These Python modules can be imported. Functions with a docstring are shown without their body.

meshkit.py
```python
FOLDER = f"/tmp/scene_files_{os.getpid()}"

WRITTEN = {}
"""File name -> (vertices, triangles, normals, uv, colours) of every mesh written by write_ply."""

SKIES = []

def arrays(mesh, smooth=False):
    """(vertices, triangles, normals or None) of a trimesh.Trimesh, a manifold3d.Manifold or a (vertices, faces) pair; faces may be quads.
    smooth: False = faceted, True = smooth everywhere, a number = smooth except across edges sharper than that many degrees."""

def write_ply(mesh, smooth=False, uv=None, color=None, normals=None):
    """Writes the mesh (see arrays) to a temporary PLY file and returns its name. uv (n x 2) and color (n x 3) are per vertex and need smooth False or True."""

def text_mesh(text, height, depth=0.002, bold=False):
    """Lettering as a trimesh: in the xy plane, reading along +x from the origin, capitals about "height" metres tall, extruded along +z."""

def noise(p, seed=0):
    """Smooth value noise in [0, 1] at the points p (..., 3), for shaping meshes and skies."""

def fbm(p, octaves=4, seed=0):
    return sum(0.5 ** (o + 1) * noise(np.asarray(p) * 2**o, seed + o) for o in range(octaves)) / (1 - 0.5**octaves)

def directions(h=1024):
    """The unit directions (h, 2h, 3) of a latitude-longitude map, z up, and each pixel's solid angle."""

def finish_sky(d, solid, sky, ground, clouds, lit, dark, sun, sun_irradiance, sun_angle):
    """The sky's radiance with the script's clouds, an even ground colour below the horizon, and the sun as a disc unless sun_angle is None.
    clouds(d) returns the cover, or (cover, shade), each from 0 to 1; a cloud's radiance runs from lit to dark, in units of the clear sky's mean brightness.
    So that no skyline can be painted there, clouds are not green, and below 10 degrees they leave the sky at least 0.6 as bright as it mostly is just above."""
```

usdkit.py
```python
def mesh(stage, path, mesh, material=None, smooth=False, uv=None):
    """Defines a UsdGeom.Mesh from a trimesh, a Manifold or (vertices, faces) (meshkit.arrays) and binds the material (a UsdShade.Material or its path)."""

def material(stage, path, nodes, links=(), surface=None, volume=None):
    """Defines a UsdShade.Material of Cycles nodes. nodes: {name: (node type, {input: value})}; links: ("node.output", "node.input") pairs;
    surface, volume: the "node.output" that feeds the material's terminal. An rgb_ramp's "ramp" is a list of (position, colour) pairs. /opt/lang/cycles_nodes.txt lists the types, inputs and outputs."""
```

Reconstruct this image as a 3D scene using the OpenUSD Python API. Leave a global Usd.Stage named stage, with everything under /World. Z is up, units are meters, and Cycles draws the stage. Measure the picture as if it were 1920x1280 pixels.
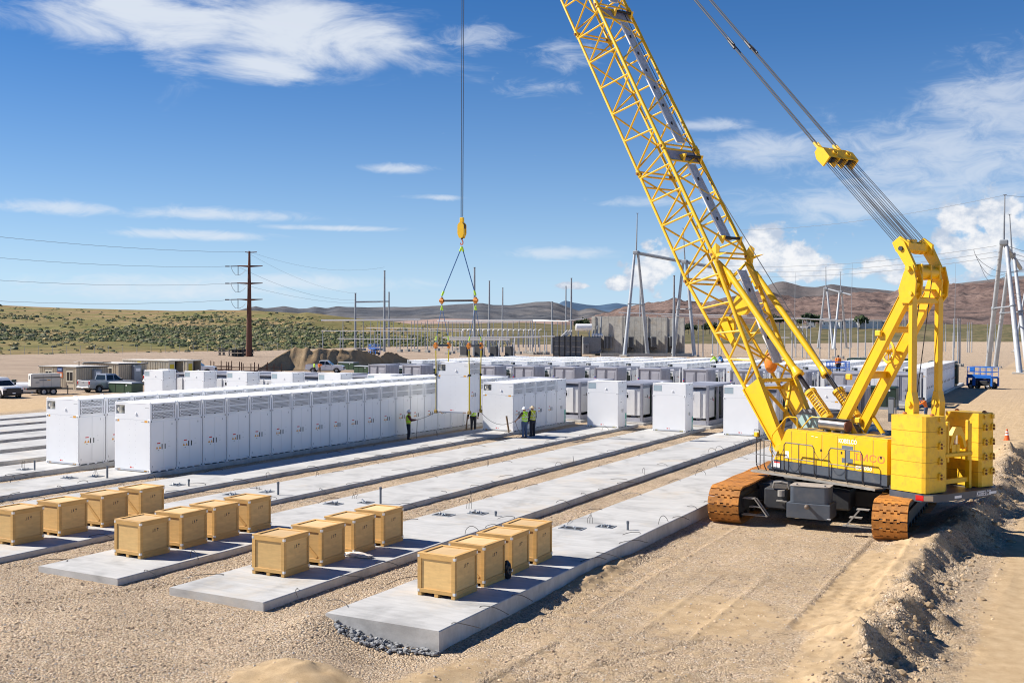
import math, random
import numpy as np
import trimesh, manifold3d, shapely
import shapely.geometry as sg
import usdkit, meshkit
from pxr import Usd, UsdGeom, UsdShade, UsdLux, Sdf, Gf, Vt

rng = np.random.default_rng(7)
random.seed(7)
PI = math.pi
stage = Usd.Stage.CreateInMemory()
UsdGeom.SetStageUpAxis(stage, 'Z')
UsdGeom.SetStageMetersPerUnit(stage, 1.0)
WORLD = UsdGeom.Xform.Define(stage, '/World').GetPrim()
stage.SetDefaultPrim(WORLD)
UsdGeom.Scope.Define(stage, '/World/Looks')

# ---------------------------------------------------------------- camera, sky, sun, exposure
F_PX, PITCH, ROLL, YAW, CAM_H = 1951.8649, -0.0086, 0.0050, -0.4876, 5.9663
EXPOSURE = 0.74
SUN_DIR = np.array([-0.715, -0.235, 0.6597])
SUN_DIR /= np.linalg.norm(SUN_DIR)
SUN_EL = math.asin(SUN_DIR[2])
SUN_ROT = math.atan2(SUN_DIR[0], SUN_DIR[1])
SUN_I, SKY_STRENGTH = 1.25, 0.05

cy, sy = math.cos(YAW), math.sin(YAW)
FW = np.array([sy * math.cos(PITCH), cy * math.cos(PITCH), math.sin(PITCH)])
RT0 = np.array([cy, -sy, 0.0])
UP0 = np.cross(RT0, FW)
RT = RT0 * math.cos(ROLL) + UP0 * math.sin(ROLL)
UP = -RT0 * math.sin(ROLL) + UP0 * math.cos(ROLL)
CAM = np.array([0, 0, CAM_H])

def dirpx(px, py):
    'direction of sight through a point of the survey photograph (1920 x 1280)'
    return FW + ((px - 960) / F_PX) * RT + ((640 - py) / F_PX) * UP
def atz(px, py, z):
    d = dirpx(px, py); return CAM + d * ((z - CAM[2]) / d[2])
def atd(px, py, D):
    return CAM + dirpx(px, py) * D
def atx(px, py, x):
    d = dirpx(px, py); return CAM + d * (x / d[0])
def aty(px, py, y):
    d = dirpx(px, py); return CAM + d * (y / d[1])
def depth(X): return float((np.asarray(X) - CAM) @ FW)

cam = UsdGeom.Camera.Define(stage, '/World/camera')
cam.CreateHorizontalApertureAttr(36.0)
cam.CreateVerticalApertureAttr(24.0)
cam.CreateFocalLengthAttr(F_PX / 1920 * 36.0)
cam.CreateClippingRangeAttr(Gf.Vec2f(0.5, 60000))
cam.CreateExposureAttr(EXPOSURE)
m4 = Gf.Matrix4d(*[*RT, 0, *UP, 0, *(-FW), 0, *CAM, 1])
cam.AddTransformOp().Set(m4)

SKY_HUE, SKY_SAT, SKY_VAL = 0.512, 1.58, 1.16
CLOUD_THIN, CLOUD_LIT, CLOUD_DARK, HAZE_COL = (9.6, 10.2, 11.0), (11.5, 11.5, 11.6), (6.3, 7.3, 8.9), (6.2, 9.0, 13.2)
def cloud_nodes():
    'clouds over the sky: cirrus sheets and a band of cumulus by the horizon, from noise over the direction of view'
    N, L = {}, []
    N['tc'] = ('texture_coordinate', {})
    N['sky'] = ('sky_texture', {'sky_type': 'single_scattering', 'sun_disc': False, 'sun_elevation': SUN_EL, 'sun_rotation': SUN_ROT,
                                'altitude': 1400.0, 'air_density': 1.0, 'aerosol_density': 0.3, 'ozone_density': 1.6})
    N['sep'] = ('separate_xyz', {}); L.append(('tc.generated', 'sep.vector'))
    cnt = [0]
    def math_(op, a, b=None, c=None, clamp=False):
        cnt[0] += 1; n = f'm{cnt[0]}'; inp = {'math_type': op, 'use_clamp': clamp}
        for k, v in (('value1', a), ('value2', b), ('value3', c)):
            if v is None: continue
            if isinstance(v, str): L.append((v, f'{n}.{k}'))
            else: inp[k] = float(v)
        N[n] = ('math', inp); return f'{n}.value'
    def rng_(v, a, b, lo=0, hi=1):
        cnt[0] += 1; n = f'r{cnt[0]}'
        N[n] = ('map_range', {'range_type': 'smoothstep', 'from_min': a, 'from_max': b, 'to_min': lo, 'to_max': hi, 'clamp': True})
        L.append((v, f'{n}.value')); return f'{n}.result'
    # azimuth relative to the middle of the view and elevation, in radians
    az = math_('arctan2', 'sep.x', 'sep.y'); el = math_('arcsine', 'sep.z')
    cnt[0] += 1; N['ae'] = ('combine_xyz', {}); L.append((az, 'ae.x')); L.append((el, 'ae.y'))
    def warp(scale, seed):
        n = f'wm{seed}'; N[n] = ('mapping', {'location': (seed * 3.1, seed * 1.7, seed), 'scale': scale}); L.append(('ae.vector', f'{n}.vector')); return f'{n}.vector'
    def noise_(vec, scale, detail, rough, dist=0.0):
        cnt[0] += 1; n = f'n{cnt[0]}'; N[n] = ('noise_texture', {'scale': scale, 'detail': detail, 'roughness': rough, 'distortion': dist}); L.append((vec, f'{n}.vector')); return f'{n}.fac'
    def blob(px, py, wx, wy, soft=1.0):
        d = dirpx(px, py); d = d / np.linalg.norm(d)
        a0, e0 = math.atan2(d[0], d[1]), math.asin(d[2])
        u = math_('multiply', math_('subtract', az, a0), F_PX / wx); v = math_('multiply', math_('subtract', el, e0), F_PX / wy)
        q = math_('add', math_('multiply', u, u), math_('multiply', v, v))
        return math_('exponent', math_('multiply', q, -1.0))
    fib = noise_(warp((5, 16, 1), 1), 1.6, 9, 0.62, 0.6)
    fine = noise_(warp((12, 30, 1), 2), 2.2, 8, 0.65, 0.8)
    # the big cirrus and its neighbours
    def cover(blobs, gain, bias, tex):
        s = None
        for b in blobs: s = b if s is None else math_('maximum', s, b)
        v = math_('add', math_('multiply', s, gain), math_('multiply', math_('subtract', tex, 0.5), bias))
        return rng_(v, 0.36, 1.15)
    big = cover([blob(300, 40, 300, 62), blob(540, 60, 250, 84), blob(500, 118, 120, 40)], 1.12, 2.1, fib)
    st = [blob(90, 388, 150, 17), blob(420, 402, 200, 15), blob(360, 440, 200, 12), blob(640, 428, 160, 7), blob(750, 316, 95, 12), blob(820, 370, 70, 8)]
    streak = cover(st, 0.95, 1.25, fine)
    faint = math_('multiply', cover([blob(890, 75, 90, 40), blob(1010, 165, 90, 22), blob(1060, 100, 90, 40), blob(1230, 380, 150, 14)], 0.8, 1.5, fine), 0.55)
    veil = math_('multiply', cover([blob(1050, 475, 150, 15), blob(1800, 300, 330, 120), blob(1450, 280, 210, 40), blob(1640, 380, 320, 45), blob(330, 540, 360, 30), blob(1880, 210, 190, 120), blob(1330, 235, 100, 16), blob(560, 530, 300, 22)], 0.95, 1.25, fine), 0.6)
    # cumulus by the horizon
    puff = noise_(warp((34, 42, 1), 5), 1.0, 9, 0.56, 0.25)
    cu = [blob(1225, 500, 62, 62), blob(1160, 530, 60, 18), blob(1430, 455, 45, 42), blob(1420, 490, 110, 40), blob(1500, 495, 80, 62), blob(1570, 512, 70, 26), blob(1800, 412, 52, 48), blob(1840, 470, 110, 60), blob(1890, 410, 90, 62), blob(1720, 520, 90, 22), blob(1660, 500, 60, 24), blob(1080, 535, 45, 10), blob(1340, 510, 60, 40)]
    s = None
    for b in cu: s = b if s is None else math_('maximum', s, b)
    dens = math_('add', math_('multiply', s, 1.0), math_('multiply', math_('subtract', puff, 0.5), 2.3))
    cum = rng_(dens, 0.50, 0.78)
    shade = rng_(math_('add', math_('multiply', s, 0.45), math_('multiply', noise_(warp((34, 46, 1), 6), 1.5, 8, 0.62), 1.15)), 0.72, 1.12, 1.0, 0.0)
    # pale haze colour is painted over the sky model, strongest low over the land; the rest of the sphere gets thin cirrus of the same kind
    al = math_('maximum', math_('maximum', math_('multiply', big, 0.86), math_('multiply', streak, 0.70)), math_('maximum', veil, faint))
    N['mixa'] = ('mix_color', {'blend_type': 'mix', 'b': CLOUD_THIN, 'use_clamp': False}); L.append((al, 'mixa.fac')); L.append(('hz.result', 'mixa.a'))
    N['hz'] = ('mix_color', {'blend_type': 'mix', 'b': HAZE_COL, 'use_clamp': False}); L.append((math_('multiply', math_('exponent', math_('multiply', math_('maximum', el, 0.0), -6.5)), 0.74), 'hz.fac')); L.append(('tone.color', 'hz.a'))
    N['tone'] = ('hsv', {'hue': SKY_HUE, 'saturation': SKY_SAT, 'value': SKY_VAL, 'fac': 1.0}); L.append(('sky.color', 'tone.color'))
    N['cuc'] = ('mix_color', {'blend_type': 'mix', 'a': CLOUD_LIT, 'b': CLOUD_DARK, 'use_clamp': False}); L.append((shade, 'cuc.fac'))
    N['mixb'] = ('mix_color', {'blend_type': 'mix', 'use_clamp': False}); L.append((math_('multiply', cum, 0.94), 'mixb.fac')); L.append(('mixa.result', 'mixb.a')); L.append(('cuc.result', 'mixb.b'))
    N['bg'] = ('background_shader', {'strength': SKY_STRENGTH}); L.append(('mixb.result', 'bg.color'))
    return N, L
dome = UsdLux.DomeLight.Define(stage, '/World/sky')
dome.CreateIntensityAttr(1.0)
_n, _l = cloud_nodes()
skymat = usdkit.material(stage, '/World/Looks/sky_and_clouds', _n, _l, surface='bg.background')
UsdShade.MaterialBindingAPI.Apply(dome.GetPrim()).Bind(skymat)
dome.GetPrim().SetCustomDataByKey('kind', 'structure')
dome.GetPrim().SetCustomDataByKey('label', 'blue sky with thin white cirrus and cumulus low over the hills')

sun = UsdLux.DistantLight.Define(stage, '/World/sun')
sun.CreateNormalizeAttr(True); sun.CreateIntensityAttr(SUN_I); sun.CreateAngleAttr(0.5); sun.CreateColorAttr(Gf.Vec3f(1.0, 0.94, 0.86))
zax = SUN_DIR; xax = np.cross([0, 0, 1], zax); xax /= np.linalg.norm(xax); yax = np.cross(zax, xax)
sun.AddTransformOp().Set(Gf.Matrix4d(*[*xax, 0, *yax, 0, *zax, 0, *(SUN_DIR * 200), 1]))

# ---------------------------------------------------------------- helpers
class MB:
    'collects simple shapes into one mesh'
    def __init__(s, xf=None): s.v, s.f, s.n, s.xf = [], [], 0, xf
    def add(s, v, f):
        v = np.asarray(v, float)
        if s.xf is not None: v = s.xf(v)
        f = np.asarray(f, int)
        if f.shape[1] == 4: f = np.vstack([f[:, [0, 1, 2]], f[:, [0, 2, 3]]])
        s.v.append(v); s.f.append(f + s.n); s.n += len(v); return s
    def tm(s, t): return s.add(t.vertices, t.faces)
    def man(s, m): t = m.to_mesh(); return s.add(t.vert_properties[:, :3], t.tri_verts)
    def hexa(s, p): return s.add(p, [[0, 3, 2, 1], [4, 5, 6, 7], [0, 1, 5, 4], [1, 2, 6, 5], [2, 3, 7, 6], [3, 0, 4, 7]])
    def box(s, x0, x1, y0, y1, z0, z1):
        return s.hexa([(x0, y0, z0), (x1, y0, z0), (x1, y1, z0), (x0, y1, z0), (x0, y0, z1), (x1, y0, z1), (x1, y1, z1), (x0, y1, z1)])
    def cbox(s, x0, x1, y0, y1, z0, z1, c=0.02):
        P = []
        for x, sx in ((x0, 1), (x1, -1)):
            for y, sy_ in ((y0, 1), (y1, -1)):
                for z, sz in ((z0, 1), (z1, -1)):
                    P += [(x + sx * c, y + sy_ * c, z), (x + sx * c, y, z + sz * c), (x, y + sy_ * c, z + sz * c)]
        return s.tm(trimesh.convex.convex_hull(np.array(P)))
    def hull(s, P): return s.tm(trimesh.convex.convex_hull(np.asarray(P, float)))
    def tube(s, p, q, r, n=8, r2=None, cap=True):
        p, q = np.asarray(p, float), np.asarray(q, float); d = q - p; L = np.linalg.norm(d)
        if L < 1e-9: return s
        d /= L; a = np.cross(d, [0, 0, 1.0]); a = np.array([1.0, 0, 0]) if np.linalg.norm(a) < 1e-6 else a / np.linalg.norm(a); b = np.cross(d, a)
        t = np.arange(n) / n * 2 * PI; ring = np.cos(t)[:, None] * a + np.sin(t)[:, None] * b; r2 = r if r2 is None else r2
        v = np.vstack([p + ring * r, q + ring * r2, p, q]); i = np.arange(n); j = (i + 1) % n
        f = np.vstack([np.stack([i, j, j + n], 1), np.stack([i, j + n, i + n], 1)])
        if cap: f = np.vstack([f, np.stack([j, i, np.full(n, 2 * n)], 1), np.stack([i + n, j + n, np.full(n, 2 * n + 1)], 1)])
        return s.add(v, f[:, ::-1])
    def bar(s, p, q, w, h, up=(0, 0, 1)):
        'rectangular bar from p to q, w across, h along up'
        p, q = np.asarray(p, float), np.asarray(q, float); d = (q - p) / np.linalg.norm(q - p)
        u = np.asarray(up, float); a = np.cross(d, u); a /= np.linalg.norm(a); u = np.cross(a, d)
        c = [(-1, -1), (1, -1), (1, 1), (-1, 1)]
        P = [p + a * i * w / 2 + u * j * h / 2 for i, j in c] + [q + a * i * w / 2 + u * j * h / 2 for i, j in c]
        return s.hexa(np.array(P)[[3, 2, 1, 0, 7, 6, 5, 4]])
    def path(s, pts, r, n=6):
        'tube swept along a polyline'
        P = np.asarray(pts, float); m = len(P); T = np.gradient(P, axis=0); T /= np.linalg.norm(T, axis=1)[:, None] + 1e-12
        V = []; a = None
        for k in range(m):
            if a is None:
                a = np.cross(T[k], [0, 0, 1.0])
                if np.linalg.norm(a) < 1e-4: a = np.cross(T[k], [0, 1.0, 0])
            a = a - T[k] * (a @ T[k]); a /= np.linalg.norm(a) + 1e-12; b = np.cross(T[k], a)
            t = np.arange(n) / n * 2 * PI; V.append(P[k] + r * (np.cos(t)[:, None] * a + np.sin(t)[:, None] * b))
        V = np.vstack(V); i = np.arange(n); j = (i + 1) % n; Fc = []
        for k in range(m - 1): Fc.append(np.stack([i + k * n, j + k * n, j + (k + 1) * n, i + (k + 1) * n], 1))
        Fc.append(np.stack([np.zeros(n - 2, int), np.arange(2, n), np.arange(1, n - 1), np.arange(1, n - 1)], 1))
        o = (m - 1) * n; Fc.append(np.stack([np.zeros(n - 2, int) + o, np.arange(1, n - 1) + o, np.arange(2, n) + o, np.arange(2, n) + o], 1))
        return s.add(V, np.vstack(Fc))
    def prism(s, poly, axis, a0, a1):
        'polygon in the plane across the axis, extruded from a0 to a1; axis x: (y,z), y: (x,z), z: (x,y)'
        t = trimesh.creation.extrude_polygon(poly if hasattr(poly, 'exterior') else sg.Polygon(poly), a1 - a0, engine='earcut')
        v = np.array(t.vertices); h = v[:, 2] + a0; f = t.faces
        if axis == 'x': v = np.stack([h, v[:, 0], v[:, 1]], 1)
        elif axis == 'y': v = np.stack([v[:, 0], h, v[:, 1]], 1); f = f[:, ::-1]
        else: v = np.stack([v[:, 0], v[:, 1], h], 1)
        return s.add(v, f)
    def lathe(s, prof, c=(0, 0, 0), axis='z', n=20):
        'prof: (radius, height) pairs'
        t = trimesh.creation.revolve(np.asarray(prof, float), sections=n); v = np.array(t.vertices)
        if axis == 'x': v = v[:, [2, 0, 1]]
        elif axis == 'y': v = v[:, [1, 2, 0]]
        return s.add(v + np.asarray(c), t.faces)
    def sphere(s, c, r, sub=2, sc=(1, 1, 1)):
        t = trimesh.creation.icosphere(sub, 1.0); return s.add(np.array(t.vertices) * r * np.asarray(sc) + np.asarray(c), t.faces)
    def arr(s): return np.vstack(s.v), np.vstack(s.f)

_names = {}
def unique(parent, name):
    k = (str(parent), name); i = _names.get(k, 0); _names[k] = i + 1
    return name if i == 0 else f'{name}_{i:03d}'
def ppath(parent): return '/World' if parent is None else str(parent.GetPath())
def setd(p, label=None, cat=None, group=None, kind=None):
    for k, v in (('label', label), ('category', cat), ('group', group), ('kind', kind)):
        if v: p.SetCustomDataByKey(k, v)
    return p
def obj(name, mb, mat, parent=None, smooth=False, uv=None, label=None, cat=None, group=None, kind=None):
    pp = ppath(parent); g = mb.arr() if isinstance(mb, MB) else mb
    m = usdkit.mesh(stage, f'{pp}/{unique(pp, name)}', g, mat, smooth=smooth, uv=uv)
    return setd(m.GetPrim(), label, cat, group, kind)
def thing(name, label, cat, loc=(0, 0, 0), rz=0.0, group=None, kind=None, parent=None):
    pp = ppath(parent); x = UsdGeom.Xform.Define(stage, f'{pp}/{unique(pp, name)}')
    x.AddTranslateOp().Set(Gf.Vec3d(*map(float, loc))); x.AddRotateZOp().Set(math.degrees(rz))
    return setd(x.GetPrim(), label, cat, group, kind)
def proto(name):
    'a class prim, referenced by the copies'
    p = UsdGeom.Xform.Define(stage, f'/World/Looks/kind_of_{name}').GetPrim(); p.SetSpecifier(Sdf.SpecifierClass); return p
def copy(name, src, label, cat, loc, rz=0.0, group=None, scale=None):
    x = UsdGeom.Xform.Define(stage, f'/World/{unique("/World", name)}'); p = x.GetPrim()
    p.GetReferences().AddInternalReference(src.GetPath()); p.SetInstanceable(True)
    x.AddTranslateOp().Set(Gf.Vec3d(*map(float, loc))); x.AddRotateZOp().Set(math.degrees(rz))
    if scale: x.AddScaleOp().Set(Gf.Vec3f(*scale))
    return setd(p, label, cat, group)

MATS = {}
def mat(name, col, rough=0.55, metal=0.0, var=0.10, scale=2.5, bump=0.0, bscale=40.0, spec=0.5, rnd=0.0, stretch=(1, 1, 1), dirt=None, dirt_amt=0.35, dirt_scale=1.5, space='object', coat=0.0):
    'principled surface with broken-up colour, optional blotches of dirt and fine relief'
    N = {'tc': ('texture_coordinate', {}), 'geo': ('geometry', {}), 'mp': ('mapping', {'scale': stretch}), 'nz': ('noise_texture', {'scale': scale, 'detail': 6, 'roughness': 0.62}),
         'rp': ('map_range', {'from_min': 0.3, 'from_max': 0.7, 'to_min': 1 - var, 'to_max': 1 + var, 'clamp': True}), 'base': ('color', {'value': col}),
         'mul': ('hsv', {'hue': 0.5, 'saturation': 1.0, 'fac': 1.0}), 'p': ('principled_bsdf', {'roughness': rough, 'metallic': metal, 'specular_ior_level': spec, 'coat_weight': coat})}
    src = 'tc.object' if space == 'object' else 'geo.position'
    L = [(src, 'mp.vector'), ('mp.vector', 'nz.vector'), ('nz.fac', 'rp.value'), ('base.color', 'mul.color')]
    if rnd:
        N['oi'] = ('object_info', {}); N['rr'] = ('map_range', {'from_min': 0, 'from_max': 1, 'to_min': 1 - rnd, 'to_max': 1 + rnd}); N['mm'] = ('math', {'math_type': 'multiply'})
        L += [('oi.random', 'rr.value'), ('rr.result', 'mm.value1'), ('rp.result', 'mm.value2'), ('mm.value', 'mul.value')]
    else: L.append(('rp.result', 'mul.value'))
    out = 'mul.color'
    if dirt:
        N['dn'] = ('noise_texture', {'scale': dirt_scale, 'detail': 8, 'roughness': 0.7}); N['dr'] = ('map_range', {'from_min': 0.5, 'from_max': 0.72, 'to_min': 0, 'to_max': dirt_amt, 'clamp': True})
        N['dm'] = ('mix_color', {'b': dirt}); L += [(src, 'dn.vector'), ('dn.fac', 'dr.value'), ('dr.result', 'dm.fac'), (out, 'dm.a')]; out = 'dm.result'
    L.append((out, 'p.base_color'))
    if bump:
        N['bn'] = ('noise_texture', {'scale': bscale, 'detail': 4}); N['bp'] = ('bump', {'strength': 0.6, 'distance': bump}); L += [('mp.vector', 'bn.vector'), ('bn.fac', 'bp.height'), ('bp.normal', 'p.normal')]
    m = usdkit.material(stage, f'/World/Looks/{name}', N, L, surface='p.BSDF'); MATS[name] = m; return m
def glassy(name, tint=(0.02, 0.025, 0.03)):
    'window glass: clear with a mirror gloss over it'
    N = {'tr': ('transparent_bsdf', {'color': (0.45, 0.5, 0.5)}), 'gl': ('glossy_bsdf', {'color': (0.9, 0.95, 1.0), 'roughness': 0.03}), 'fr': ('fresnel', {'IOR': 1.6}), 'mx': ('mix_closure', {})}
    L = [('fr.fac', 'mx.fac'), ('tr.BSDF', 'mx.closure1'), ('gl.BSDF', 'mx.closure2')]
    m = usdkit.material(stage, f'/World/Looks/{name}', N, L, surface='mx.closure'); MATS[name] = m; return m

white = mat('white_enamel', (0.80, 0.81, 0.82), 0.38, var=0.025, scale=1.2)
white_roof = mat('white_roof_panel', (0.80, 0.80, 0.80), 0.5, var=0.04, scale=2.0, dirt=(0.6, 0.56, 0.5), dirt_amt=0.18)
vent_white = mat('white_vent_mesh', (0.74, 0.75, 0.76), 0.45, var=0.03)
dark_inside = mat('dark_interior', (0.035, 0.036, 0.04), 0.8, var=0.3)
black = mat('black_rubber', (0.018, 0.018, 0.019), 0.6, var=0.25)
amber = mat('amber_sticker', (0.75, 0.36, 0.03), 0.5)
red = mat('red_sticker', (0.60, 0.03, 0.03), 0.5)
paper = mat('white_sticker', (0.8, 0.8, 0.8), 0.6)
ink = mat('grey_ink', (0.16, 0.17, 0.19), 0.6)
green_logo = mat('teal_sticker', (0.03, 0.42, 0.30), 0.5)
seal = mat('grey_joint', (0.28, 0.29, 0.31), 0.6)
galv = mat('galvanized_steel', (0.36, 0.385, 0.41), 0.55, metal=0.12, var=0.15, scale=1.0)
galv_d = mat('weathered_galvanized_steel', (0.26, 0.285, 0.31), 0.6, metal=0.12, var=0.15, scale=0.6)
alu = mat('bright_aluminium_tube', (0.72, 0.72, 0.70), 0.42, metal=0.35, var=0.05)
steel_rope = mat('steel_rope', (0.06, 0.06, 0.065), 0.5, metal=0.4)
yellow = mat('crane_yellow_paint', (0.78, 0.455, 0.006), 0.42, var=0.07, scale=0.8, dirt=(0.46, 0.27, 0.05), dirt_amt=0.34, dirt_scale=2.6, coat=0.06)
yellow_w = mat('scuffed_yellow_paint', (0.78, 0.475, 0.02), 0.5, var=0.09, scale=1.5, dirt=(0.40, 0.19, 0.05), dirt_amt=0.55, dirt_scale=4.5)
rust_edge = mat('rusty_seam', (0.22, 0.09, 0.03), 0.8, var=0.4, scale=6)
rust_shoe = mat('orange_rust', (0.42, 0.165, 0.025), 0.72, var=0.35, scale=3.0, bump=0.01, bscale=30, rnd=0.16, dirt=(0.17, 0.075, 0.028), dirt_amt=0.75, dirt_scale=4.0)
grey_blue = mat('slate_grey_paint', (0.062, 0.075, 0.095), 0.45, var=0.12, scale=2.0, dirt=(0.23, 0.20, 0.17), dirt_amt=0.25)
dark_frame = mat('dark_frame_paint', (0.030, 0.032, 0.036), 0.6, var=0.3, scale=2, dirt=(0.14, 0.12, 0.09), dirt_amt=0.3)
chrome = mat('chromed_rod', (0.75, 0.77, 0.8), 0.15, metal=1.0, var=0.03)
grey_plate = mat('aluminium_grating', (0.52, 0.52, 0.51), 0.5, metal=0.15, var=0.2, scale=5)
worn_plate = mat('worn_steel_plate', (0.25, 0.235, 0.21), 0.7, metal=0.1, var=0.25, scale=4)
glass = glassy('window_glass')

_T = 'zeroth first second third fourth fifth sixth seventh eighth ninth tenth eleventh twelfth thirteenth fourteenth fifteenth sixteenth seventeenth eighteenth nineteenth twentieth'.split()
def ordinal(n): return _T[n] if n <= 20 else 'twenty-' + _T[n - 20]
# ---------------------------------------------------------------- the ground
SLAB_R1, PITCH_X, SLAB_W, SLAB_Y0 = -10.977, 4.5483, 2.84, 17.654
def zk(k): return -0.04 * max(0, k - 7)
def slab_x(k): return SLAB_R1 - (k - 1) * PITCH_X            # right edge
def fb(x, y, s, seed=0, o=4):
    return meshkit.fbm(np.stack([np.asarray(x, float) * s, np.asarray(y, float) * s, np.zeros_like(np.asarray(x, float)) + 0.37 * seed], -1), o, seed) - 0.5
def sst(x, a, b):
    t = np.clip((x - a) / (b - a), 0, 1); return t * t * (3 - 2 * t)

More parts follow.
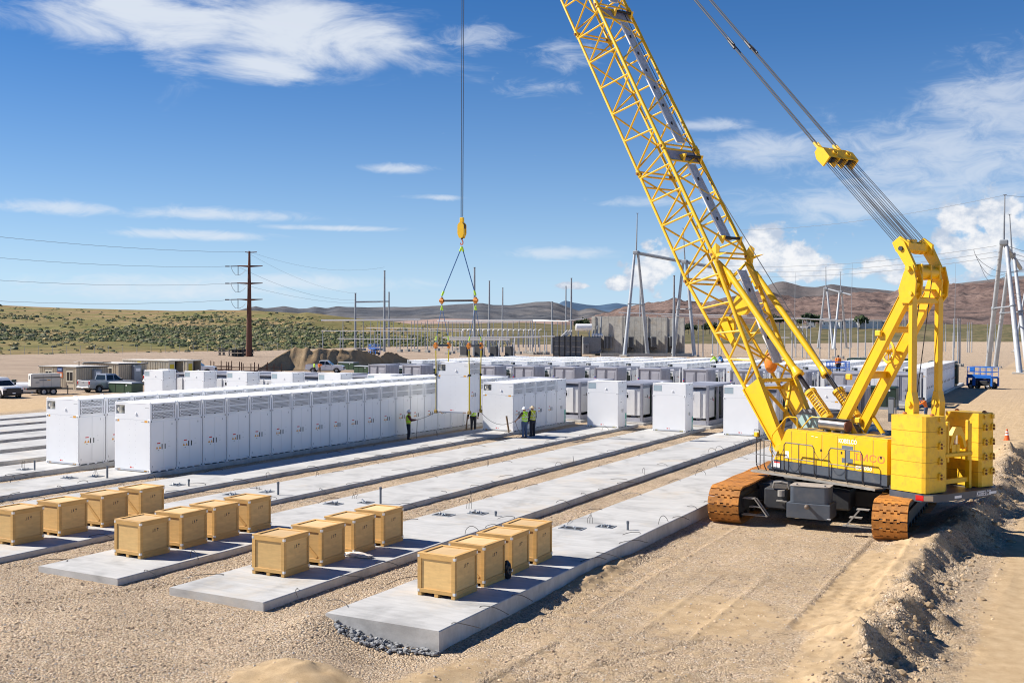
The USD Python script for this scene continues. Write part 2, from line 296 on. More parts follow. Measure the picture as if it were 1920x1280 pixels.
def ground_z(x, y, fine=True):
    x, y = np.broadcast_arrays(np.asarray(x, float), np.asarray(y, float))
    z = np.interp(x, [-400, -70, -43, -24, -16.5, -13.9, -11.6, -10.9, -6, 3, 60], [-.5, -.46, -.22, -.15, -.19, -.24, -.33, -.42, -.42, -.44, -.44])
    near = 1 - sst(y, 60, 110)
    z = z * near + (1 - near) * np.interp(x, [-400, -66, -20, 60], [-.5, -.46, -.25, -.25])
    # the nearest slab is dug out at its end, gravel banked by its left corner, a sand heap in front
    z = z - 0.22 * np.exp(-((y - 16.9) / 0.85) ** 2) * np.exp(-((x + 11.9) / 1.1) ** 2) + 0.20 * np.exp(-((x + 14.0) / 0.62) ** 2 - ((y - 17.5) / 0.8) ** 2)
    hn = fb(x, y, .9, 41, 5)
    z = z + 0.34 * np.exp(-((x + 12.0 + .7 * hn) / 1.35) ** 2 - ((y - 14.5 + .6 * hn) / 0.95) ** 2) * (1 + 1.3 * hn) * (1 + .9 * fb(x, y, 3.2, 45, 5)) + .05 * np.exp(-((x + 12.0) / 1.6) ** 2 - ((y - 14.6) / 1.2) ** 2) * fb(x, y, 7, 47, 3)
    z = z + 0.16 * np.exp(-((x + 10.1) / 0.8) ** 2 - ((y - 15.7) / 1.8) ** 2) * (1 + 1.2 * hn)
    bank = np.exp(-((x + 10.75) / 0.45) ** 2) * np.exp(-((y - 25.2) / 2.6) ** 2); z = z + 0.15 * bank * (1 + 1.5 * fb(x, y, 1.8, 43))
    # loose berm along the crane's track, broken down to the road on the right
    cx = np.interp(y, [8, 14, 18, 20.5, 22.3, 24.5, 27, 30, 34, 40, 48, 56, 64, 80], [-4.5, -4.0, -3.5, -3.1, -3.75, -3.1, -3.2, -3.6, -3.3, -2.9, -2.5, -2.35, -2.2, -2.0])
    zy_ = np.zeros_like(x)
    cx = cx + 0.8 * fb(zy_, y, 0.8, 3, 5) + .25 * fb(x, y, 2.2, 13, 4)
    ch = np.interp(y, [8, 15, 19, 22, 24.5, 27.5, 30, 33, 37, 45, 52, 57, 62, 70], [.08, .14, .30, .42, .46, .28, .16, .26, .40, .30, .24, .6, .5, .0]) * np.clip(.75 + 2.4 * fb(zy_, y, .55, 23, 4), .15, 1.7)
    fade = 1 - sst(y, 62, 80)
    d = x - cx
    wl = .95 + .9 * fb(zy_, y, .5, 29); wr = np.clip(.85 + 2.2 * fb(zy_, y, 1.25, 5, 5), .22, 1.9)
    up = np.where(d < 0, np.exp(-(np.minimum(d, 0) / wl) ** 2), 1 - sst(d, 0.0, wr))
    drop = sst(d, 0.0, wr + .25) * fade
    lump = fb(x, y, 1.1, 11, 5) + .7 * fb(x, y, 2.9, 12, 4)
    amt = np.exp(-(d / 1.25) ** 2) * fade
    rid = np.clip(1 - np.abs(fb(x * .6, y * 1.5, 1.1, 17, 4)) * 7, 0, 1)
    lump = lump * (1 - .6 * sst(y, 28, 34))
    z = z + ch * up * fade * (1 + 0.8 * lump) - 0.42 * drop + 0.30 * amt * lump + .13 * rid * np.exp(-((d - .45) / .55) ** 2) * fade
    z = z + 0.12 * np.exp(-((d - .9) / .8) ** 2) * fade * np.clip(fb(x, y, 1.7, 37, 5) * 3, 0, 1)
    if fine:
        z = z + 0.05 * fb(x, y, 0.35, 1) + 0.034 * fb(x, y, 1.6, 2) + 0.034 * fb(x, y, 5.0, 4, 3) + .03 * np.clip(fb(x * 1.0, y * .10, 1.6, 51, 4) * 3 - .15, 0, 1) * sst(x, -10.8, -10)
        # the trail of the right crawler: bars pressed across it, an edge on either side
        for x0, x1, ya, yb, dep in ((-5.22, -4.1, 22.6, 34.2, 0.11), (-10.55, -9.5, 21.0, 34.2, 0.075), (-9.2, -8.1, 13.0, 19.5, 0.05), (-7.9, -6.9, 20.5, 27, .018)):
            yend = yb; ys = ya + 0.45 * (x - x0)
            w = sst(x, x0 - .05, x0 + .06) * (1 - sst(x, x1 - .06, x1 + .05)) * sst(y, ys - 0.1, ys + .1) * (1 - sst(y, yend - .2, yend))
            ph = y / 0.43 + 0.13 * np.sin((x - x0) * 2 * PI / 0.5)
            bars = (np.abs((ph % 1.0) - 0.5) * 2)
            soft = np.clip(0.35 + 1.3 * fb(x, y, 0.5, 21), 0, 1)
            z = z + w * dep * (1.15 * sst(bars, 0.62, 0.95) * soft - .55)
            rim = np.exp(-((x - x0 + .06) / .07) ** 2) + np.exp(-((x - x1 - .06) / .07) ** 2)
            z = z + 0.05 * rim * sst(y, ys - .2, ys + .2) * (1 - sst(y, yend - .2, yend)) * (0.5 + fb(x, y, 3, 9))
        # wheel ruts over the gravel in front
        for a, b, dep in (((-20.9, 14.9), (-17.8, 20.5), .06), ((-18.6, 13.6), (-15.0, 17.4), .035), ((-10.9, 12.5), (-6.3, 21.5), .05), ((-9.8, 12.6), (-5.6, 20.2), .035)):
            ax, ay = a; bx, by = b; L = math.hypot(bx - ax, by - ay); t = ((x - ax) * (bx - ax) + (y - ay) * (by - ay)) / L; n = ((x - ax) * (by - ay) - (y - ay) * (bx - ax)) / L + 0.12 * fb(x, y, .8, 6)
            win = sst(t, -.4, .4) * (1 - sst(t, L - .8, L))
            z = z - dep * win * np.exp(-(n / .10) ** 2) + 0.5 * dep * win * np.exp(-((n - .2) / .1) ** 2)
    return z

def graded(lo, hi, dense, far_lo, far_hi, g=1.18):
    xs = []
    for a, b, h in dense: xs += list(np.arange(a, b - h * .5, h))
    xs.append(dense[-1][1]); h = dense[-1][2]; x = xs[-1]
    while x < far_hi: h *= g; x += h; xs.append(x)
    pre = []; h = dense[0][2]; x = xs[0]
    while x > far_lo: h *= g; x -= h; pre.append(x)
    return np.array(pre[::-1] + xs)
gx = graded(0, 0, [(-30, -14, .16), (-14, -11.2, .1), (-11.2, -1.2, .065), (-1.2, 4, .16)], -5000, 5000)
gy = graded(0, 0, [(11.5, 18, .075), (18, 30, .055), (30, 36, .075), (36, 64, .2)], -400, 9000)
GX, GY = np.meshgrid(gx, gy)
GZ = ground_z(GX, GY)
far = np.hypot(GX, GY) > 1400
GZ = np.where(far, GZ - (np.hypot(GX, GY) - 1400) * 0.002, GZ)
nx, ny = len(gx), len(gy)
idx = np.arange(nx * ny).reshape(ny, nx)
gf = np.stack([idx[:-1, :-1].ravel(), idx[:-1, 1:].ravel(), idx[1:, 1:].ravel(), idx[1:, :-1].ravel()], 1)
gv = np.stack([GX.ravel(), GY.ravel(), GZ.ravel()], 1)

# what lies on the ground: r sand against gravel, g coarse grey stone, b the wide pad further off
zx, zy = GX, GY
nz = fb(zx, zy, 0.35, 31) * 2
sand = sst(zx + 0.5 * nz, -10.9, -10.2) * 0.45
road = sst(zx - np.interp(zy, [8, 20, 30, 45, 60], [-2.2, -2.0, -2.0, -1.6, -1.4]) + .3 * nz, -.2, .6); sand = np.maximum(sand, road * 0.92)
sand = np.maximum(sand, 0.95 * np.exp(-((zx + 11.9) / 1.7) ** 2 - ((zy - 14.3) / 1.15) ** 2))
sand = np.maximum(sand, 0.9 * np.exp(-((zx + 9.9) / 0.8) ** 2 - ((zy - 15.5) / 3.0) ** 2))
sand = np.maximum(sand, 0.9 * np.exp(-((zx + 10.6) / .5) ** 2) * np.exp(-((zy - 25.) / 2.6) ** 2))
sand = np.maximum(sand, 0.8 * np.exp(-((zx + 7.0) / 2.2) ** 2 - ((zy - 23) / 3.0) ** 2) + .3 * nz * (zx > -11))
sand = np.maximum(sand, 0.85 * np.exp(-((zx - np.interp(zy, [15, 20, 27, 34], [-4.3, -4.1, -4.2, -4.0])) / 0.8) ** 2) * (zy < 36))
sand = np.maximum(sand, .85 * sst(zx, -5.3, -5.1) * (1 - sst(zx, -4.1, -3.9)) * sst(zy, 22, 23) * (1 - sst(zy, 31, 34)))
aisle = sst(zx + .6 * nz, -10.6, -9.4) * sst(zy, 50, 60); sand = np.maximum(sand, aisle * .9)
left_road = sst(-zx + 3 * nz, 69, 72) * (1 - sst(zy - 0.25 * (-zx - 70), 66, 72)); sand = np.maximum(sand, left_road * .95)
sand = np.clip(sand, 0, 1)
coarse = np.exp(-((zx - np.interp(zy, [8, 20, 30, 40, 58], [-3, -2.4, -2.6, -2.4, -2.0])) / .8) ** 2) * np.clip(.35 + 1.6 * nz, 0, 1) * (zy < 75) * (1 - .8 * np.exp(-((zy - 24) / 2.5) ** 2))
pad = sst(np.hypot(zx, zy), 85, 125)
padl = sst(-zx + 4 * nz, 84, 92)
gmb = MB().add(gv, gf)
gprim = obj('ground', gmb, None, smooth=True, kind='structure', label='tan gravel and sand of the building site')
def primvar(p, name, vals, kind=Sdf.ValueTypeNames.Color3fArray):
    pv = UsdGeom.PrimvarsAPI(p).CreatePrimvar(name, kind, 'vertex'); pv.Set(Vt.Vec3fArray.FromNumpy(np.asarray(vals, np.float32)))
primvar(gprim, 'zone', np.stack([sand.ravel(), coarse.ravel(), (pad * (0.35 + .65 * padl)).ravel()], 1))

N = {'geo': ('geometry', {}), 'zone': ('attribute', {'attribute': 'zone'}), 'zs': ('separate_color', {}),
     'v1': ('voronoi_texture', {'scale': 24.0, 'randomness': 1.0}), 'v2': ('voronoi_texture', {'scale': 55.0}), 'vs': ('separate_color', {}), 'vs2': ('separate_color', {}),
     'g1': ('rgb_ramp', {'ramp': [(0, (.10, .075, .055)), (.18, (.22, .165, .115)), (.42, (.43, .315, .205)), (.7, (.56, .425, .285)), (.88, (.68, .57, .43)), (1, (.36, .34, .315))]}),
     'g2': ('rgb_ramp', {'ramp': [(0, (.14, .105, .07)), (.4, (.41, .30, .19)), (.75, (.55, .415, .27)), (1, (.64, .53, .41))]}),
     'gm': ('mix_color', {'fac': .5}), 'big': ('noise_texture', {'scale': .45, 'detail': 6, 'roughness': .6}), 'bigr': ('map_range', {'from_min': .3, 'from_max': .7, 'to_min': .84, 'to_max': 1.24, 'clamp': True}),
     'gv': ('hsv', {'saturation': 1.0}), 'sn': ('noise_texture', {'scale': 2.2, 'detail': 9, 'roughness': .7}), 'sr': ('rgb_ramp', {'ramp': [(.25, (.30, .20, .105)), (.42, (.42, .30, .17)), (.6, (.49, .36, .215)), (.8, (.56, .42, .265))]}),
     'sf': ('noise_texture', {'scale': 60, 'detail': 3, 'roughness': .7}), 'sfr': ('map_range', {'from_min': .3, 'from_max': .7, 'to_min': .90, 'to_max': 1.22, 'clamp': True}), 'sv': ('hsv', {}),
     'edge': ('noise_texture', {'scale': 3.0, 'detail': 7, 'roughness': .7}), 'ea': ('math', {'math_type': 'subtract', 'value2': .5}), 'eb': ('math', {'math_type': 'multiply_add', 'value2': 1.1}),
     'er': ('map_range', {'range_type': 'smoothstep', 'from_min': .3, 'from_max': .72, 'clamp': True}), 'm1': ('mix_color', {}),
     'cr': ('rgb_ramp', {'ramp': [(0, (.13, .10, .07)), (.35, (.28, .215, .15)), (.7, (.41, .32, .225)), (1, (.52, .44, .34))]}), 'm2': ('mix_color', {}), 'ca': ('math', {'math_type': 'multiply', 'value2': .75}),
     'pn': ('noise_texture', {'scale': .25, 'detail': 9, 'roughness': .75}), 'pm': ('mapping', {'scale': (.25, 1.0, 1.0), 'rotation': (0, 0, -.49)}), 'pr': ('rgb_ramp', {'ramp': [(.3, (.27, .205, .155)), (.5, (.37, .285, .21)), (.7, (.45, .35, .26))]}), 'm3': ('mix_color', {}),
     'h1': ('math', {'math_type': 'multiply', 'value2': 1.0}), 'inv': ('math', {'math_type': 'subtract', 'value1': 1.0}), 'hs': ('math', {'math_type': 'multiply'}), 'hsum': ('math', {'math_type': 'add'}), 'sfm': ('math', {'math_type': 'multiply', 'value2': .5}),
     'bp': ('bump', {'strength': 1.0, 'distance': 0.045}), 'p': ('principled_bsdf', {'roughness': .95, 'specular_ior_level': .15})}
L = [('zone.color', 'zs.color'), ('geo.position', 'v1.vector'), ('geo.position', 'v2.vector'), ('v1.color', 'vs.color'), ('v2.color', 'vs2.color'), ('vs.r', 'g1.fac'), ('vs2.g', 'g2.fac'), ('g1.color', 'gm.a'), ('g2.color', 'gm.b'),
     ('geo.position', 'big.vector'), ('big.fac', 'bigr.value'), ('gm.result', 'gv.color'), ('bigr.result', 'gv.value'), ('geo.position', 'sn.vector'), ('sn.fac', 'sr.fac'), ('geo.position', 'sf.vector'), ('sf.fac', 'sfr.value'), ('sr.color', 'sv.color'), ('sfr.result', 'sv.value'),
     ('geo.position', 'edge.vector'), ('edge.fac', 'ea.value1'), ('ea.value', 'eb.value1'), ('zs.r', 'eb.value3'), ('eb.value', 'er.value'), ('er.result', 'm1.fac'), ('gv.color', 'm1.a'), ('sv.color', 'm1.b'),
     ('vs.g', 'cr.fac'), ('zs.g', 'ca.value1'), ('ca.value', 'm2.fac'), ('m1.result', 'm2.a'), ('cr.color', 'm2.b'), ('geo.position', 'pm.vector'), ('pm.vector', 'pn.vector'), ('pn.fac', 'pr.fac'), ('zs.b', 'm3.fac'), ('m2.result', 'm3.a'), ('pr.color', 'm3.b'), ('m3.result', 'p.base_color'),
     ('er.result', 'inv.value2'), ('v1.distance', 'h1.value1'), ('h1.value', 'hs.value1'), ('inv.value', 'hs.value2'), ('hs.value', 'hsum.value1'), ('sf.fac', 'sfm.value1'), ('sfm.value', 'hsum.value2'), ('hsum.value', 'bp.height'), ('bp.normal', 'p.normal')]
N['bp'][1]['invert'] = True
groundmat = usdkit.material(stage, '/World/Looks/gravel_and_sand', N, L, surface='p.BSDF')
UsdShade.MaterialBindingAPI.Apply(gprim).Bind(groundmat)

# loose stones lying on the near ground
def stones(name, n, region, size, cols, label, keep=None):
    x = rng.uniform(region[0], region[1], n); y = region[2] + (region[3] - region[2]) * rng.uniform(0, 1, n) ** 1.4
    ok = np.ones(n, bool)
    for k in range(1, 9):
        ok &= ~((x > slab_x(k) - SLAB_W - .02) & (x < slab_x(k) + .02) & (y > SLAB_Y0 - .03))
    if keep is not None: ok &= keep(x, y)
    x, y = x[ok], y[ok]; n = len(x); z = ground_z(x, y)
    pi = UsdGeom.PointInstancer.Define(stage, f'/World/{name}'); ps = []
    for j, c in enumerate(cols):
        t = trimesh.creation.icosphere(0, 1.0) if j % 2 else trimesh.convex.convex_hull(rng.normal(size=(9, 3)))
        v = np.array(t.vertices); v /= np.abs(v).max(); v *= (1, .8, .62)
        mm = mat(f'{name}_{j}', c, .9, var=.2, scale=20)
        q = usdkit.mesh(stage, f'/World/{name}/stone_{j:03d}', (v, t.faces), mm); ps.append(q.GetPath())
    pi.CreatePrototypesRel().SetTargets(ps)
    pi.CreateProtoIndicesAttr(Vt.IntArray.FromNumpy(rng.integers(0, len(ps), n).astype(np.int32)))
    pi.CreatePositionsAttr(Vt.Vec3fArray.FromNumpy(np.stack([x, y, z], 1).astype(np.float32)))
    s = size[0] * (size[1] / size[0]) ** (rng.uniform(0, 1, n) ** 2.2)
    pi.CreateScalesAttr(Vt.Vec3fArray.FromNumpy(np.repeat(s[:, None], 3, 1).astype(np.float32)))
    a = rng.uniform(0, 2 * PI, n); q = np.zeros((n, 4)); q[:, 0] = np.cos(a / 2); q[:, 3] = np.sin(a / 2)
    pi.CreateOrientationsAttr(Vt.QuathArray([Gf.Quath(float(w), 0.0, 0.0, float(k)) for w, k in zip(q[:, 0], q[:, 3])]))
    setd(pi.GetPrim(), label, None, None, 'stuff')
STONE_COLS = [(.56, .42, .28), (.40, .29, .19), (.68, .56, .42), (.27, .195, .13), (.48, .43, .37), (.60, .45, .29)]
stones('gravel_stones', 52000, (-25, -1.4, 12.2, 34), (.012, .042), STONE_COLS, 'loose tan and grey gravel stones strewn over the foreground',
       keep=lambda x, y: (rng.uniform(0, 1, len(x)) < np.where((x > -5.3) & (x < -3.9) & (y > 22), .12, np.where(x < -11, 1.0, .45)) * np.where((x > -2.2), .4, 1) * (1 - .96 * np.clip(1.5 * np.exp(-((x + 11.9) / 1.6) ** 2 - ((y - 14.4) / 1.1) ** 2), 0, 1))))
stones('berm_stones', 7000, (-4.6, -1.0, 14, 62), (.015, .06), [(.40, .32, .23), (.29, .23, .165), (.48, .41, .32), (.5, .38, .26)], 'coarse stones along the berm beside the crane',
       keep=lambda x, y: np.abs(x - np.interp(y, [14, 22, 30, 40, 60], [-3.4, -2.7, -2.6, -2.3, -1.9])) < .3 + .7 * rng.uniform(0, 1, len(x)) ** 2)
stones('soil_clods', 5200, (-5.2, -.9, 12.2, 60), (.03, .13), [(.36, .26, .155), (.30, .215, .125), (.42, .31, .19)], 'clods of tan soil broken off the berm and the sand heaps',
       keep=lambda x, y: np.abs(x - np.interp(y, [14, 22, 30, 40, 60], [-3.3, -2.9, -2.8, -2.3, -1.9])) < .25 + .9 * rng.uniform(0, 1, len(x)) ** 2)
# ---------------------------------------------------------------- concrete slabs
def concrete(name, col, dark=.62):
    N = {'geo': ('geometry', {}), 'n1': ('noise_texture', {'scale': .7, 'detail': 8, 'roughness': .62, 'distortion': .6}), 'r1': ('rgb_ramp', {'ramp': [(.28, tuple(c * (1 - dark * .55) for c in col)), (.48, col), (.72, tuple(min(c * 1.13, .8) for c in col))]}),
         'mp': ('mapping', {'scale': (.35, 2.2, 1.0), 'rotation': (0, 0, .25)}), 'n2': ('noise_texture', {'scale': 2.4, 'detail': 7, 'roughness': .7}), 'r2': ('map_range', {'from_min': .32, 'from_max': .68, 'to_min': .84, 'to_max': 1.08, 'clamp': True}),
         'n3': ('noise_texture', {'scale': 45, 'detail': 3}), 'r3': ('map_range', {'from_min': .3, 'from_max': .7, 'to_min': .95, 'to_max': 1.05}), 'mm': ('math', {'math_type': 'multiply'}), 'hv': ('hsv', {}),
         'sn': ('noise_texture', {'scale': .33, 'detail': 6, 'roughness': .7}), 'sr': ('map_range', {'from_min': .55, 'from_max': .74, 'to_min': 0, 'to_max': .6, 'clamp': True}), 'st': ('mix_color', {'b': (.52, .42, .29)}),
         'bp': ('bump', {'strength': .35, 'distance': .004}), 'p': ('principled_bsdf', {'roughness': .8, 'specular_ior_level': .3})}
    L = [('geo.position', 'n1.vector'), ('n1.fac', 'r1.fac'), ('geo.position', 'mp.vector'), ('mp.vector', 'n2.vector'), ('n2.fac', 'r2.value'), ('geo.position', 'n3.vector'), ('n3.fac', 'r3.value'), ('r2.result', 'mm.value1'), ('r3.result', 'mm.value2'), ('r1.color', 'hv.color'), ('mm.value', 'hv.value'),
         ('geo.position', 'sn.vector'), ('sn.fac', 'sr.value'), ('sr.result', 'st.fac'), ('hv.color', 'st.a'), ('st.result', 'p.base_color'), ('n3.fac', 'bp.height'), ('bp.normal', 'p.normal')]
    return usdkit.material(stage, f'/World/Looks/{name}', N, L, surface='p.BSDF')
slab_top_m = concrete('slab_concrete', (.455, .45, .432))
wall_conc = concrete('cast_wall_concrete', (.40, .385, .345))
wire_m = mat('black_copper_wire', (.03, .028, .026), .5)
pvc = mat('grey_pvc_pipe', (.13, .15, .175), .5)

def slab_mesh(x0, x1, y0, y1, near=False):
    mb = MB(); c = .018
    n = 24; ys = np.linspace(y0, y1, n)
    prof = [(x0 + c, 0), (x1 - c, 0), (x1, -c), (x1, -.75), (x0, -.75), (x0, -c)]
    V = []
    for i, y in enumerate(ys):
        for (x, z) in prof:
            dx = .012 * math.sin(y * 1.9 + x) if 0 < i < n - 1 else 0
            V.append((x + dx, y, z))
    V = np.array(V); m = len(prof); Fc = []
    for i in range(n - 1):
        for j in range(m): k = (j + 1) % m; Fc.append((i * m + j, i * m + k, (i + 1) * m + k, (i + 1) * m + j))
    mb.add(V, np.array(Fc)[:, ::-1])
    for o, s in ((0, 1), ((n - 1) * m, -1)):
        q = [[o, o + j, o + j + 1] for j in range(1, m - 1)]; q = np.array(q)[:, ::s]; mb.add(V, q)
    return mb
SLABWORDS = {1: 'nearest concrete slab, its raised broken end by the rubble, crawler crane beside it', 2: 'concrete slab second from the crane, four crates on its near end', 3: 'concrete slab third from the crane, sand stain near its front edge',
             4: 'concrete slab fourth from the crane, front end cut by the left frame edge', 5: 'empty-fronted concrete slab carrying the five cabinets by the two workers', 6: 'concrete slab under the front long row of white cabinets', 7: 'concrete slab under the rear long row of white cabinets'}
def wire_pts(x, y, side):
    'a bare tail of wire coming up by the edge of a slab and bent outward'
    kind = rng.integers(0, 9); L = rng.uniform(.45, 1.0); a = rng.uniform(-1.25, 1.25); h = rng.uniform(.015, .07); dx, dy = side * math.cos(a), math.sin(a)
    if kind == 0: h = rng.uniform(.14, .30); pts = [(x, y, 0), (x + .06 * dx, y + .08 * dy, h * .8), (x + .2 * dx, y + .25 * dy, h), (x + .36 * dx, y + .4 * dy, h * .6), (x + .42 * dx, y + .5 * dy, .02)]
    elif kind == 1: pts = [(x, y, -.01), (x + .08 * dx, y + .08 * dy, h), (x + L * .5 * dx, y + L * .5 * dy, h * .9), (x + L * dx, y + L * dy, .015)]
    else: pts = [(x, y, -.01), (x + .05 * dx, y + .05 * dy, h), (x + L * .45 * dx, y + L * .6 * dy, h * 1.1), (x + L * .8 * dx, y + L * .85 * dy, h * .4 - .03), (x + L * dx, y + L * dy, -.06)]
    P = np.array(pts); t = np.linspace(0, len(P) - 1, 4 * len(P)); 
    from scipy.interpolate import CubicSpline
    return CubicSpline(np.arange(len(P)), P)(t)
slabs = {}
for k in range(1, 14):
    z0 = zk(k); x1 = slab_x(k); x0 = x1 - SLAB_W
    t = thing('concrete_slab', SLABWORDS.get(k, f'far left concrete slab, {ordinal(k - 7)} one behind the long cabinet rows'), 'concrete slab', (x1 - SLAB_W / 2, SLAB_Y0, z0)); slabs[k] = t
    w = SLAB_W / 2
    body = slab_mesh(-w, w, 0, 64.2 - SLAB_Y0)
    obj('slab_body', body, slab_top_m, t, smooth=False)
    if k > 9: continue
    top = 61 - SLAB_Y0 if k <= 5 else 45 - SLAB_Y0
    occupied = {5: (37, 46), 6: (13, 46), 7: (13, 46)}.get(k, (99, 99))
    y = rng.uniform(.8, 1.6)
    while y < (43 if k <= 5 else 12):
        for side in (1, -1):
            if rng.uniform() < (.82 if side > 0 else .62) and not (occupied[0] < y < occupied[1]):
                x = side * (w - rng.uniform(.02, .22))
                obj('ground_wire', MB().path(wire_pts(x, y + rng.uniform(-.3, .3), side if rng.uniform() < .8 else -side), .0085 if k < 5 else .011, 5), wire_m, t)
        y += rng.uniform(1.25, 1.9)
def slab_part(k, name, mb, m, **kw): return obj(name, mb, m, slabs[k], **kw)
# conduits, cable openings and upright bars in the slabs, each at the place where the photograph has it
def loc(k, px, py):
    p = atz(px, py, zk(k)); return p[0] - (slab_x(k) - SLAB_W / 2), p[1] - SLAB_Y0
for k, px, py, h, r in ((7, 65, 881, .42, .035), (6, 201, 896, .5, .04), (5, 354, 911, .27, .035), (4, 521.5, 927, .47, .04), (3, 713.5, 944, .58, .04), (2, 929.5, 967, .16, .035), (1, 1177, 993, .27, .035)):
    x, y = loc(k, px, py); mb = MB().lathe([(0, -.05), (r, -.05), (r, h - .08), (r * 1.25, h - .08), (r * 1.25, h), (r * .8, h), (r * .8, h - .06), (0, h - .06)], (x, y, 0), n=14); slab_part(k, 'conduit_pipe', mb, pvc, smooth=40)
for k, px, py, sx in ((7, 46, 880, .5), (6, 130, 896, .5), (6, 180, 893, .45), (5, 333, 909, .4), (4, 435, 927, .5), (4, 500, 922, .35), (3, 625, 944.5, .55), (3, 686, 942, .4), (2, 832, 965, .62), (2, 896, 962, .55), (1, 1073, 990, .72), (1, 1136, 987, .5)):
    x, y = loc(k, px, py); mb = MB(); a = sx / 2; b = .22
    for (p, q) in (((-a, -b), (a, -b)), ((a, -b), (a, b)), ((a, b), (-a, b)), ((-a, b), (-a, -b))):
        mb.bar((x + p[0], y + p[1], .006), (x + q[0], y + q[1], .006), .035, .03)
    slab_part(k, 'cable_opening', mb, galv_d)
    slab_part(k, 'opening_pit', MB().box(x - a, x + a, y - b, y + b, -.05, .004), dark_inside)
    cab = MB()
    for i in range(5):
        u = rng.uniform(-a * .7, a * .5); v = rng.uniform(-b * .7, b * .6); cab.tube((x + u, y + v, .0), (x + u + rng.uniform(-.1, .1), y + v + rng.uniform(-.06, .06), rng.uniform(.03, .09)), .03, 7)
    slab_part(k, 'cable_ends', cab, grey_blue if i % 2 else galv)
for k, px, py, hs in ((2, 875, 953, (.35, .55, .62)), (1, 1101, 980, (.26, .34, .3)), (7, 40, 877, (.3, .33, .3)), (6, 176, 888, (.2, .25, .22)), (3, 660, 934, (.16, .2, .14)), (4, 480, 918, (.14, .1, .12))):
    x, y = loc(k, px, py)
    for i, h in enumerate(hs):
        slab_part(k, 'upright_wire', MB().path([(x + .08 * i, y + .02 * i, -.02), (x + .08 * i + .015, y, h * .55), (x + .08 * i + rng.uniform(-.08, .1), y + rng.uniform(-.05, .1), h)], .008, 5), wire_m)
# pale sand spilled on the third slab
# pads of the inverter skids and the slabs of the block behind
for k in range(1, 14):
    for (ya, yb, nm, lab) in ((65.1, 72.4, 'skid_pad', f'low concrete pad under the {ordinal(k)} near inverter skid from the right'), (93.2, 141.0, 'concrete_slab', f'concrete slab under the {ordinal(k)} far cabinet row from the right')):
        x1 = slab_x(k); t = thing(nm, lab, 'concrete pad' if nm == 'skid_pad' else 'concrete slab', (x1 - SLAB_W / 2, ya, zk(k)))
        obj('slab_body', slab_mesh(-SLAB_W / 2, SLAB_W / 2, 0, yb - ya), slab_top_m, t)

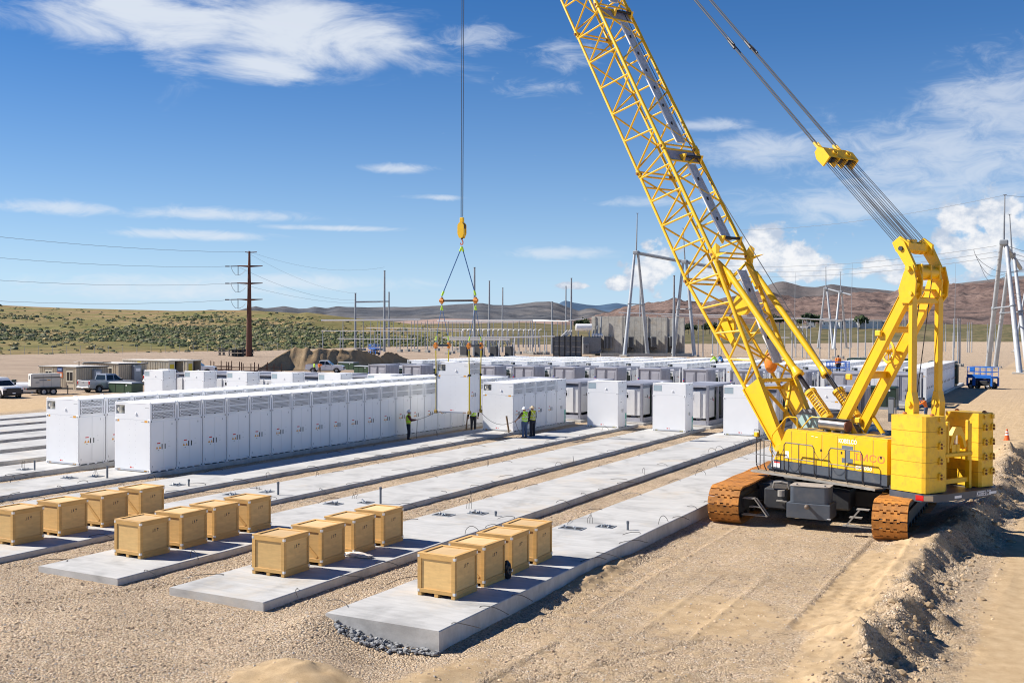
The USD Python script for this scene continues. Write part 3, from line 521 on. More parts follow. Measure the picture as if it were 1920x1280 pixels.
# ---------------------------------------------------------------- battery cabinets
CW, CD, CH, CP = 1.05, 0.735, 2.9, 1.5152
def vent_panel(z0, z1, holes):
    p = sg.box(-.60, z0, .60, z1)
    if holes:
        hs = []; r = .031; nz_ = max(2, int((z1 - z0 - .06) / .05))
        for j in range(nz_):
            zz = z0 + .05 + j * (z1 - z0 - .10) / (nz_ - 1)
            for i in range(15):
                yy = -.53 + i * .0735 + (.0367 if j % 2 else 0)
                if yy > .55: continue
                hs.append(sg.Polygon([(yy + r * math.cos(t), zz + r * .72 * math.sin(t)) for t in np.arange(6) / 6 * 2 * PI]))
        p = p.difference(shapely.union_all(hs))
    return MB().prism(p, 'x', CW - .022, CW - .010)
def make_cabinet(kind):
    t = proto('cabinet_' + kind); film = kind == 'film'
    b = MB(); z1 = CH - .015
    # shell with the opening at the upper left of the broad face and the vent bay left open to the right
    ox0, ox1, oz0, oz1 = -1.0, -.46, 2.43, 2.80
    b.box(-CW, CW - .02, -CD, CD, .10, 2.20)
    b.box(-CW + .004, ox0, -CD + .004, CD - .004, 2.205, z1); b.box(ox0, ox1, -CD + .004, CD - .004, 2.205, oz0); b.box(ox0, ox1, -CD + .004, CD - .004, oz1, z1)
    b.box(ox0, ox1, -CD + .5, CD - .004, oz0, oz1); b.box(ox1, CW - .14, -CD + .004, CD - .004, 2.205, z1)
    b.box(CW - .14, CW - .008, -CD + .004, -CD + .10, 2.205, z1); b.box(CW - .14, CW - .008, CD - .10, CD - .004, 2.205, z1); b.box(CW - .14, CW - .008, -CD + .1, CD - .1, 2.86, z1); b.box(CW - .14, CW - .008, -CD + .1, CD - .1, 2.205, 2.24); b.box(CW - .14, CW - .008, -CD + .1, CD - .1, 2.535, 2.565)
    obj('shell', b, white, t)
    obj('seam', MB().box(-CW + .03, CW - .03, -CD - .001, CD + .001, 2.2002, 2.2048), seal, t)
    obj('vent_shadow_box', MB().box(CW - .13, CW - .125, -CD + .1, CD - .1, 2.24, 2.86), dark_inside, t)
    rf = MB(); rf.cbox(-CW - .004, CW + .002, -CD - .003, CD + .003, z1, CH + .012, .008)
    for y in (-.35, .35): rf.box(-.9, .9, y - .03, y + .03, CH + .012, CH + .02)
    obj('roof', rf, white_roof, t)
    cc = []
    for x in (-CW, CW):
        for y in (-CD, CD):
            for z in (0, 2.09):
                sx, sy_ = (1 if x > 0 else -1), (1 if y > 0 else -1)
                m = MB(); m.cbox(min(x, x - sx * .16) + sx * .008, max(x, x - sx * .16) + sx * .008, min(y, y - sy_ * .13) + sy_ * .006, max(y, y - sy_ * .13) + sy_ * .006, z, z + .12, .008)
                c = obj('corner_casting', m, white, t)
                h = MB(); h.box(x + sx * .0065 - .004, x + sx * .0065 + .004, y - sy_ * .085, y - sy_ * .045, z + .03, z + .09); h.box(x - sx * .1, x - sx * .06, y + sy_ * .006 - .004, y + sy_ * .006 + .004, z + .03, z + .09)
                obj('slot', h, dark_inside, c)
    for x in (-CW + .09, CW - .06): 
        for y in (-CD + .029, CD - .029): obj('lifting_lug', MB().cbox(x - .03, x + .03, y - .031, y + .031, CH, CH + .05, .01), white, t)
    # base rail with feet
    r = MB(); r.box(-CW + .15, CW - .15, -CD + .02, -CD + .08, .03, .098); r.box(-CW + .15, CW - .15, CD - .08, CD - .02, .03, .098)
    r.box(CW - .07, CW - .012, -CD + .14, CD - .14, .045, .098)
    for y in (-.2, .22): r.box(CW - .06, CW - .014, y - .05, y + .05, .0, .05)
    obj('base_rail', r, white, t)
    # doors
    for s, (y0, y1) in enumerate(((-.655, -.004), (.004, .655))):
        d = obj('door', MB().cbox(CW - .03, CW - .004, y0, y1, .125, 2.13, .006), white, t)
        yh = (-.085 if s == 0 else .085)
        obj('handle', MB().cbox(CW - .006, CW + .012, yh - .022, yh + .022, .95, 1.17, .006), black if not film else ink, d)
        if not film or s == 1:
            obj('latch', MB().box(CW - .004, CW + .002, (-.6 if s == 0 else .46), (-.585 if s == 0 else .48), (.2 if s == 0 else 1.94), (.3 if s == 0 else 2.02)), ink, d)
    for y in (-.69, .69): obj('door_frame', MB().box(CW - .06, CW - .006, y - .03, y + .03, .13, 2.08), white, t)
    # vents
    for z0, z1_, zl in ((2.245, 2.53, 2.275), (2.57, 2.855, 2.83)):
        v = obj('vent_grille', vent_panel(z0, z1_, not film), vent_white, t)
        obj('clip', MB().box(CW - .012, CW - .004, -.05, .05, zl - .02, zl + .02), black, v)
    # opening
    if film: obj('film_cover', MB().box(ox0 + .01, ox1 - .01, -CD + .01, -CD + .016, oz0 + .01, oz1 - .01), mat('grey_blue_film', (.36, .45, .50), .25, var=.08) if 'grey_blue_film' not in MATS else MATS['grey_blue_film'], t)
    else:
        pr = [(-.9, -.45, 2.75), (-.88, -.58, 2.72), (-.86, -.64, 2.62), (-.84, -.60, 2.50), (-.82, -.5, 2.45)]
        obj('wrapped_pipe', MB().path(pr, .095, 9), mat('canvas_wrap', (.70, .66, .56), .9, var=.2, scale=8) if 'canvas_wrap' not in MATS else MATS['canvas_wrap'], t, smooth=50)
        obj('pipe_stub', MB().tube((-.62, -.3, 2.44), (-.62, -.3, 2.79), .04, 8).tube((-.72, -.28, 2.44), (-.72, -.28, 2.79), .03, 8), galv_d, t)
    obj('lug', MB().cbox(.20, .25, -CD - .03, -CD + .01, 2.40, 2.50, .01).box(.16, .2, -CD - .02, -CD + .01, 2.40, 2.42), white, t)
    st = MB(); yl = -CD - .0015
    col = mat('yellow_label', (.62, .52, .05), .5) if 'yellow_label' not in MATS else MATS['yellow_label']
    for x in ((-.88, .80) if not film else ()): obj('warning_label', MB().box(x - .09, x + .09, yl, yl + .002, 2.10, 2.185), amber, t)
    for x in (-.86, .80):
        obj('base_label', MB().box(x - .13, x - .01, -CD + .0185, -CD + .02, .045, .085).box(x + .01, x + .12, -CD + .0185, -CD + .02, .045, .085), amber if not film else col, t)
    obj('red_label', MB().box(-.14, -.04, yl, yl + .002, .155, .21), red, t); obj('small_label', MB().box(.02, .06, yl, yl + .002, .16, .20), paper if False else red, t)
    if not film:
        rv = MB()
        for x in (-.15, .18):
            for i in range(8): z = .3 + i * .245; rv.box(x - .007, x + .007, yl, yl + .002, z, z + .016)
        for i in range(8): z = .3 + i * .245; rv.box(.985, .997, yl, yl + .002, z, z + .016)
        for x in (-.85, -.45, -.1, .25): rv.box(x, x + .012, yl, yl + .002, 2.155, 2.168)
        obj('rivets', rv, ink, t)
        obj('stencil', MB().box(.74, .98, yl + .005, yl + .0065, 2.70, 2.715).box(.5, .72, yl, yl + .002, 2.11, 2.122), ink, t)
        xd = CW - .004
        for y in (-.36, -.20): obj('hazard_triangle', MB().prism([(y - .065, .975), (y + .065, .975), (y, 1.085)], 'x', xd, xd + .002), amber, t)
        obj('danger_label', MB().box(xd, xd + .002, -.36, -.18, 1.19, 1.235), red, t)
        obj('notice_label', MB().box(xd, xd + .002, -.31, -.24, .90, .925).box(xd, xd + .002, .28, .33, 1.24, 1.25).box(xd, xd + .002, .29, .31, 1.03, 1.05).box(xd, xd + .002, .35, .365, 1.03, 1.05), ink, t)
    else:
        xd = CW - .004
        g = sg.box(.50, .02, .64, .84).buffer(.03).difference(sg.box(.56, -.2, .60, .5).buffer(.02))
        obj('logo_sticker', MB().prism(g, 'x', xd, xd + .002), green_logo, t)
        obj('notice_label', MB().box(xd, xd + .002, -.33, -.12, 1.58, 1.61).box(xd, xd + .002, -.26, -.2, 1.78, 1.8), ink, t)
        obj('hazard_label', MB().box(xd, xd + .002, -.2, -.16, 1.06, 1.11), col, t)
    return t
cab_vent, cab_film = make_cabinet('vented'), make_cabinet('film')
def cabinet(k, y, kind, label, group, z=None, rz=0.0, x=None):
    xr = slab_x(k) - .077
    return copy('battery_cabinet', cab_film if kind == 'film' else cab_vent, label, 'battery cabinet', (xr - CW if x is None else x, y + CD + .01, zk(k) + .002 if z is None else z), rz, group)
for i in range(21):
    w = ordinal(i + 1)
    cabinet(6, 31.403 + i * CP, 'film' if i == 20 else 'v', f'white battery cabinet with mesh vents, {w} from the near end of the front long row', 'cabinets of the front long row')
    cabinet(7, 31.546 + i * CP, 'film' if i == 20 else 'v', f'white battery cabinet, {w} from the near end of the rear long row', 'cabinets of the rear long row')
for i in range(5):
    cabinet(5, 55.342 + i * CP, 'film' if i == 4 else 'v', f'white battery cabinet in the short row behind two workers, {["nearest, broad side lit", "second", "third", "fourth", "furthest, teal logo"][i]}', 'cabinets of the short row')
for k, y, w in ((4, 60.831, 'first right of the short row'), (3, 60.4, 'second right of the short row'), (2, 60.0, 'third right of the short row'), (1, 60.4, 'behind the crane boom foot')):
    cabinet(k, y, 'film' if k > 1 else 'v', f'lone white battery cabinet on a slab end, {w}', 'lone cabinets at the far slab ends')
for k in range(8, 14):
    cabinet(k, 62.3, 'film', f'lone white cabinet behind the long rows, {["rightmost", "second from right", "third from right", "third from left", "second from left", "leftmost"][k - 8]}', 'lone cabinets behind the long rows')
for k in range(1, 14):
    for i in range(18 if k > 2 else 19):
        cabinet(k, 101.6 + i * CP, 'v', (f'white cabinet of the long row beyond the crane counterweight, {ordinal(i + 1)} from its near end' if k == 1 else f'far white cabinet, {ordinal(i + 1)} from the front in the {ordinal(k)} row from the right'), 'cabinets of the block behind')

# ---------------------------------------------------------------- plywood crates
def ply(name, col, rnd):
    return mat(name, col, .62, var=.12, scale=2.0, stretch=(1.0, 1.0, 6.0), rnd=rnd, dirt=(.38, .22, .08), dirt_amt=.30, dirt_scale=6.0)
ply_m, ply_top, pine = ply('birch_plywood', (.63, .405, .155), .16), ply('plywood_lid', (.66, .45, .215), .18), ply('pine_board', (.56, .33, .105), .13)
def make_crate(kind):
    t = proto('crate_' + kind); w, d, h = .50, .50, .96
    obj('panel', MB().box(-w + .03, w - .03, -d + .022, -d + .034, .10, h - .03), ply_m, t, label=None)
    obj('panel', MB().box(w - .034, w - .022, -d + .03, d - .03, .10, h - .03), ply_m, t); obj('panel', MB().box(-w + .022, -w + .034, -d + .03, d - .03, .10, h - .03), ply_m, t); obj('panel', MB().box(-w + .03, w - .03, d - .034, d - .022, .10, h - .03), ply_m, t)
    obj('lid', MB().box(-w + .02, w - .02, -d + .02, d - .02, h - .028, h - .012), ply_top, t)
    for a, b in (((-w, w, -d, -d + .10), 0), ((-w, w, d - .10, d), 0), ((-w, -w + .10, -d + .10, d - .10), 0), ((w - .10, w, -d + .10, d - .10), 0)): obj('lid_board', MB().cbox(*a, h - .012, h + .012, .004), pine, t)
    B = .022
    for z0, z1 in ((.08, .17), (h - .115, h - .012)):
        obj('frame_board', MB().cbox(-w, w, -d, -d + B, z0, z1, .003), pine, t); obj('frame_board', MB().cbox(w - B, w, -d + B + .001, d - B - .001, z0, z1, .003), pine, t)
        obj('frame_board', MB().cbox(-w, -w + B, -d + B + .001, d - B - .001, z0, z1, .003), pine, t); obj('frame_board', MB().cbox(-w, w, d - B, d, z0, z1, .003), pine, t)
    for s in (-1, 1):
        x0, x1 = (-w, -w + .10) if s < 0 else (w - .10, w)
        obj('frame_board', MB().cbox(x0, x1, -d, -d + B, .171, h - .116, .003), pine, t)
        y0, y1 = (-d + B + .001, -d + .09) if s < 0 else (d - .09, d - B - .001)
        obj('frame_board', MB().cbox(w - B, w, y0, y1, .171, h - .116, .003), pine, t)
    if kind in ('braced',):
        obj('brace', MB().bar((-w + .16, -d + .012, .80), (w - .16, -d + .012, .2), .012, .09, up=(0, 0, 1)), pine, t)
    for x in (-w + .055, 0, w - .055): obj('skid', MB().cbox(x - .05, x + .05, -d + .005, d - .005, 0, .079, .004), pine, t)
    for x in (-w, w):
        for z in (.12, h - .06):
            m = MB(); s = 1 if x > 0 else -1
            m.box(x - s * .055 - .03 * 0, x - s * .0, -d - .003, -d + .001, z - .03, z + .03) if s > 0 else m.box(x, x + .055, -d - .003, -d + .001, z - .03, z + .03)
            if s > 0: m.box(w - .001, w + .003, -d - .003, -d + .055, z - .03, z + .03); 
            obj('corner_bracket', m, alu, t)
    for z in (.12, h - .06): obj('corner_bracket', MB().box(w - .001, w + .003, d - .055, d + .003, z - .03, z + .03), alu, t)
    # stencilled marks: glass, this way up, keep dry
    xs = w - .021; mk = MB(); 
    mk.prism([(-.07, .72), (-.06, .72), (-.06, .66), (-.045, .65), (-.045, .645), (-.085, .645), (-.085, .65), (-.07, .66)], 'x', xs, xs + .002)
    mk.prism([(-.01, .645), (.01, .645), (.01, .695), (.022, .695), (0, .73), (-.022, .695), (-.01, .695)], 'x', xs, xs + .002)
    mk.prism([(.055, .70), (.07, .725), (.09, .73), (.11, .725), (.125, .70), (.094, .70), (.094, .65), (.086, .65), (.086, .70)], 'x', xs, xs + .002)
    obj('stencil_mark', mk, black, t)
    return t
crate_plain, crate_braced = make_crate('plain'), make_crate('braced')
CR = {1: (-12.45, [20.35, 21.7, 23.06, 24.4]), 2: (-17.15, [20.15, 21.58, 23.0, 24.35]), 3: (-21.75, [19.95, 21.35, 22.65, 24.05]), 4: (-26.15, [19.45, 20.95, 22.5, 23.95])}
pos = ['frontmost of four', 'second of four', 'third of four', 'rearmost of four']
wh = {1: 'on the nearest slab', 2: 'on the second slab from the crane', 3: 'on the third slab from the crane', 4: 'on the fourth slab, left frame edge'}
for k, (x, ys) in CR.items():
    for i, y in enumerate(ys):
        br = (k, i) in ((3, 3), (1, 1), (2, 1), (4, 2), (4, 3))
        copy('plywood_crate', crate_braced if br else crate_plain, f'plywood crate {wh[k]}, {pos[i]}', 'crate', (x + rng.uniform(-.03, .03), y, 0.002), rng.uniform(-.03, .03), 'plywood crates on the slab ends')
bag = MB()
tt = trimesh.creation.icosphere(3, 1.0); v = np.array(tt.vertices); v = v * (1 + .9 * (meshkit.fbm(v * 2.5, 3, 5)[:, None] - .5)) * (.11, .09, .24) + (0, 0, .2)
obj('refuse_bag', (v + atz(951, 1084, 0), tt.faces), mat('black_plastic_film', (.012, .012, .013), .3), smooth=True, label='black plastic refuse bag between the crates of the nearest slab', cat='bag')
v2 = np.array(tt.vertices); v2 = v2 * (1 + .8 * (meshkit.fbm(v2 * 3.0, 4, 9)[:, None] - .5)) * (.42, .16, .07) + (0, 0, .05)
obj('crumpled_plastic', (v2 + atz(672, 1043, 0), tt.faces), mat('clear_plastic_heap', (.62, .57, .52), .35, var=.3, scale=9), smooth=30, label='crumpled clear plastic wrap beside crates of the second slab', cat='plastic wrap')
# broken concrete below the end of the nearest slab
rub = MB()
for i in range(620):
    u = rng.uniform(0, 1); px = 630 + 192 * u; py = 1197 + 27 * u + rng.uniform(-11, 15) * (1 - .6 * abs(u - .5)); p = atz(px, py, -.5); s = .014 + .062 * rng.uniform() ** 2; p[2] = float(ground_z(p[0], p[1])) + .02 + .4 * s
    q = rng.normal(size=(14, 3)); q /= np.linalg.norm(q, axis=1)[:, None]; q *= rng.uniform(.55, 1.15, (14, 1)); rub.hull(q * (s * rng.uniform(.8, 1.5), s, s * rng.uniform(.5, .95)) + p)
obj('rubble', rub, mat('broken_concrete', (.22, .225, .23), .95, var=.5, scale=14, bump=.01, bscale=60), label='heap of broken grey concrete below the end of the nearest slab', kind='stuff')
# ---------------------------------------------------------------- the crawler crane
CC = np.array([-7.446, 38.518, -0.42]); TH = 2.629
AU = np.array([math.cos(TH), math.sin(TH), 0]); BV = np.array([-AU[1], AU[0], 0])
def loc_uv(V): V = np.asarray(V, float); return V[:, :1] * AU + V[:, 1:2] * BV + np.stack([0 * V[:, 2], 0 * V[:, 2], V[:, 2] + .42], 1)
def KB(): return MB(loc_uv)
def loc_w(V): return np.asarray(V, float) - CC
def WB(): return MB(loc_w)
def W3(u, v, z): return np.array([CC[0], CC[1], 0]) + AU * u + BV * v + np.array([0, 0, z])
crane = thing('crawler_crane', 'yellow lattice boom crawler crane lifting a white cabinet', 'crane', CC)
def cp(name, mb, m, parent=None, **kw): return obj(name, mb, m, parent or crane, **kw)

# crawlers: frame, wheels and shoes
def shoe(s0):
    w, p, th = .52, .262, .06; a = .042
    e = [(-w, 0), (-.30, 0), (-.30, a), (-.20, a), (-.20, -a), (-.10, -a), (-.10, a), (.02, a), (.02, -a), (.12, -a), (.12, a), (.22, a), (.22, -a), (.30, -a), (.30, 0), (w, 0)]
    lo = [(x, y - p / 2 + .012) for x, y in e]; hi = [(x, y + p / 2 - .012) for x, y in e]
    return sg.Polygon(lo + hi[::-1])
SHOE = MB().prism(shoe(0), 'z', 0, .058); sv, sf = SHOE.arr()
pads = MB().box(-.46, -.44, -.02, .02, .058, .066).box(.44, .46, -.02, .02, .058, .066).box(-.17, .17, -.05, .05, -.05, 0).arr()
sv = np.vstack([sv, pads[0]]); sf = np.vstack([sf, pads[1] + len(SHOE.arr()[0])])
for xc, y0, yl in ((-10.03, 34.0, 8.6), (-4.68, 33.52, 8.6)):
    R, zc = .565, .20; ya, yb = y0 + R + .06, y0 + yl - R
    s = 1 if xc < -7.4 else -1
    fr = WB(); fr.cbox(xc - .33, xc + .33, ya - .15, yb + .15, zc - .36, zc + .34, .05); fr.box(xc - .42, xc + .42, ya + .5, yb - .5, zc - .15, zc + .2)
    tf = cp('track_frame', fr, dark_frame)
    for yw in (ya, yb): cp('idler_wheel', WB().tube((xc - .22, yw, zc), (xc + .22, yw, zc), R - .02, 22), dark_frame, tf, smooth=40)
    for i in range(9):
        yw = ya + .75 + i * (yb - ya - 1.5) / 8; cp('track_roller', WB().tube((xc - .3, yw, zc - .40), (xc + .3, yw, zc - .40), .14, 12), dark_frame, tf, smooth=40)
    per = 2 * (yb - ya) + 2 * PI * R; n = int(per / .262)
    for i in range(n):
        t = (i + .3) / n * per; Ls = yb - ya
        if t < Ls: y, z, ang = ya + t, zc + R, 0.0
        elif t < Ls + PI * R: q = (t - Ls) / R; y, z, ang = yb + R * math.sin(q), zc + R * math.cos(q), -q
        elif t < 2 * Ls + PI * R: y, z, ang = yb - (t - Ls - PI * R), zc - R, PI
        else: q = (t - 2 * Ls - PI * R) / R; y, z, ang = ya - R * math.sin(q), zc - R * math.cos(q), PI - q
        if z > zc + .3: z -= .022 * math.sin((y - ya) / (yb - ya) * PI * 3) ** 2
        ca, sa = math.cos(ang), math.sin(ang); V = sv.copy(); V2 = np.stack([V[:, 0] + xc, y + V[:, 1] * ca - V[:, 2] * sa, z + V[:, 1] * sa + V[:, 2] * ca], 1)
        cp('track_shoe', WB().add(V2, sf), rust_shoe, tf)
    # steps on the inner side
    x0, x1 = (xc + .55, xc + 1.05) if s > 0 else (xc - 1.05, xc - .55); yy = y0 + .55; lad = WB()
    for i, (z, o) in enumerate(((.47, 0), (.20, .22), (-.08, .42))):
        o = o * s; lad.box(min(x0 + o, x1 + o), max(x0 + o, x1 + o) - .12, yy - .1, yy + .16, z - .025, z)
    for dy in (-.09, .15): lad.bar((x0 + (.0 if s > 0 else .5), yy + dy, -.1), (x0 + (.0 if s > 0 else .5), yy + dy, .46), .04, .04); lad.bar((xc + s * .95, yy + dy, .46), (xc + s * 1.38, yy + dy, -.1), .04, .04); lad.bar((xc + s * .52, yy + dy, -.09), (xc + s * 1.38, yy + dy, -.09), .03, .03)
    cp('access_steps', lad, worn_plate, tf)
cb = WB(); cb.cbox(-9.7, -5.0, 37.2, 38.3, .0, .62, .06); cb.cbox(-9.7, -5.0, 39.3, 40.4, .0, .62, .06); cb.cbox(-8.6, -6.3, 36.2, 41.2, .02, .7, .06)
cb.tube((-7.446, 38.518, .6), (-7.446, 38.518, .98), 1.05, 32); cp('carbody', cb, dark_frame)
cp('slewing_ring', WB().tube((-7.446, 38.518, .74), (-7.446, 38.518, .90), 1.18, 40), black, smooth=40)
tk = WB(); tk.cbox(-8.02, -6.62, 34.45, 35.5, -.06, .44, .02); lowbox = cp('toolbox', tk, grey_blue)
rb = sg.box(-7.94, 34.5, -6.68, 35.35).buffer(-.16).buffer(.16); cp('fuel_tank', WB().prism(rb, 'z', .45, .98), grey_blue, smooth=35)
cp('tank_lid', WB().prism(rb.buffer(.012), 'z', .985, 1.0).tube((-7.75, 34.7, 1.0), (-7.75, 34.7, 1.05), .05, 10).tube((-6.85, 34.7, 1.0), (-6.85, 34.7, 1.05), .05, 10), mat('dusty_steel_lid', (.30, .27, .24), .8, var=.2))
cp('pull_hook', WB().tube((-7.33, 34.45, .36), (-7.33, 34.30, .36), .05, 8).sphere((-7.33, 34.29, .36), .08), mat('worn_hook_steel', (.16, .12, .09), .6), lowbox); cp('bumper_plate', WB().box(-6.72, -6.60, 34.44, 34.449, -.02, .0), paper, lowbox)
cp('valve_box', WB().cbox(-8.9, -8.15, 35.0, 36.2, .1, .78, .04), dark_frame)
cp('hose_reel', WB().path([(-8.6, 35.0, .8), (-8.55, 34.95, 1.0), (-8.3, 34.9, 1.03), (-8.1, 34.9, 1.0), (-8.05, 34.95, .8)], .035, 7).tube((-8.3, 34.9, .55), (-8.3, 34.9, .75), .12, 10).box(-8.45, -8.1, 34.8, 34.95, .38, .42), worn_plate)

# upper works
dk = KB(); dk.prism([(1.5, -1.5), (1.5, 1.5), (-3.84, 1.5), (-3.84, -1.5)], 'z', .98, 1.10); dk.box(-3.6, 1.2, -.5, .5, .9, 1.35); cp('deck', dk, dark_frame)
cp('skirt', KB().prism([(1.55, 1.12), (1.2, 1.415), (-3.66, 1.415), (-3.66, 1.06), (1.5, 1.06)], 'y', .36, 1.545), grey_blue)
prof = sg.Polygon([(1.2, 1.42), (.62, 2.545), (-3.66, 2.545), (-3.66, 1.42)])
cp('engine_house', KB().prism(prof, 'y', .36, 1.53), yellow)
seams = [1.6, .38, -.30, -.99, -1.67, -2.36, -3.11, -3.67]
house_panels = []
for a, b in zip(seams[:-1], seams[1:]):
    q = prof.intersection(sg.box(b + .012, 1.43, a - .012, 2.51)); house_panels.append(cp('side_panel', KB().prism(q, 'y', 1.531, 1.548), yellow))
for a in seams[1:-1]: cp('panel_gap', KB().box(a - .011, a + .011, 1.5315, 1.536, 1.43, 2.51), seal)
for a, b in ((.60, -.3), (-.31, -1.0), (-1.01, -1.7), (-1.71, -2.4), (-2.41, -3.1), (-3.11, -3.64)):
    rp = cp('roof_panel', KB().cbox(b, a, .38, 1.52, 2.546, 2.566, .008), yellow); cp('grating', KB().box(b + .1, a - .1, .55, 1.2, 2.5665, 2.572), mat('dark_grating', (.16, .13, .09), .8, var=.3, scale=14) if 'dark_grating' not in MATS else MATS['dark_grating'], rp)
def text(s, h, u, z, v, m, parent=None, flip='left', bold=False, slant=0.0, sx=1.0, name='lettering'):
    t = meshkit.text_mesh(s, h, .004, bold); q = np.array(t.vertices); q[:, 0] = q[:, 0] * sx + slant * q[:, 1]
    V = np.stack([u - q[:, 0], v + q[:, 2], z + q[:, 1]], 1) if flip == 'left' else np.stack([u - q[:, 2], v - q[:, 0], z + q[:, 1]], 1)
    return cp(name, KB().add(V, t.faces), m, parent)
white_p = mat('white_lettering', (.85, .85, .83), .5); salmon = mat('faded_red_lettering', (.66, .19, .07), .5); logo_grey = mat('grey_emblem', (.13, .15, .18), .5)
text('KOBELCO', .135, -1.70, 2.30, 1.5485, white_p, bold=True, sx=.86)
text('IMCO', .235, -2.36, 1.78, 1.5485, salmon, sx=1.35)
text('CK2000', .11, -2.40, 1.49, 1.5485, white_p, bold=True, slant=.2, sx=1.1)
I = [(-1.84, 2.22), (-2.30, 2.22), (-2.30, 2.07), (-2.18, 2.07), (-2.18, 1.80), (-2.30, 1.80), (-2.30, 1.64), (-1.84, 1.64), (-1.84, 1.80), (-1.97, 1.80), (-1.97, 2.07), (-1.84, 2.07)]
cp('emblem', KB().prism(I, 'y', 1.5485, 1.5515), logo_grey)
for a in (-.95, -1.83, -3.42): cp('door_latch', KB().box(a - .03, a + .03, 1.5485, 1.556, 1.92, 2.0), black)
for a in (.58, .62): pass
cp('notice_label', KB().box(.50, .66, 1.5485, 1.551, 1.52, 1.78).box(-.62, -.52, 1.5485, 1.551, 2.40, 2.42).box(-.80, -.70, 1.5485, 1.551, 2.39, 2.41), white_p)
cp('danger_label', KB().box(.92, 1.18, 1.546, 1.549, 1.16, 1.36).box(1.22, 1.33, 1.546, 1.549, 1.15, 1.37), white_p); cp('danger_stripe', KB().box(.92, 1.18, 1.5492, 1.5505, 1.31, 1.36), red)
# walkway with hand rails
wk = KB(); wk.box(-3.55, 1.9, 1.58, 2.0, .965, 1.0); wk.box(-3.55, 1.9, 1.985, 2.01, .93, .965); cp('walkway', wk, worn_plate)
for i in range(5): cp('walkway_tread', KB().box(1.8 - i * 1.07 - 1.0, 1.8 - i * 1.07, 1.62, 1.97, 1.001, 1.012), mat('worn_timber_tread', (.27, .22, .16), .85, var=.3, stretch=(6, 1, 1)) if i == 0 else MATS['worn_timber_tread'])
rail_m = mat('charcoal_rail_paint', (.05, .055, .065), .5)
for a, b in ((1.66, .90), (.33, -1.02), (-1.66, -3.02)):
    r_ = KB(); zt = 2.14
    top = [(a + .06, 1.78, 1.02), (a + .05, 1.9, 1.2), (a, 1.97, 1.35), (a, 1.98, zt - .1), (a - .08, 1.98, zt), (b + .08, 1.98, zt), (b, 1.98, zt - .1), (b, 1.97, 1.35), (b + .05, 1.9, 1.2), (b + .06, 1.78, 1.02)]
    r_.path(top, .022, 7); m_ = (a + b) / 2
    r_.path([(m_ + .06, 1.78, 1.02), (m_ + .05, 1.9, 1.2), (m_, 1.975, 1.35), (m_, 1.98, zt)], .02, 6); r_.tube((a, 1.98, 1.60), (b, 1.98, 1.60), .017, 6)
    if a > 1: r_.tube((a - .2, 1.98, 1.1), (a - .2, 1.98, zt), .017, 6); r_.tube((a, 1.98, 1.25), (a - .2, 1.98, 1.25), .015, 6)
    cp('hand_rail', r_, rail_m, smooth=40)
def sag(p, q, d, n=9): t = np.linspace(0, 1, n)[:, None]; P = np.array(p) * (1 - t) + np.array(q) * t; P[:, 2] -= d * 4 * (t * (1 - t))[:, 0]; return P
for p, q in (((.9, 1.98, 1.85), (.33, 1.98, 1.95), ), ((-1.02, 1.98, 2.0), (-1.66, 1.98, 2.0))): cp('safety_chain', KB().path(sag(p, q, .30), .009, 5), rail_m)
mir = cp('mirror_arm', KB().path([(1.66, 1.98, 2.1), (1.60, 2.02, 2.2), (1.59, 2.03, 2.25)], .02, 6), rail_m)
q = sg.box(1.46, 2.22, 1.72, 2.50).buffer(-.05).buffer(.05)
cp('mirror', KB().prism(q, 'y', 2.0, 2.04), rail_m, mir); cp('mirror_glass', KB().prism(q.buffer(-.02), 'y', 2.041, 2.045), mat('mirror_face', (.8, .82, .84), .05, metal=1.0, var=.0), mir); cp('work_lamp', KB().cbox(1.47, 1.64, 2.05, 2.13, 2.24, 2.40, .02), yellow, mir)
# hand rail on the house front
cp('yellow_rail', KB().path([(1.28, 1.5, 1.5), (1.45, 1.5, 1.75), (1.35, 1.48, 2.3), (.75, 1.45, 2.95), (.62, 1.4, 3.0), (.3, 1.4, 3.0), (.25, 1.4, 2.95), (.25, 1.4, 2.55)], .022, 7).path([(.52, .9, 2.56), (.1, .9, 2.98), (0, .9, 3.02), (-.4, .9, 3.02), (-.46, .9, 2.96), (-.46, .9, 2.56)], .022, 7), yellow, smooth=40)
# operator's cab on the far side
cabp = [(.85, 1.1), (.85, 3.0), (1.0, 3.12), (1.95, 3.12), (2.35, 2.75), (2.6, 1.7), (2.6, 1.1)]
cb_ = cp('operator_cab', KB().prism(cabp, 'y', -1.75, -1.68).prism(cabp, 'y', -.82, -.75).box(.85, 2.6, -1.68, -.82, 1.1, 1.3).box(.85, .92, -1.68, -.82, 1.3, 3.0).prism([(1.0, 3.05), (1.0, 3.12), (1.95, 3.12), (1.95, 3.05)], 'y', -1.68, -.82).box(.85, 1.05, -1.68, -.82, 2.9, 3.05), mat('cab_grey_paint', (.20, .205, .215), .45, var=.08))
wn = [(1.15, 1.9), (1.15, 2.9), (1.9, 2.95), (2.22, 2.6), (2.40, 1.9)]
for v0 in (-.745, -1.757): cp('window', KB().prism(wn, 'y', v0, v0 + .006), mat('cab_window_tint', (.32, .46, .45), .08, var=.1) if v0 > -1 else MATS['cab_window_tint'], cb_)
cp('windscreen', KB().hull([(2.36, -1.66, 2.75), (2.36, -.84, 2.75), (2.61, -1.66, 1.72), (2.61, -.84, 1.72), (2.355, -1.66, 2.75), (2.605, -.84, 1.72)]), glass, cb_)
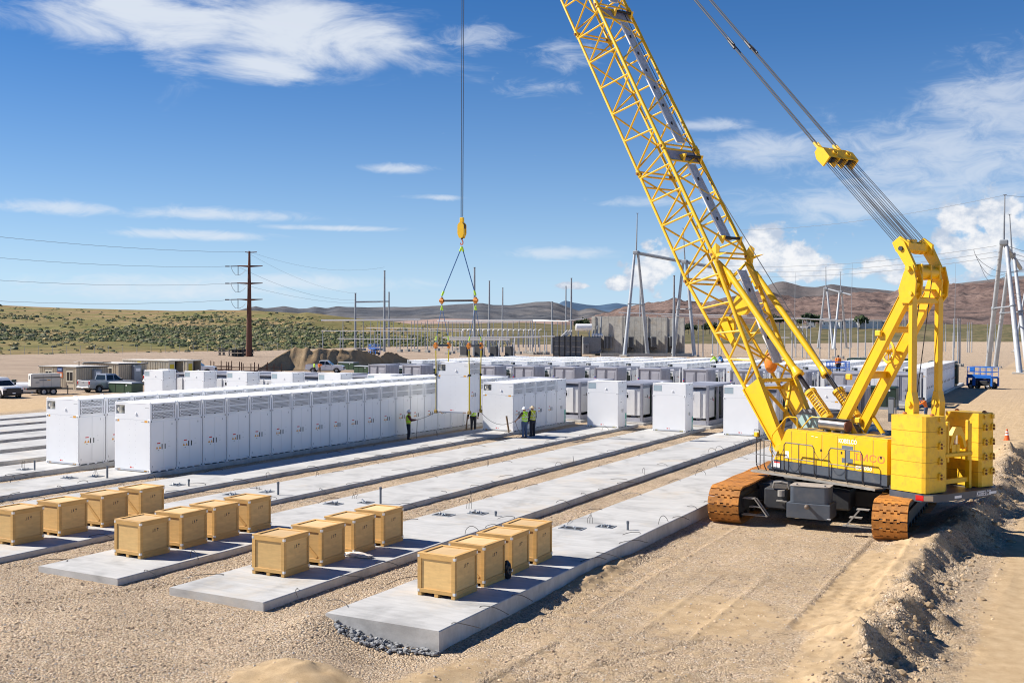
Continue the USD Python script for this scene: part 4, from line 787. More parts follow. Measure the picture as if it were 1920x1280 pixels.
cp('seat', KB().cbox(1.25, 1.75, -1.5, -1.05, 1.3, 1.75, .05).cbox(1.15, 1.3, -1.5, -1.05, 1.75, 2.5, .05), black, cb_); cp('roof_lamp', KB().cbox(1.5, 1.7, -1.2, -1.0, 3.12, 3.2, .02).cbox(1.15, 1.3, -1.2, -1.0, 3.12, 3.2, .02), black, cb_)
cp('machinery_cover', KB().cbox(-.4, .8, -1.6, -.6, 1.3, 2.2, .06).cbox(-.9, .7, -1.0, -.35, 2.2, 2.75, .1), mat('dark_grey_cover', (.12, .125, .13), .5))
mf = cp('muffler', KB().tube((-.50, 1.0, 2.82), (-1.62, 1.0, 2.82), .20, 24), mat('muffler_steel', (.28, .25, .23), .28, metal=.9, var=.25, scale=3), smooth=40); cp('muffler_end', KB().tube((-1.62, 1.0, 2.82), (-1.67, 1.0, 2.82), .195, 24), mat('heat_rust', (.13, .05, .03), .8, var=.4), mf, smooth=40)
cp('heat_shield', KB().prism([(-.48, .86), (-.48, 1.14), (-1.66, 1.14), (-1.66, .86)], 'z', 3.024, 3.04), rail_m, mf)
for u in (-.7, -1.0, -1.4): cp('muffler_bracket', KB().box(u - .03, u + .03, .95, 1.05, 2.55, 2.64), galv, mf)
for u, v0, v1, r in ((-1.3, -.9, .25, .42), (-2.35, -.9, .25, .42), (-3.1, -.6, .2, .34)):
    d_ = cp('winch_drum', KB().tube((u, v0, 1.95), (u, v1, 1.95), r, 24), mat('wound_rope', (.16, .15, .14), .6, metal=.4, var=.3, scale=1, stretch=(1, 60, 1)) if 'wound_rope' not in MATS else MATS['wound_rope'], smooth=40)
    cp('drum_flange', KB().tube((u, v0 - .04, 1.95), (u, v0, 1.95), r + .16, 28).tube((u, v1, 1.95), (u, v1 + .04, 1.95), r + .16, 28), mat('pale_drum_flange', (.55, .55, .53), .5) if 'pale_drum_flange' not in MATS else MATS['pale_drum_flange'], d_, smooth=40)
cp('frame_beam', KB().cbox(-3.9, 1.4, .38, .62, 1.1, 2.0, .03).cbox(-3.9, 1.4, -.95, -.72, 1.1, 2.3, .03), yellow)
# counterweights: two stacks of five slabs on the tail plate
tp = cp('tail_plate', KB().prism([(-3.84, 1.66), (-5.05, 1.70), (-5.32, 1.50), (-5.40, .9), (-5.40, -1.1), (-5.30, -1.85), (-5.0, -2.1), (-3.84, -2.05)], 'z', .76, .985), grey_blue)
text('KOBELCO', .15, -5.402, .80, -.62, white_p, tp, flip='rear', bold=True, sx=.8)
cp('tail_lamp', KB().box(-5.12, -4.84, 1.688, 1.706, .80, .96), mat('red_lamp_lens', (.5, .01, .012), .15), tp); cp('lamp_lens', KB().hull([(-5.13, 1.70, .80), (-5.13, 1.70, .96), (-5.33, 1.51, .80), (-5.33, 1.51, .96), (-5.12, 1.66, .80), (-5.3, 1.48, .96)]), mat('amber_white_lens', (.60, .48, .33), .2), tp)
for v in (.35, -1.5): cp('plate_label', KB().box(-5.408, -5.402, v - .18, v + .18, .82, .90), white_p, tp)
for v0, v1, sgn in ((.65, 1.62, 1), (-2.05, -1.2, -1)):
    o = sg.Polygon([(-3.86, v0), (-3.86, v1), (-5.15, v1), (-5.15, v0)]); c1 = .16
    o = sg.Polygon([(-3.86, v0), (-3.86, v1), (-5.15 + c1, v1), (-5.15 + c1 * .3, v1 - c1 * .3), (-5.15, v1 - c1), (-5.15, v0)]) if sgn > 0 else sg.Polygon([(-3.86, v0), (-3.86, v1), (-5.15 + c1 * .5, v1), (-5.15, v1 - c1 * .5), (-5.15, v0 + c1), (-5.15 + c1, v0)])
    for i in range(5):
        z0 = 1.005 + i * .4815; cw = cp('counterweight_slab', KB().prism(o.buffer(-.004 * (i % 2)), 'z', z0 + .006, z0 + .4755), yellow_w)
        if i < 4: cp('seam', KB().prism(o.buffer(-.012), 'z', z0 + .4755, z0 + .4875), rust_edge, cw)
        for vv in ((v0 + .28, v0 + .72) if sgn > 0 else (v0 + .22, v0 + .62)):
            if vv > (v0 + .5) and sgn > 0: continue
            lg = KB(); lg.prism(sg.Polygon([(vv - .09, z0 + .40), (vv + .09, z0 + .40), (vv + .09, z0 + .56), (vv + .05, z0 + .62), (vv - .05, z0 + .62), (vv - .09, z0 + .56)]) if i < 4 else sg.Polygon([(vv - .05, z0 + .30), (vv + .07, z0 + .30), (vv + .07, z0 + .44), (vv - .05, z0 + .44)]), 'x', -5.20, -5.152)
            l_ = cp('link_plate', lg, yellow_w, cw)
            if i < 4: cp('link_pin', KB().tube((-5.152, vv, z0 + .44), (-5.23, vv, z0 + .44), .04, 10).tube((-5.152, vv, z0 + .55), (-5.23, vv, z0 + .55), .035, 10), rust_edge, cw)
    cp('lifting_eye', KB().lathe([(0, 0), (.07, 0), (.07, .03), (.03, .06), (0, .06)], (-4.0, (v0 + v1) / 2, 3.42), n=12).lathe([(0, 0), (.07, 0), (.07, .03), (.03, .06), (0, .06)], (-5.0, (v0 + v1) / 2, 3.42), n=12), mat('orange_cap_rust', (.40, .13, .04), .7) if sgn > 0 else MATS['orange_cap_rust'])
# jack frame between the stacks
jf = cp('jack_frame', KB().prism([(-4.1, 1.0), (-4.4, 1.9), (-5.0, 2.2), (-5.0, 2.45), (-4.1, 2.3), (-3.9, 1.9), (-3.9, 1.0)], 'y', -.1, .1).cbox(-5.05, -3.9, -.95, .5, 2.05, 2.2, .03).box(-5.0, -4.85, .38, .5, 1.0, 3.1).box(-5.0, -4.85, -.95, -.83, 1.0, 3.1).box(-4.95, -4.85, -.83, .38, 1.2, 1.35), yellow)
cp('jack_cylinder', KB().tube((-4.9, -.25, 2.2), (-4.9, -.25, 2.45), .12, 14), yellow, jf, smooth=40); cp('jack_rod', KB().tube((-4.9, -.25, 2.45), (-4.9, -.25, 2.8), .055, 12), chrome, jf, smooth=40)
arch = sg.Polygon([(.20, 2.35), (.08, 2.75), (-.1, 3.0), (-.40, 3.0), (-.58, 2.75), (-.70, 2.35), (-.58, 2.32), (-.46, 2.62), (-.36, 2.74), (-.14, 2.74), (-.04, 2.62), (.08, 2.32)]); cp('arch_plate', KB().prism(arch, 'x', -4.99, -4.82), yellow, jf)
for v in (.30, -.78): cp('link_bar', KB().cbox(-5.02, -4.9, v - .05, v + .05, 1.9, 3.2, .02), yellow_w, jf)
cp('pipe_loop', KB().path([(-3.75, .55, 2.5), (-3.7, .55, 2.75), (-3.5, .5, 2.78), (-3.45, .45, 2.55)], .035, 7).path([(-3.2, .3, 2.5), (-3.1, .3, 2.72), (-2.95, .3, 2.72), (-2.9, .3, 2.5)], .03, 7), yellow, smooth=40)

# gantry mast with its back links and head
for s, (b0, b1) in ((1, ((-.75, 2.3), (-3.98, 7.72))), (-1, ((-.62, 2.2), (-3.86, 7.72)))):
    v = .68 * s; lg = cp('mast_leg', KB().bar((b0[0], v, b0[1]), (b1[0], v, b1[1]), .20, .33, up=(1, 0, .6)), yellow)
    dd = np.array([b1[0] - b0[0], b1[1] - b0[1]]); dd /= np.linalg.norm(dd); nn = np.array([dd[1], -dd[0]]) * -1
    e0, e1 = np.array(b0) + nn * .175 * -1, np.array(b1) + nn * .175 * -1
    cp('leg_flange', KB().bar((e0[0], v, e0[1]), (e1[0], v, e1[1]), .24, .018, up=(dd[1], 0, -dd[0])), yellow, lg); cp('leg_flange', KB().bar((2 * b0[0] - e0[0], v, 2 * b0[1] - e0[1]), (2 * b1[0] - e1[0], v, 2 * b1[1] - e1[1]), .24, .018, up=(dd[1], 0, -dd[0])), yellow, lg)
    cp('leg_foot', KB().tube((b0[0], v - .2, b0[1]), (b0[0], v + .2, b0[1]), .2, 18).cbox(b0[0] - .3, b0[0] + .25, v - .17, v + .17, 1.5, b0[1], .04), yellow, lg, smooth=40)
    bl = cp('back_link', KB().cbox(-4.02, -3.86, v - .13, v + .13, 3.95, 7.5, .015), yellow); cp('link_end', KB().prism([(-4.08, 3.0), (-4.1, 3.75), (-4.02, 4.1), (-3.86, 4.1), (-3.78, 3.75), (-3.8, 3.0)], 'y', v - .15, v + .15), yellow, bl); cp('link_pin', KB().tube((-3.94, v - .22, 3.72), (-3.94, v + .22, 3.72), .09, 14), yellow_w, bl, smooth=40)
    cp('head_plate', KB().prism([(-3.58, 7.0), (-3.52, 7.45), (-3.70, 7.95), (-3.84, 8.22), (-4.05, 8.22), (-4.18, 7.7), (-4.14, 7.25), (-3.92, 6.98)], 'y', v + (.13 if s > 0 else -.19), v + (.19 if s > 0 else -.13)), yellow)
    cp('head_plate', KB().prism([(-3.58, 7.0), (-3.52, 7.45), (-3.70, 7.95), (-3.84, 8.22), (-4.05, 8.22), (-4.18, 7.7), (-4.14, 7.25), (-3.92, 6.98)], 'y', v - (.19 if s > 0 else -.13), v - (.13 if s > 0 else -.19)), yellow)
    cp('head_pin', KB().tube((-3.92, v - .3, 8.1), (-3.92, v + .3, 8.1), .085, 16).tube((-4.0, v - .24, 7.3), (-4.0, v + .24, 7.3), .065, 14), yellow_w, smooth=40)
    # a cylinder that raises the mast, down to the frame
    st_ = cp('mast_cylinder', KB().tube((-1.25, v, 3.15), (-1.75, v * 1.05, 2.5), .085, 14), yellow, smooth=40); cp('cylinder_rod', KB().tube((-1.3, v + .02, 3.05), (-2.15, v * 1.05, 1.95), .055, 12), chrome, st_, smooth=40)
    arm = cp('head_arm', KB().prism([(-3.80, 8.02), (-4.05, 8.16), (-3.62, 9.0), (-3.45, 9.12), (-3.22, 8.95), (-3.3, 8.75)], 'y', v - .06, v + .06), yellow); cp('arm_pin', KB().tube((-3.52, v - .12, 8.78), (-3.52, v + .12, 8.78), .08, 14), dark_frame, arm, smooth=40)
cp('head_drum', KB().tube((-3.93, -.5, 8.0), (-3.93, .5, 8.0), .2, 22).cbox(-4.14, -3.75, -.5, -.42, 7.75, 8.26, .02).cbox(-4.14, -3.75, .42, .5, 7.75, 8.26, .02).cbox(-4.14, -3.75, -.04, .04, 7.75, 8.26, .02), yellow, smooth=40)
cp('cross_beam', KB().cbox(-4.0, -3.7, -.56, .56, 6.98, 7.18, .02).box(-3.95, -3.75, -.5, .5, 7.4, 7.46), yellow)
cp('cross_beam', KB().cbox(-3.0, -2.8, -.56, .56, 6.02, 6.2, .02).box(-3.02, -2.78, -.56, .56, 6.2, 6.23), yellow); cp('cross_beam', KB().cbox(-2.0, -1.8, -.56, .56, 4.45, 4.66, .02).box(-2.06, -1.76, -.56, .56, 4.66, 4.69), yellow); cp('cross_beam', KB().box(-3.5, -3.42, -.56, .56, 6.72, 6.8), yellow)
for q_ in ((-1.55, .86, 4.5), (-.85, -.5, 2.9), (-2.75, .86, 6.0)): cp('leg_bracket', KB().cbox(q_[0] - .12, q_[0] + .12, q_[1] - .06, q_[1] + .06, q_[2] - .1, q_[2] + .1, .03), yellow_w)
hd = cp('sheave_box', KB().cbox(-3.62, -3.28, -.60, .60, 8.72, 8.98, .03).prism([(-3.7, 8.6), (-3.75, 8.95), (-3.4, 9.2), (-3.1, 9.0), (-3.25, 8.7)], 'y', .56, .66).prism([(-3.7, 8.6), (-3.75, 8.95), (-3.4, 9.2), (-3.1, 9.0), (-3.25, 8.7)], 'y', -.66, -.56).cbox(-3.5, -3.2, -.12, .12, 8.95, 9.12, .02), yellow)
for v in (-.45, -.2, .2, .45): cp('sheave', KB().tube((-3.4, v - .05, 8.85), (-3.4, v + .05, 8.85), .21, 20), yellow_w, hd, smooth=40)
# a guide wheel between the mast legs
wh_ = KB(); cw_ = np.array([-2.32, -.22, 5.36]); axd = np.array([.35, .9, 0]); axd /= np.linalg.norm(axd)
n1 = np.array([0, 0, 1.0]); n2 = np.cross(axd, n1)
ringp = [cw_ + .36 * (math.cos(t) * n1 + math.sin(t) * n2) for t in np.linspace(0, 2 * PI, 29)]; wh_.path(ringp, .045, 7)
for i in range(6): t = i * PI / 3; wh_.tube(cw_, cw_ + .34 * (math.cos(t) * n1 + math.sin(t) * n2), .022, 5)
wh_.tube(cw_ - axd * .08, cw_ + axd * .08, .06, 10); gw = cp('guide_wheel', wh_, yellow_w, smooth=40); cp('wheel_bracket', KB().tube((-2.32, .56, 5.4), (-2.32, -.56, 5.4), .05, 8), yellow, gw)

# boom
R0, Z0, EL = 1.391, 1.776, .996; WBM, DBM = 1.891, 1.831
BD = np.array([math.cos(EL), 0, math.sin(EL)]); BN = np.array([-math.sin(EL), 0, math.cos(EL)]); BO = np.array([R0, 0, Z0])
def bp_(s, v, n): return BO + BD * s + np.array([0, v, 0]) + BN * n
def half(s): return DBM / 2 if s >= 8.113 else DBM / 2 * (.16 + .84 * s / 8.113)
TIP = 46.9
def halfw(s): return WBM / 2 if s < 39 else WBM / 2 * (1 - .55 * (s - 39) / (TIP - 39))
def halfn(s): return half(s) if s < 39 else DBM / 2 * (1 - .75 * (s - 39) / (TIP - 39))
cuts = [2.75, 8.113, 13.779, 22.244, 30.7, 39.0, TIP]
for i, (a, b) in enumerate(zip(cuts[:-1], cuts[1:])):
    ch = KB(); rc = .075 if i else .085
    for sv_ in (1, -1):
        for sn in (1, -1):
            rr = rc if sn > 0 else rc * .82
            ch.tube(bp_(a, sv_ * halfw(a), sn * halfn(a)), bp_(b, sv_ * halfw(b), sn * halfn(b)), rr, 12)
            for q_, o in ((b, -.09), (a, .09)):
                if i or q_ == b: ch.tube(bp_(q_ + o - .08, sv_ * halfw(q_), sn * halfn(q_)), bp_(q_ + o + .08, sv_ * halfw(q_), sn * halfn(q_)), rr * 1.5, 12)
    sec = cp('boom_section', ch, yellow, smooth=40)
    nb = {0: 4, 1: 4, 2: 5, 3: 5, 4: 5, 5: 5}[i]
    if i == 0: a0, b0 = 2.9, 7.95
    else: a0, b0 = a + .25, b - .25
    st = (b0 - a0) / nb; rl = .042
    def bar_(p, q): cp('lacing_bar', KB().tube(bp_(*p), bp_(*q), rl, 7), yellow, sec, smooth=40)
    for sv_ in (1, -1):
        for j in range(nb):
            s0, s1 = a0 + j * st, a0 + (j + 1) * st
            bar_((s0, sv_ * halfw(s0), -halfn(s0)), (s0 + st * .42, sv_ * halfw(s0), halfn(s0 + st * .42))); bar_((s1, sv_ * halfw(s1), -halfn(s1)), (s0 + st * .46, sv_ * halfw(s0), halfn(s0 + st * .46)))
        bar_((b0, sv_ * halfw(b0), -halfn(b0)), (b0, sv_ * halfw(b0), halfn(b0)))
    for sn in (1, -1):
        for j in range(nb):
            s0, s1 = a0 + j * st, a0 + (j + 1) * st; w0 = 1 if (j + (sn > 0)) % 2 else -1
            bar_((s0, -w0 * halfw(s0), sn * halfn(s0)), (s1, w0 * halfw(s1), sn * halfn(s1)))
        for e in ((b - .12, b - .75) if i else (b - .12,)): bar_((e, -halfw(e), sn * halfn(e)), (e, halfw(e), sn * halfn(e)))
        if i: e = a + .12; bar_((e, -halfw(e), sn * halfn(e)), (e, halfw(e), sn * halfn(e)))
    # plate frame near the upper joint, and pins
    if i < 4:
        e0, e1 = b - .12, b - .78
        if i: cp('joint_screen', KB().hull([bp_(e0, -.8, DBM / 2 - .02), bp_(e0, .8, DBM / 2 - .02), bp_(e1, .8, DBM / 2 - .02), bp_(e1, -.8, DBM / 2 - .02), bp_(e0, -.8, DBM / 2 - .03), bp_(e1, .8, DBM / 2 - .03)]), mat('dusty_clear_panel', (.33, .31, .33), .5, var=.2) if 'dusty_clear_panel' not in MATS else MATS['dusty_clear_panel'], sec)
        for sv_ in (1, -1):
            for sn in (1, -1): cp('joint_pin', KB().tube(bp_(b, sv_ * WBM / 2 - .14, sn * DBM / 2), bp_(b, sv_ * WBM / 2 + .14, sn * DBM / 2), .06, 10), rust_edge, sec, smooth=40)
foot = KB()
for sv_ in (1, -1):
    v = sv_ * WBM / 2; a = 2.75
    P_ = [bp_(a, v - .05, halfn(a) + .06), bp_(a, v + .05, halfn(a) + .06), bp_(a, v - .05, -halfn(a) - .06), bp_(a, v + .05, -halfn(a) - .06), bp_(-.12, v - .06, .2), bp_(-.12, v + .06, .2), bp_(-.12, v - .06, -.2), bp_(-.12, v + .06, -.2)]
    fp_ = cp('foot_plate', KB().hull(P_), yellow); cp('foot_rib', KB().bar(bp_(a, v + sv_ * .02, -halfn(a) - .04), bp_(0, v + sv_ * .02, -.2), .22, .06, up=BN), yellow, fp_); cp('foot_rib', KB().bar(bp_(a, v + sv_ * .02, halfn(a) + .04), bp_(0, v + sv_ * .02, .2), .22, .06, up=BN), yellow, fp_)
    cp('foot_pin', KB().tube(bp_(0, v - .2, 0), bp_(0, v + .2, 0), .14, 16), yellow_w, fp_, smooth=40)
cp('foot_brace', KB().tube(bp_(2.7, -.9, .3), bp_(2.7, .9, .3), .07, 10).tube(bp_(2.7, -.9, -.3), bp_(2.7, .9, -.3), .06, 10).tube(bp_(2.6, -.85, .25), bp_(.6, .6, 0), .07, 10).tube(bp_(2.6, .85, .25), bp_(.6, -.6, 0), .07, 10).tube(bp_(.6, -.9, 0), bp_(.6, .9, 0), .08, 10), yellow, smooth=40)
for a, b in ((3.3, 7.4), (8.9, 12.9), (14.1, 21.4), (22.7, 29.8)):
    cwk = cp('catwalk', KB().hull([bp_(a, -.40, DBM / 2 * (1 if a > 8 else .62) - .03), bp_(a, -.03, DBM / 2 * (1 if a > 8 else .62) - .03), bp_(b, -.40, DBM / 2 - .03), bp_(b, .02, DBM / 2 - .03), bp_(a, -.40, DBM / 2 * (1 if a > 8 else .62) + .02), bp_(a, -.03, DBM / 2 * (1 if a > 8 else .62) + .02), bp_(b, -.40, DBM / 2 + .02), bp_(b, .02, DBM / 2 + .02)]), grey_plate)
    q0 = DBM / 2 * (1 if a > 8 else .62) + .03
    cp('catwalk_edge', KB().bar(bp_(a, .02, q0), bp_(b, .02, DBM / 2 + .03), .03, .08, up=BN).bar(bp_(a, -.43, q0), bp_(b, -.40, DBM / 2 + .03), .03, .08, up=BN), alu, cwk)
    for s in np.arange(a + 1, b - .2, 1.05): 
        qn = q0 + (DBM / 2 + .03 - q0) * (s - a) / (b - a); cp('cleat', KB().hull([bp_(s, -.18, qn - .01), bp_(s + .2, -.22, qn - .01), bp_(s + .1, -.2, qn + .07), bp_(s, -.24, qn), bp_(s + .05, -.14, qn)]), black, cwk)
for s in (13.2, 21.9, 8.9): cp('rope_roller', KB().tube(bp_(s, -.75, DBM / 2 + .16), bp_(s, .1, DBM / 2 + .16), .06, 12), black, smooth=40); cp('roller_bracket', KB().hull([bp_(s - .2, .1, DBM / 2), bp_(s + .2, .1, DBM / 2), bp_(s, .1, DBM / 2 + .3), bp_(s - .2, .2, DBM / 2), bp_(s + .2, .2, DBM / 2), bp_(s, .2, DBM / 2 + .3)]).hull([bp_(s - .2, -.75, DBM / 2), bp_(s + .2, -.75, DBM / 2), bp_(s, -.75, DBM / 2 + .3), bp_(s - .2, -.85, DBM / 2), bp_(s + .2, -.85, DBM / 2), bp_(s, -.85, DBM / 2 + .3)]), yellow_w)
cp('boom_sheave', KB().tube(bp_(6.2, -.3, .25), bp_(6.2, -.1, .25), .42, 22), yellow, smooth=40); cp('boom_sheave', KB().tube(bp_(5.6, .30, -.45), bp_(5.6, .42, -.45), .42, 22), yellow, smooth=40); cp('sheave_cover', KB().prism([(bp_(5.9, 0, -.2)[0], bp_(5.9, 0, -.2)[2]), (bp_(6.1, 0, -.6)[0], bp_(6.1, 0, -.6)[2]), (bp_(4.6, 0, -.55)[0], bp_(4.6, 0, -.55)[2]), (bp_(4.7, 0, -.3)[0], bp_(4.7, 0, -.3)[2])], 'y', .44, .50), yellow)
for sv_ in (1, -1):
    v = sv_ * .74
    cp('backstop_bracket', KB().hull([bp_(7.9, v - .06, DBM / 2 - .05), bp_(7.9, v + .06, DBM / 2 - .05), bp_(6.6, v - .06, DBM / 2 - .15), bp_(6.6, v + .06, DBM / 2 - .15), bp_(6.9, v - .06, DBM / 2 + .32), bp_(6.9, v + .06, DBM / 2 + .32)]), yellow)
    cp('guide_horn', KB().hull([bp_(8.3, sv_ * .95 - .05, DBM / 2), bp_(7.7, sv_ * .95 - .05, DBM / 2), bp_(8.2, sv_ * .95 - .05, DBM / 2 + .45), bp_(8.3, sv_ * .95 + .05, DBM / 2), bp_(7.7, sv_ * .95 + .05, DBM / 2), bp_(8.4, sv_ * .95 + .05, DBM / 2 + .4)]).hull([bp_(7.9, sv_ * 1.0, DBM / 2 + .1), bp_(8.05, sv_ * 1.0, DBM / 2 + .15), bp_(7.7, sv_ * 1.0, DBM / 2 + .75), bp_(7.95, sv_ * .9, DBM / 2 + .2)]), yellow_w)
    A_, B_ = np.array([4.42, v, 8.38]), np.array([-.58, v, 3.0]); Q = lambda t: A_ * (1 - t) + B_ * t
    bs = cp('backstop_tube', KB().tube(Q(0), Q(.70), .125, 16).tube(Q(.68), Q(.72), .13, 16, r2=.19).tube(Q(.715), Q(.73), .21, 18), yellow, smooth=40)
    cp('backstop_rod', KB().tube(Q(.72), Q(.84), .085, 14), mat('bronzed_rod', (.055, .045, .04), .3, metal=.6) if sv_ > 0 else MATS['bronzed_rod'], bs, smooth=40)
    cg = KB(); T_ = (B_ - A_) / np.linalg.norm(B_ - A_); e1_ = np.array([0, 1.0, 0]); e2_ = np.cross(T_, e1_)
    hel = [Q(.835 + .15 * k / 160) + .16 * (math.cos(k * 2 * PI / 16) * e1_ + math.sin(k * 2 * PI / 16) * e2_) for k in range(161)]; cp('coil_spring', KB().path(hel, .032, 6), yellow_w, bs, smooth=40)
    cg.tube(Q(.83), Q(.845), .22, 18); cg.tube(Q(.98), Q(1.0), .2, 18)
    for j in range(4): t = j * PI / 2 + .5; o = .2 * (math.cos(t) * e1_ + math.sin(t) * e2_); cg.tube(Q(.84) + o, Q(.985) + o, .02, 6)
    cp('spring_cage', cg, yellow_w, bs); cp('backstop_foot', KB().cbox(B_[0] - .3, B_[0] + .15, v - .14, v + .14, 2.0, 3.0, .04), yellow, bs)
cp('orange_hose_bundle', KB().sphere(bp_(3.6, -.45, .1), .28, 2, (1, .8, 1.5)), mat('orange_cover', (.62, .20, .02), .6, var=.25, scale=6), smooth=True)  # plain orange bundle of unidentified kind inside the boom foot
# ropes of the boom hoist
BLK = np.array([-.22, 0, 12.28]); HEAD = np.array([-3.3, 0, 8.98]); TIPP = np.array([27.0, 0, 41.5])
eq = (TIPP - HEAD) / np.linalg.norm(TIPP - HEAD); en = np.array([-eq[2], 0, eq[0]])
bk = KB(); P_ = []
ol = sg.Polygon([(-.32, -.22), (.10, -.24), (.34, -.12), (.36, .12), (.12, .22), (-.30, .2)])
def fr_(a_, n_, v): return BLK + eq * a_ + en * n_ + np.array([0, v, 0])
def block_plate(v0, v1):
    t = trimesh.creation.extrude_polygon(ol, v1 - v0, engine='earcut'); q = np.array(t.vertices); return np.array([fr_(x, y, v0 + z) for x, y, z in q]), t.faces
bmain = KB(); bmain.add(*block_plate(-.78, -.70)); bmain.add(*block_plate(.70, .78)); bmain.add(*block_plate(.18, .24)); bmain.add(*block_plate(-.24, -.18))
bmain.hull([fr_(-.1, .2, -.74), fr_(.34, .1, -.74), fr_(-.1, .2, .74), fr_(.34, .1, .74), fr_(-.1, .16, -.74), fr_(.3, .02, .74)]).hull([fr_(.36, -.12, -.74), fr_(.36, .12, -.74), fr_(.36, -.12, .74), fr_(.36, .12, .74), fr_(.30, -.12, -.74), fr_(.3, .12, .74)])
bmain.hull([fr_(-.3, .2, -.74), fr_(.15, .22, -.74), fr_(-.3, .2, .74), fr_(.15, .22, .74), fr_(-.3, .17, -.74), fr_(.15, .19, .74)])
eb = cp('bridle_block', bmain, yellow)
for v in (-.55, -.35, -.05, .05, .35, .55): cp('sheave', KB().tube(fr_(-.06, 0, v - .04), fr_(-.06, 0, v + .04), .19, 18), dark_frame, eb, smooth=40)
for v in (-.6, -.42, .42, .6): cp('pendant_socket', KB().tube(fr_(.3, 0, v), fr_(.75, 0, v), .05, 8), yellow_w, eb, smooth=40)
for v in (-.40, .30): cp('ring_eye', KB().path([fr_(-.05 + .09 * math.cos(t), .22 + .0, v + .09 * math.sin(t)) + en * .02 for t in np.linspace(0, 2 * PI, 13)], .025, 6), yellow_w, eb, smooth=40)
for v, n_ in [(v, n_) for v in (-.62, -.5, -.3, -.12, .02, .15, .34, .48, .62) for n_ in (.12, -.14)]:
    cp('hoist_line', KB().tube(fr_(-.1, n_, v), HEAD + np.array([-.1, v * .92, 0]) + en * n_ * 1.2, .012, 5), steel_rope)
for v in (-.62, -.46, .46, .62):
    pn = cp('pendant_rope', KB().tube(fr_(.7, 0, v), TIPP + np.array([0, v * .9, 0]), .025, 6), steel_rope); q_ = BLK + (TIPP - BLK) * (.165 if abs(v) > .5 else .172)
    cp('pendant_link', KB().tube(q_ + np.array([0, v, 0]), q_ + eq * .5 + np.array([0, v, 0]), .055, 8, r2=.04), steel_rope, pn)
for p, q in (((-3.95, .2, 7.9), (-3.05, .1, 2.2)), ((-3.95, -.3, 7.9), (-3.2, -.25, 2.2)), ((-1.3, -.45, 2.3), bp_(13.2, -.6, DBM / 2 + .1)), (bp_(13.2, -.6, DBM / 2 + .1), bp_(46.5, -.5, .6))): cp('running_rope', KB().tube(p, q, .016, 6), steel_rope)
th_ = KB()
for v in (-.45, .45): th_.hull([bp_(TIP - .4, v - .05, .5), bp_(TIP - .4, v + .05, .5), bp_(TIP + .7, v - .05, .1), bp_(TIP + .7, v + .05, .1), bp_(TIP - .3, v - .05, -.5), bp_(TIP + .5, v + .05, -.5)])
th_.tube(bp_(TIP + .2, -.45, -.2), bp_(TIP + .2, .45, -.2), .36, 20); cp('boom_head', th_, yellow)

# ---------------------------------------------------------------- the load and its rigging
LB = np.array([-29.93, 51.22, 1.312])     # lower front right corner of the lifted cabinet
ang = 0.06
ca_, sa_ = math.cos(ang), math.sin(ang)
def LW(x, y, z): return LB + np.array([(x - CW) * ca_ - (y + CD) * sa_, (x - CW) * sa_ + (y + CD) * ca_, z])
lc = LW(0, 0, 0)
copy('battery_cabinet', cab_vent, 'white battery cabinet hanging in yellow slings from the crane above the slab', 'battery cabinet', lc, ang)
orange_p = mat('orange_end_fitting', (.62, .20, .015), .45); tape = mat('lime_sling_sleeve', (.45, .70, .05), .7); blue_s = mat('blue_round_sling', (.05, .14, .32), .8); yel_s = mat('yellow_web_sling', (.62, .48, .02), .8, var=.15); bar_m = mat('black_spreader_tube', (.03, .03, .035), .45)
top_z, low_z, apex = 7.80, 5.19, np.array([-30.71, 51.68, 10.9])
tw = tape
SL, SR = LW(-CW - .02, 0, 0), LW(CW + .02, 0, 0)
def spreader(p, q, r, lab):
    c = (np.asarray(p) + np.asarray(q)) / 2; t = thing('spreader_beam', lab, 'spreader beam', c, group=None); d = (np.asarray(q) - np.asarray(p)); d = d / np.linalg.norm(d)
    obj('tube', MB(lambda V: V - c).tube(p, q, r, 14), bar_m, t, smooth=40)
    for e, s in ((p, 1), (q, -1)):
        e = np.asarray(e, float); f_ = obj('end_fitting', MB(lambda V: V - c).tube(e - d * .13, e + d * .13, r * 1.7, 14).cbox(e[0] - .07, e[0] + .07, e[1] - .07, e[1] + .07, e[2] - .18, e[2] + .18, .02), orange_p, t, smooth=40)
        obj('shackle', MB(lambda V: V - c).tube(e + [0, 0, .15], e + [0, 0, .26], .04, 8).tube(e - [0, 0, .15], e - [0, 0, .27], .04, 8), galv_d, f_)
    return c
P1, P2 = np.array([SL[0] - .05, SL[1], top_z]), np.array([SR[0] + .02, SR[1], top_z]); spreader(P1, P2, .06, 'black spreader bar with orange ends, upper and longest, under the hook')
lows = []
for S, nm in ((SL, 'left'), (SR, 'right')):
    a_, b_ = np.array([S[0], S[1], low_z]) + np.array([.05, -.80, 0]), np.array([S[0], S[1], low_z]) + np.array([-.05, .80, 0]); lows.append((a_, b_)); spreader(a_, b_, .06, f'short black spreader bar with orange ends, {nm} of the two just above the lifted cabinet')
def sling(p, q, m, lab, r=.022, sleeve=True):
    p, q = np.asarray(p, float), np.asarray(q, float); t = thing('lifting_sling', lab, 'sling', q); obj('rope', MB(lambda V: V - q).tube(p, q, r, 7), m, t, smooth=40)
    if sleeve:
        for e, f_ in ((p, q), (q, p)): u = (f_ - e) / np.linalg.norm(f_ - e); obj('sleeve', MB(lambda V: V - q).tube(e + u * .02, e + u * .30, r * 2.0, 8), tape, t, smooth=40)
sling(apex, P1 + [0, 0, .28], blue_s, 'long dark sling from the hook to the left end of the upper spreader bar', .03); sling(apex, P2 + [0, 0, .28], blue_s, 'long dark sling from the hook to the right end of the upper spreader bar', .03)
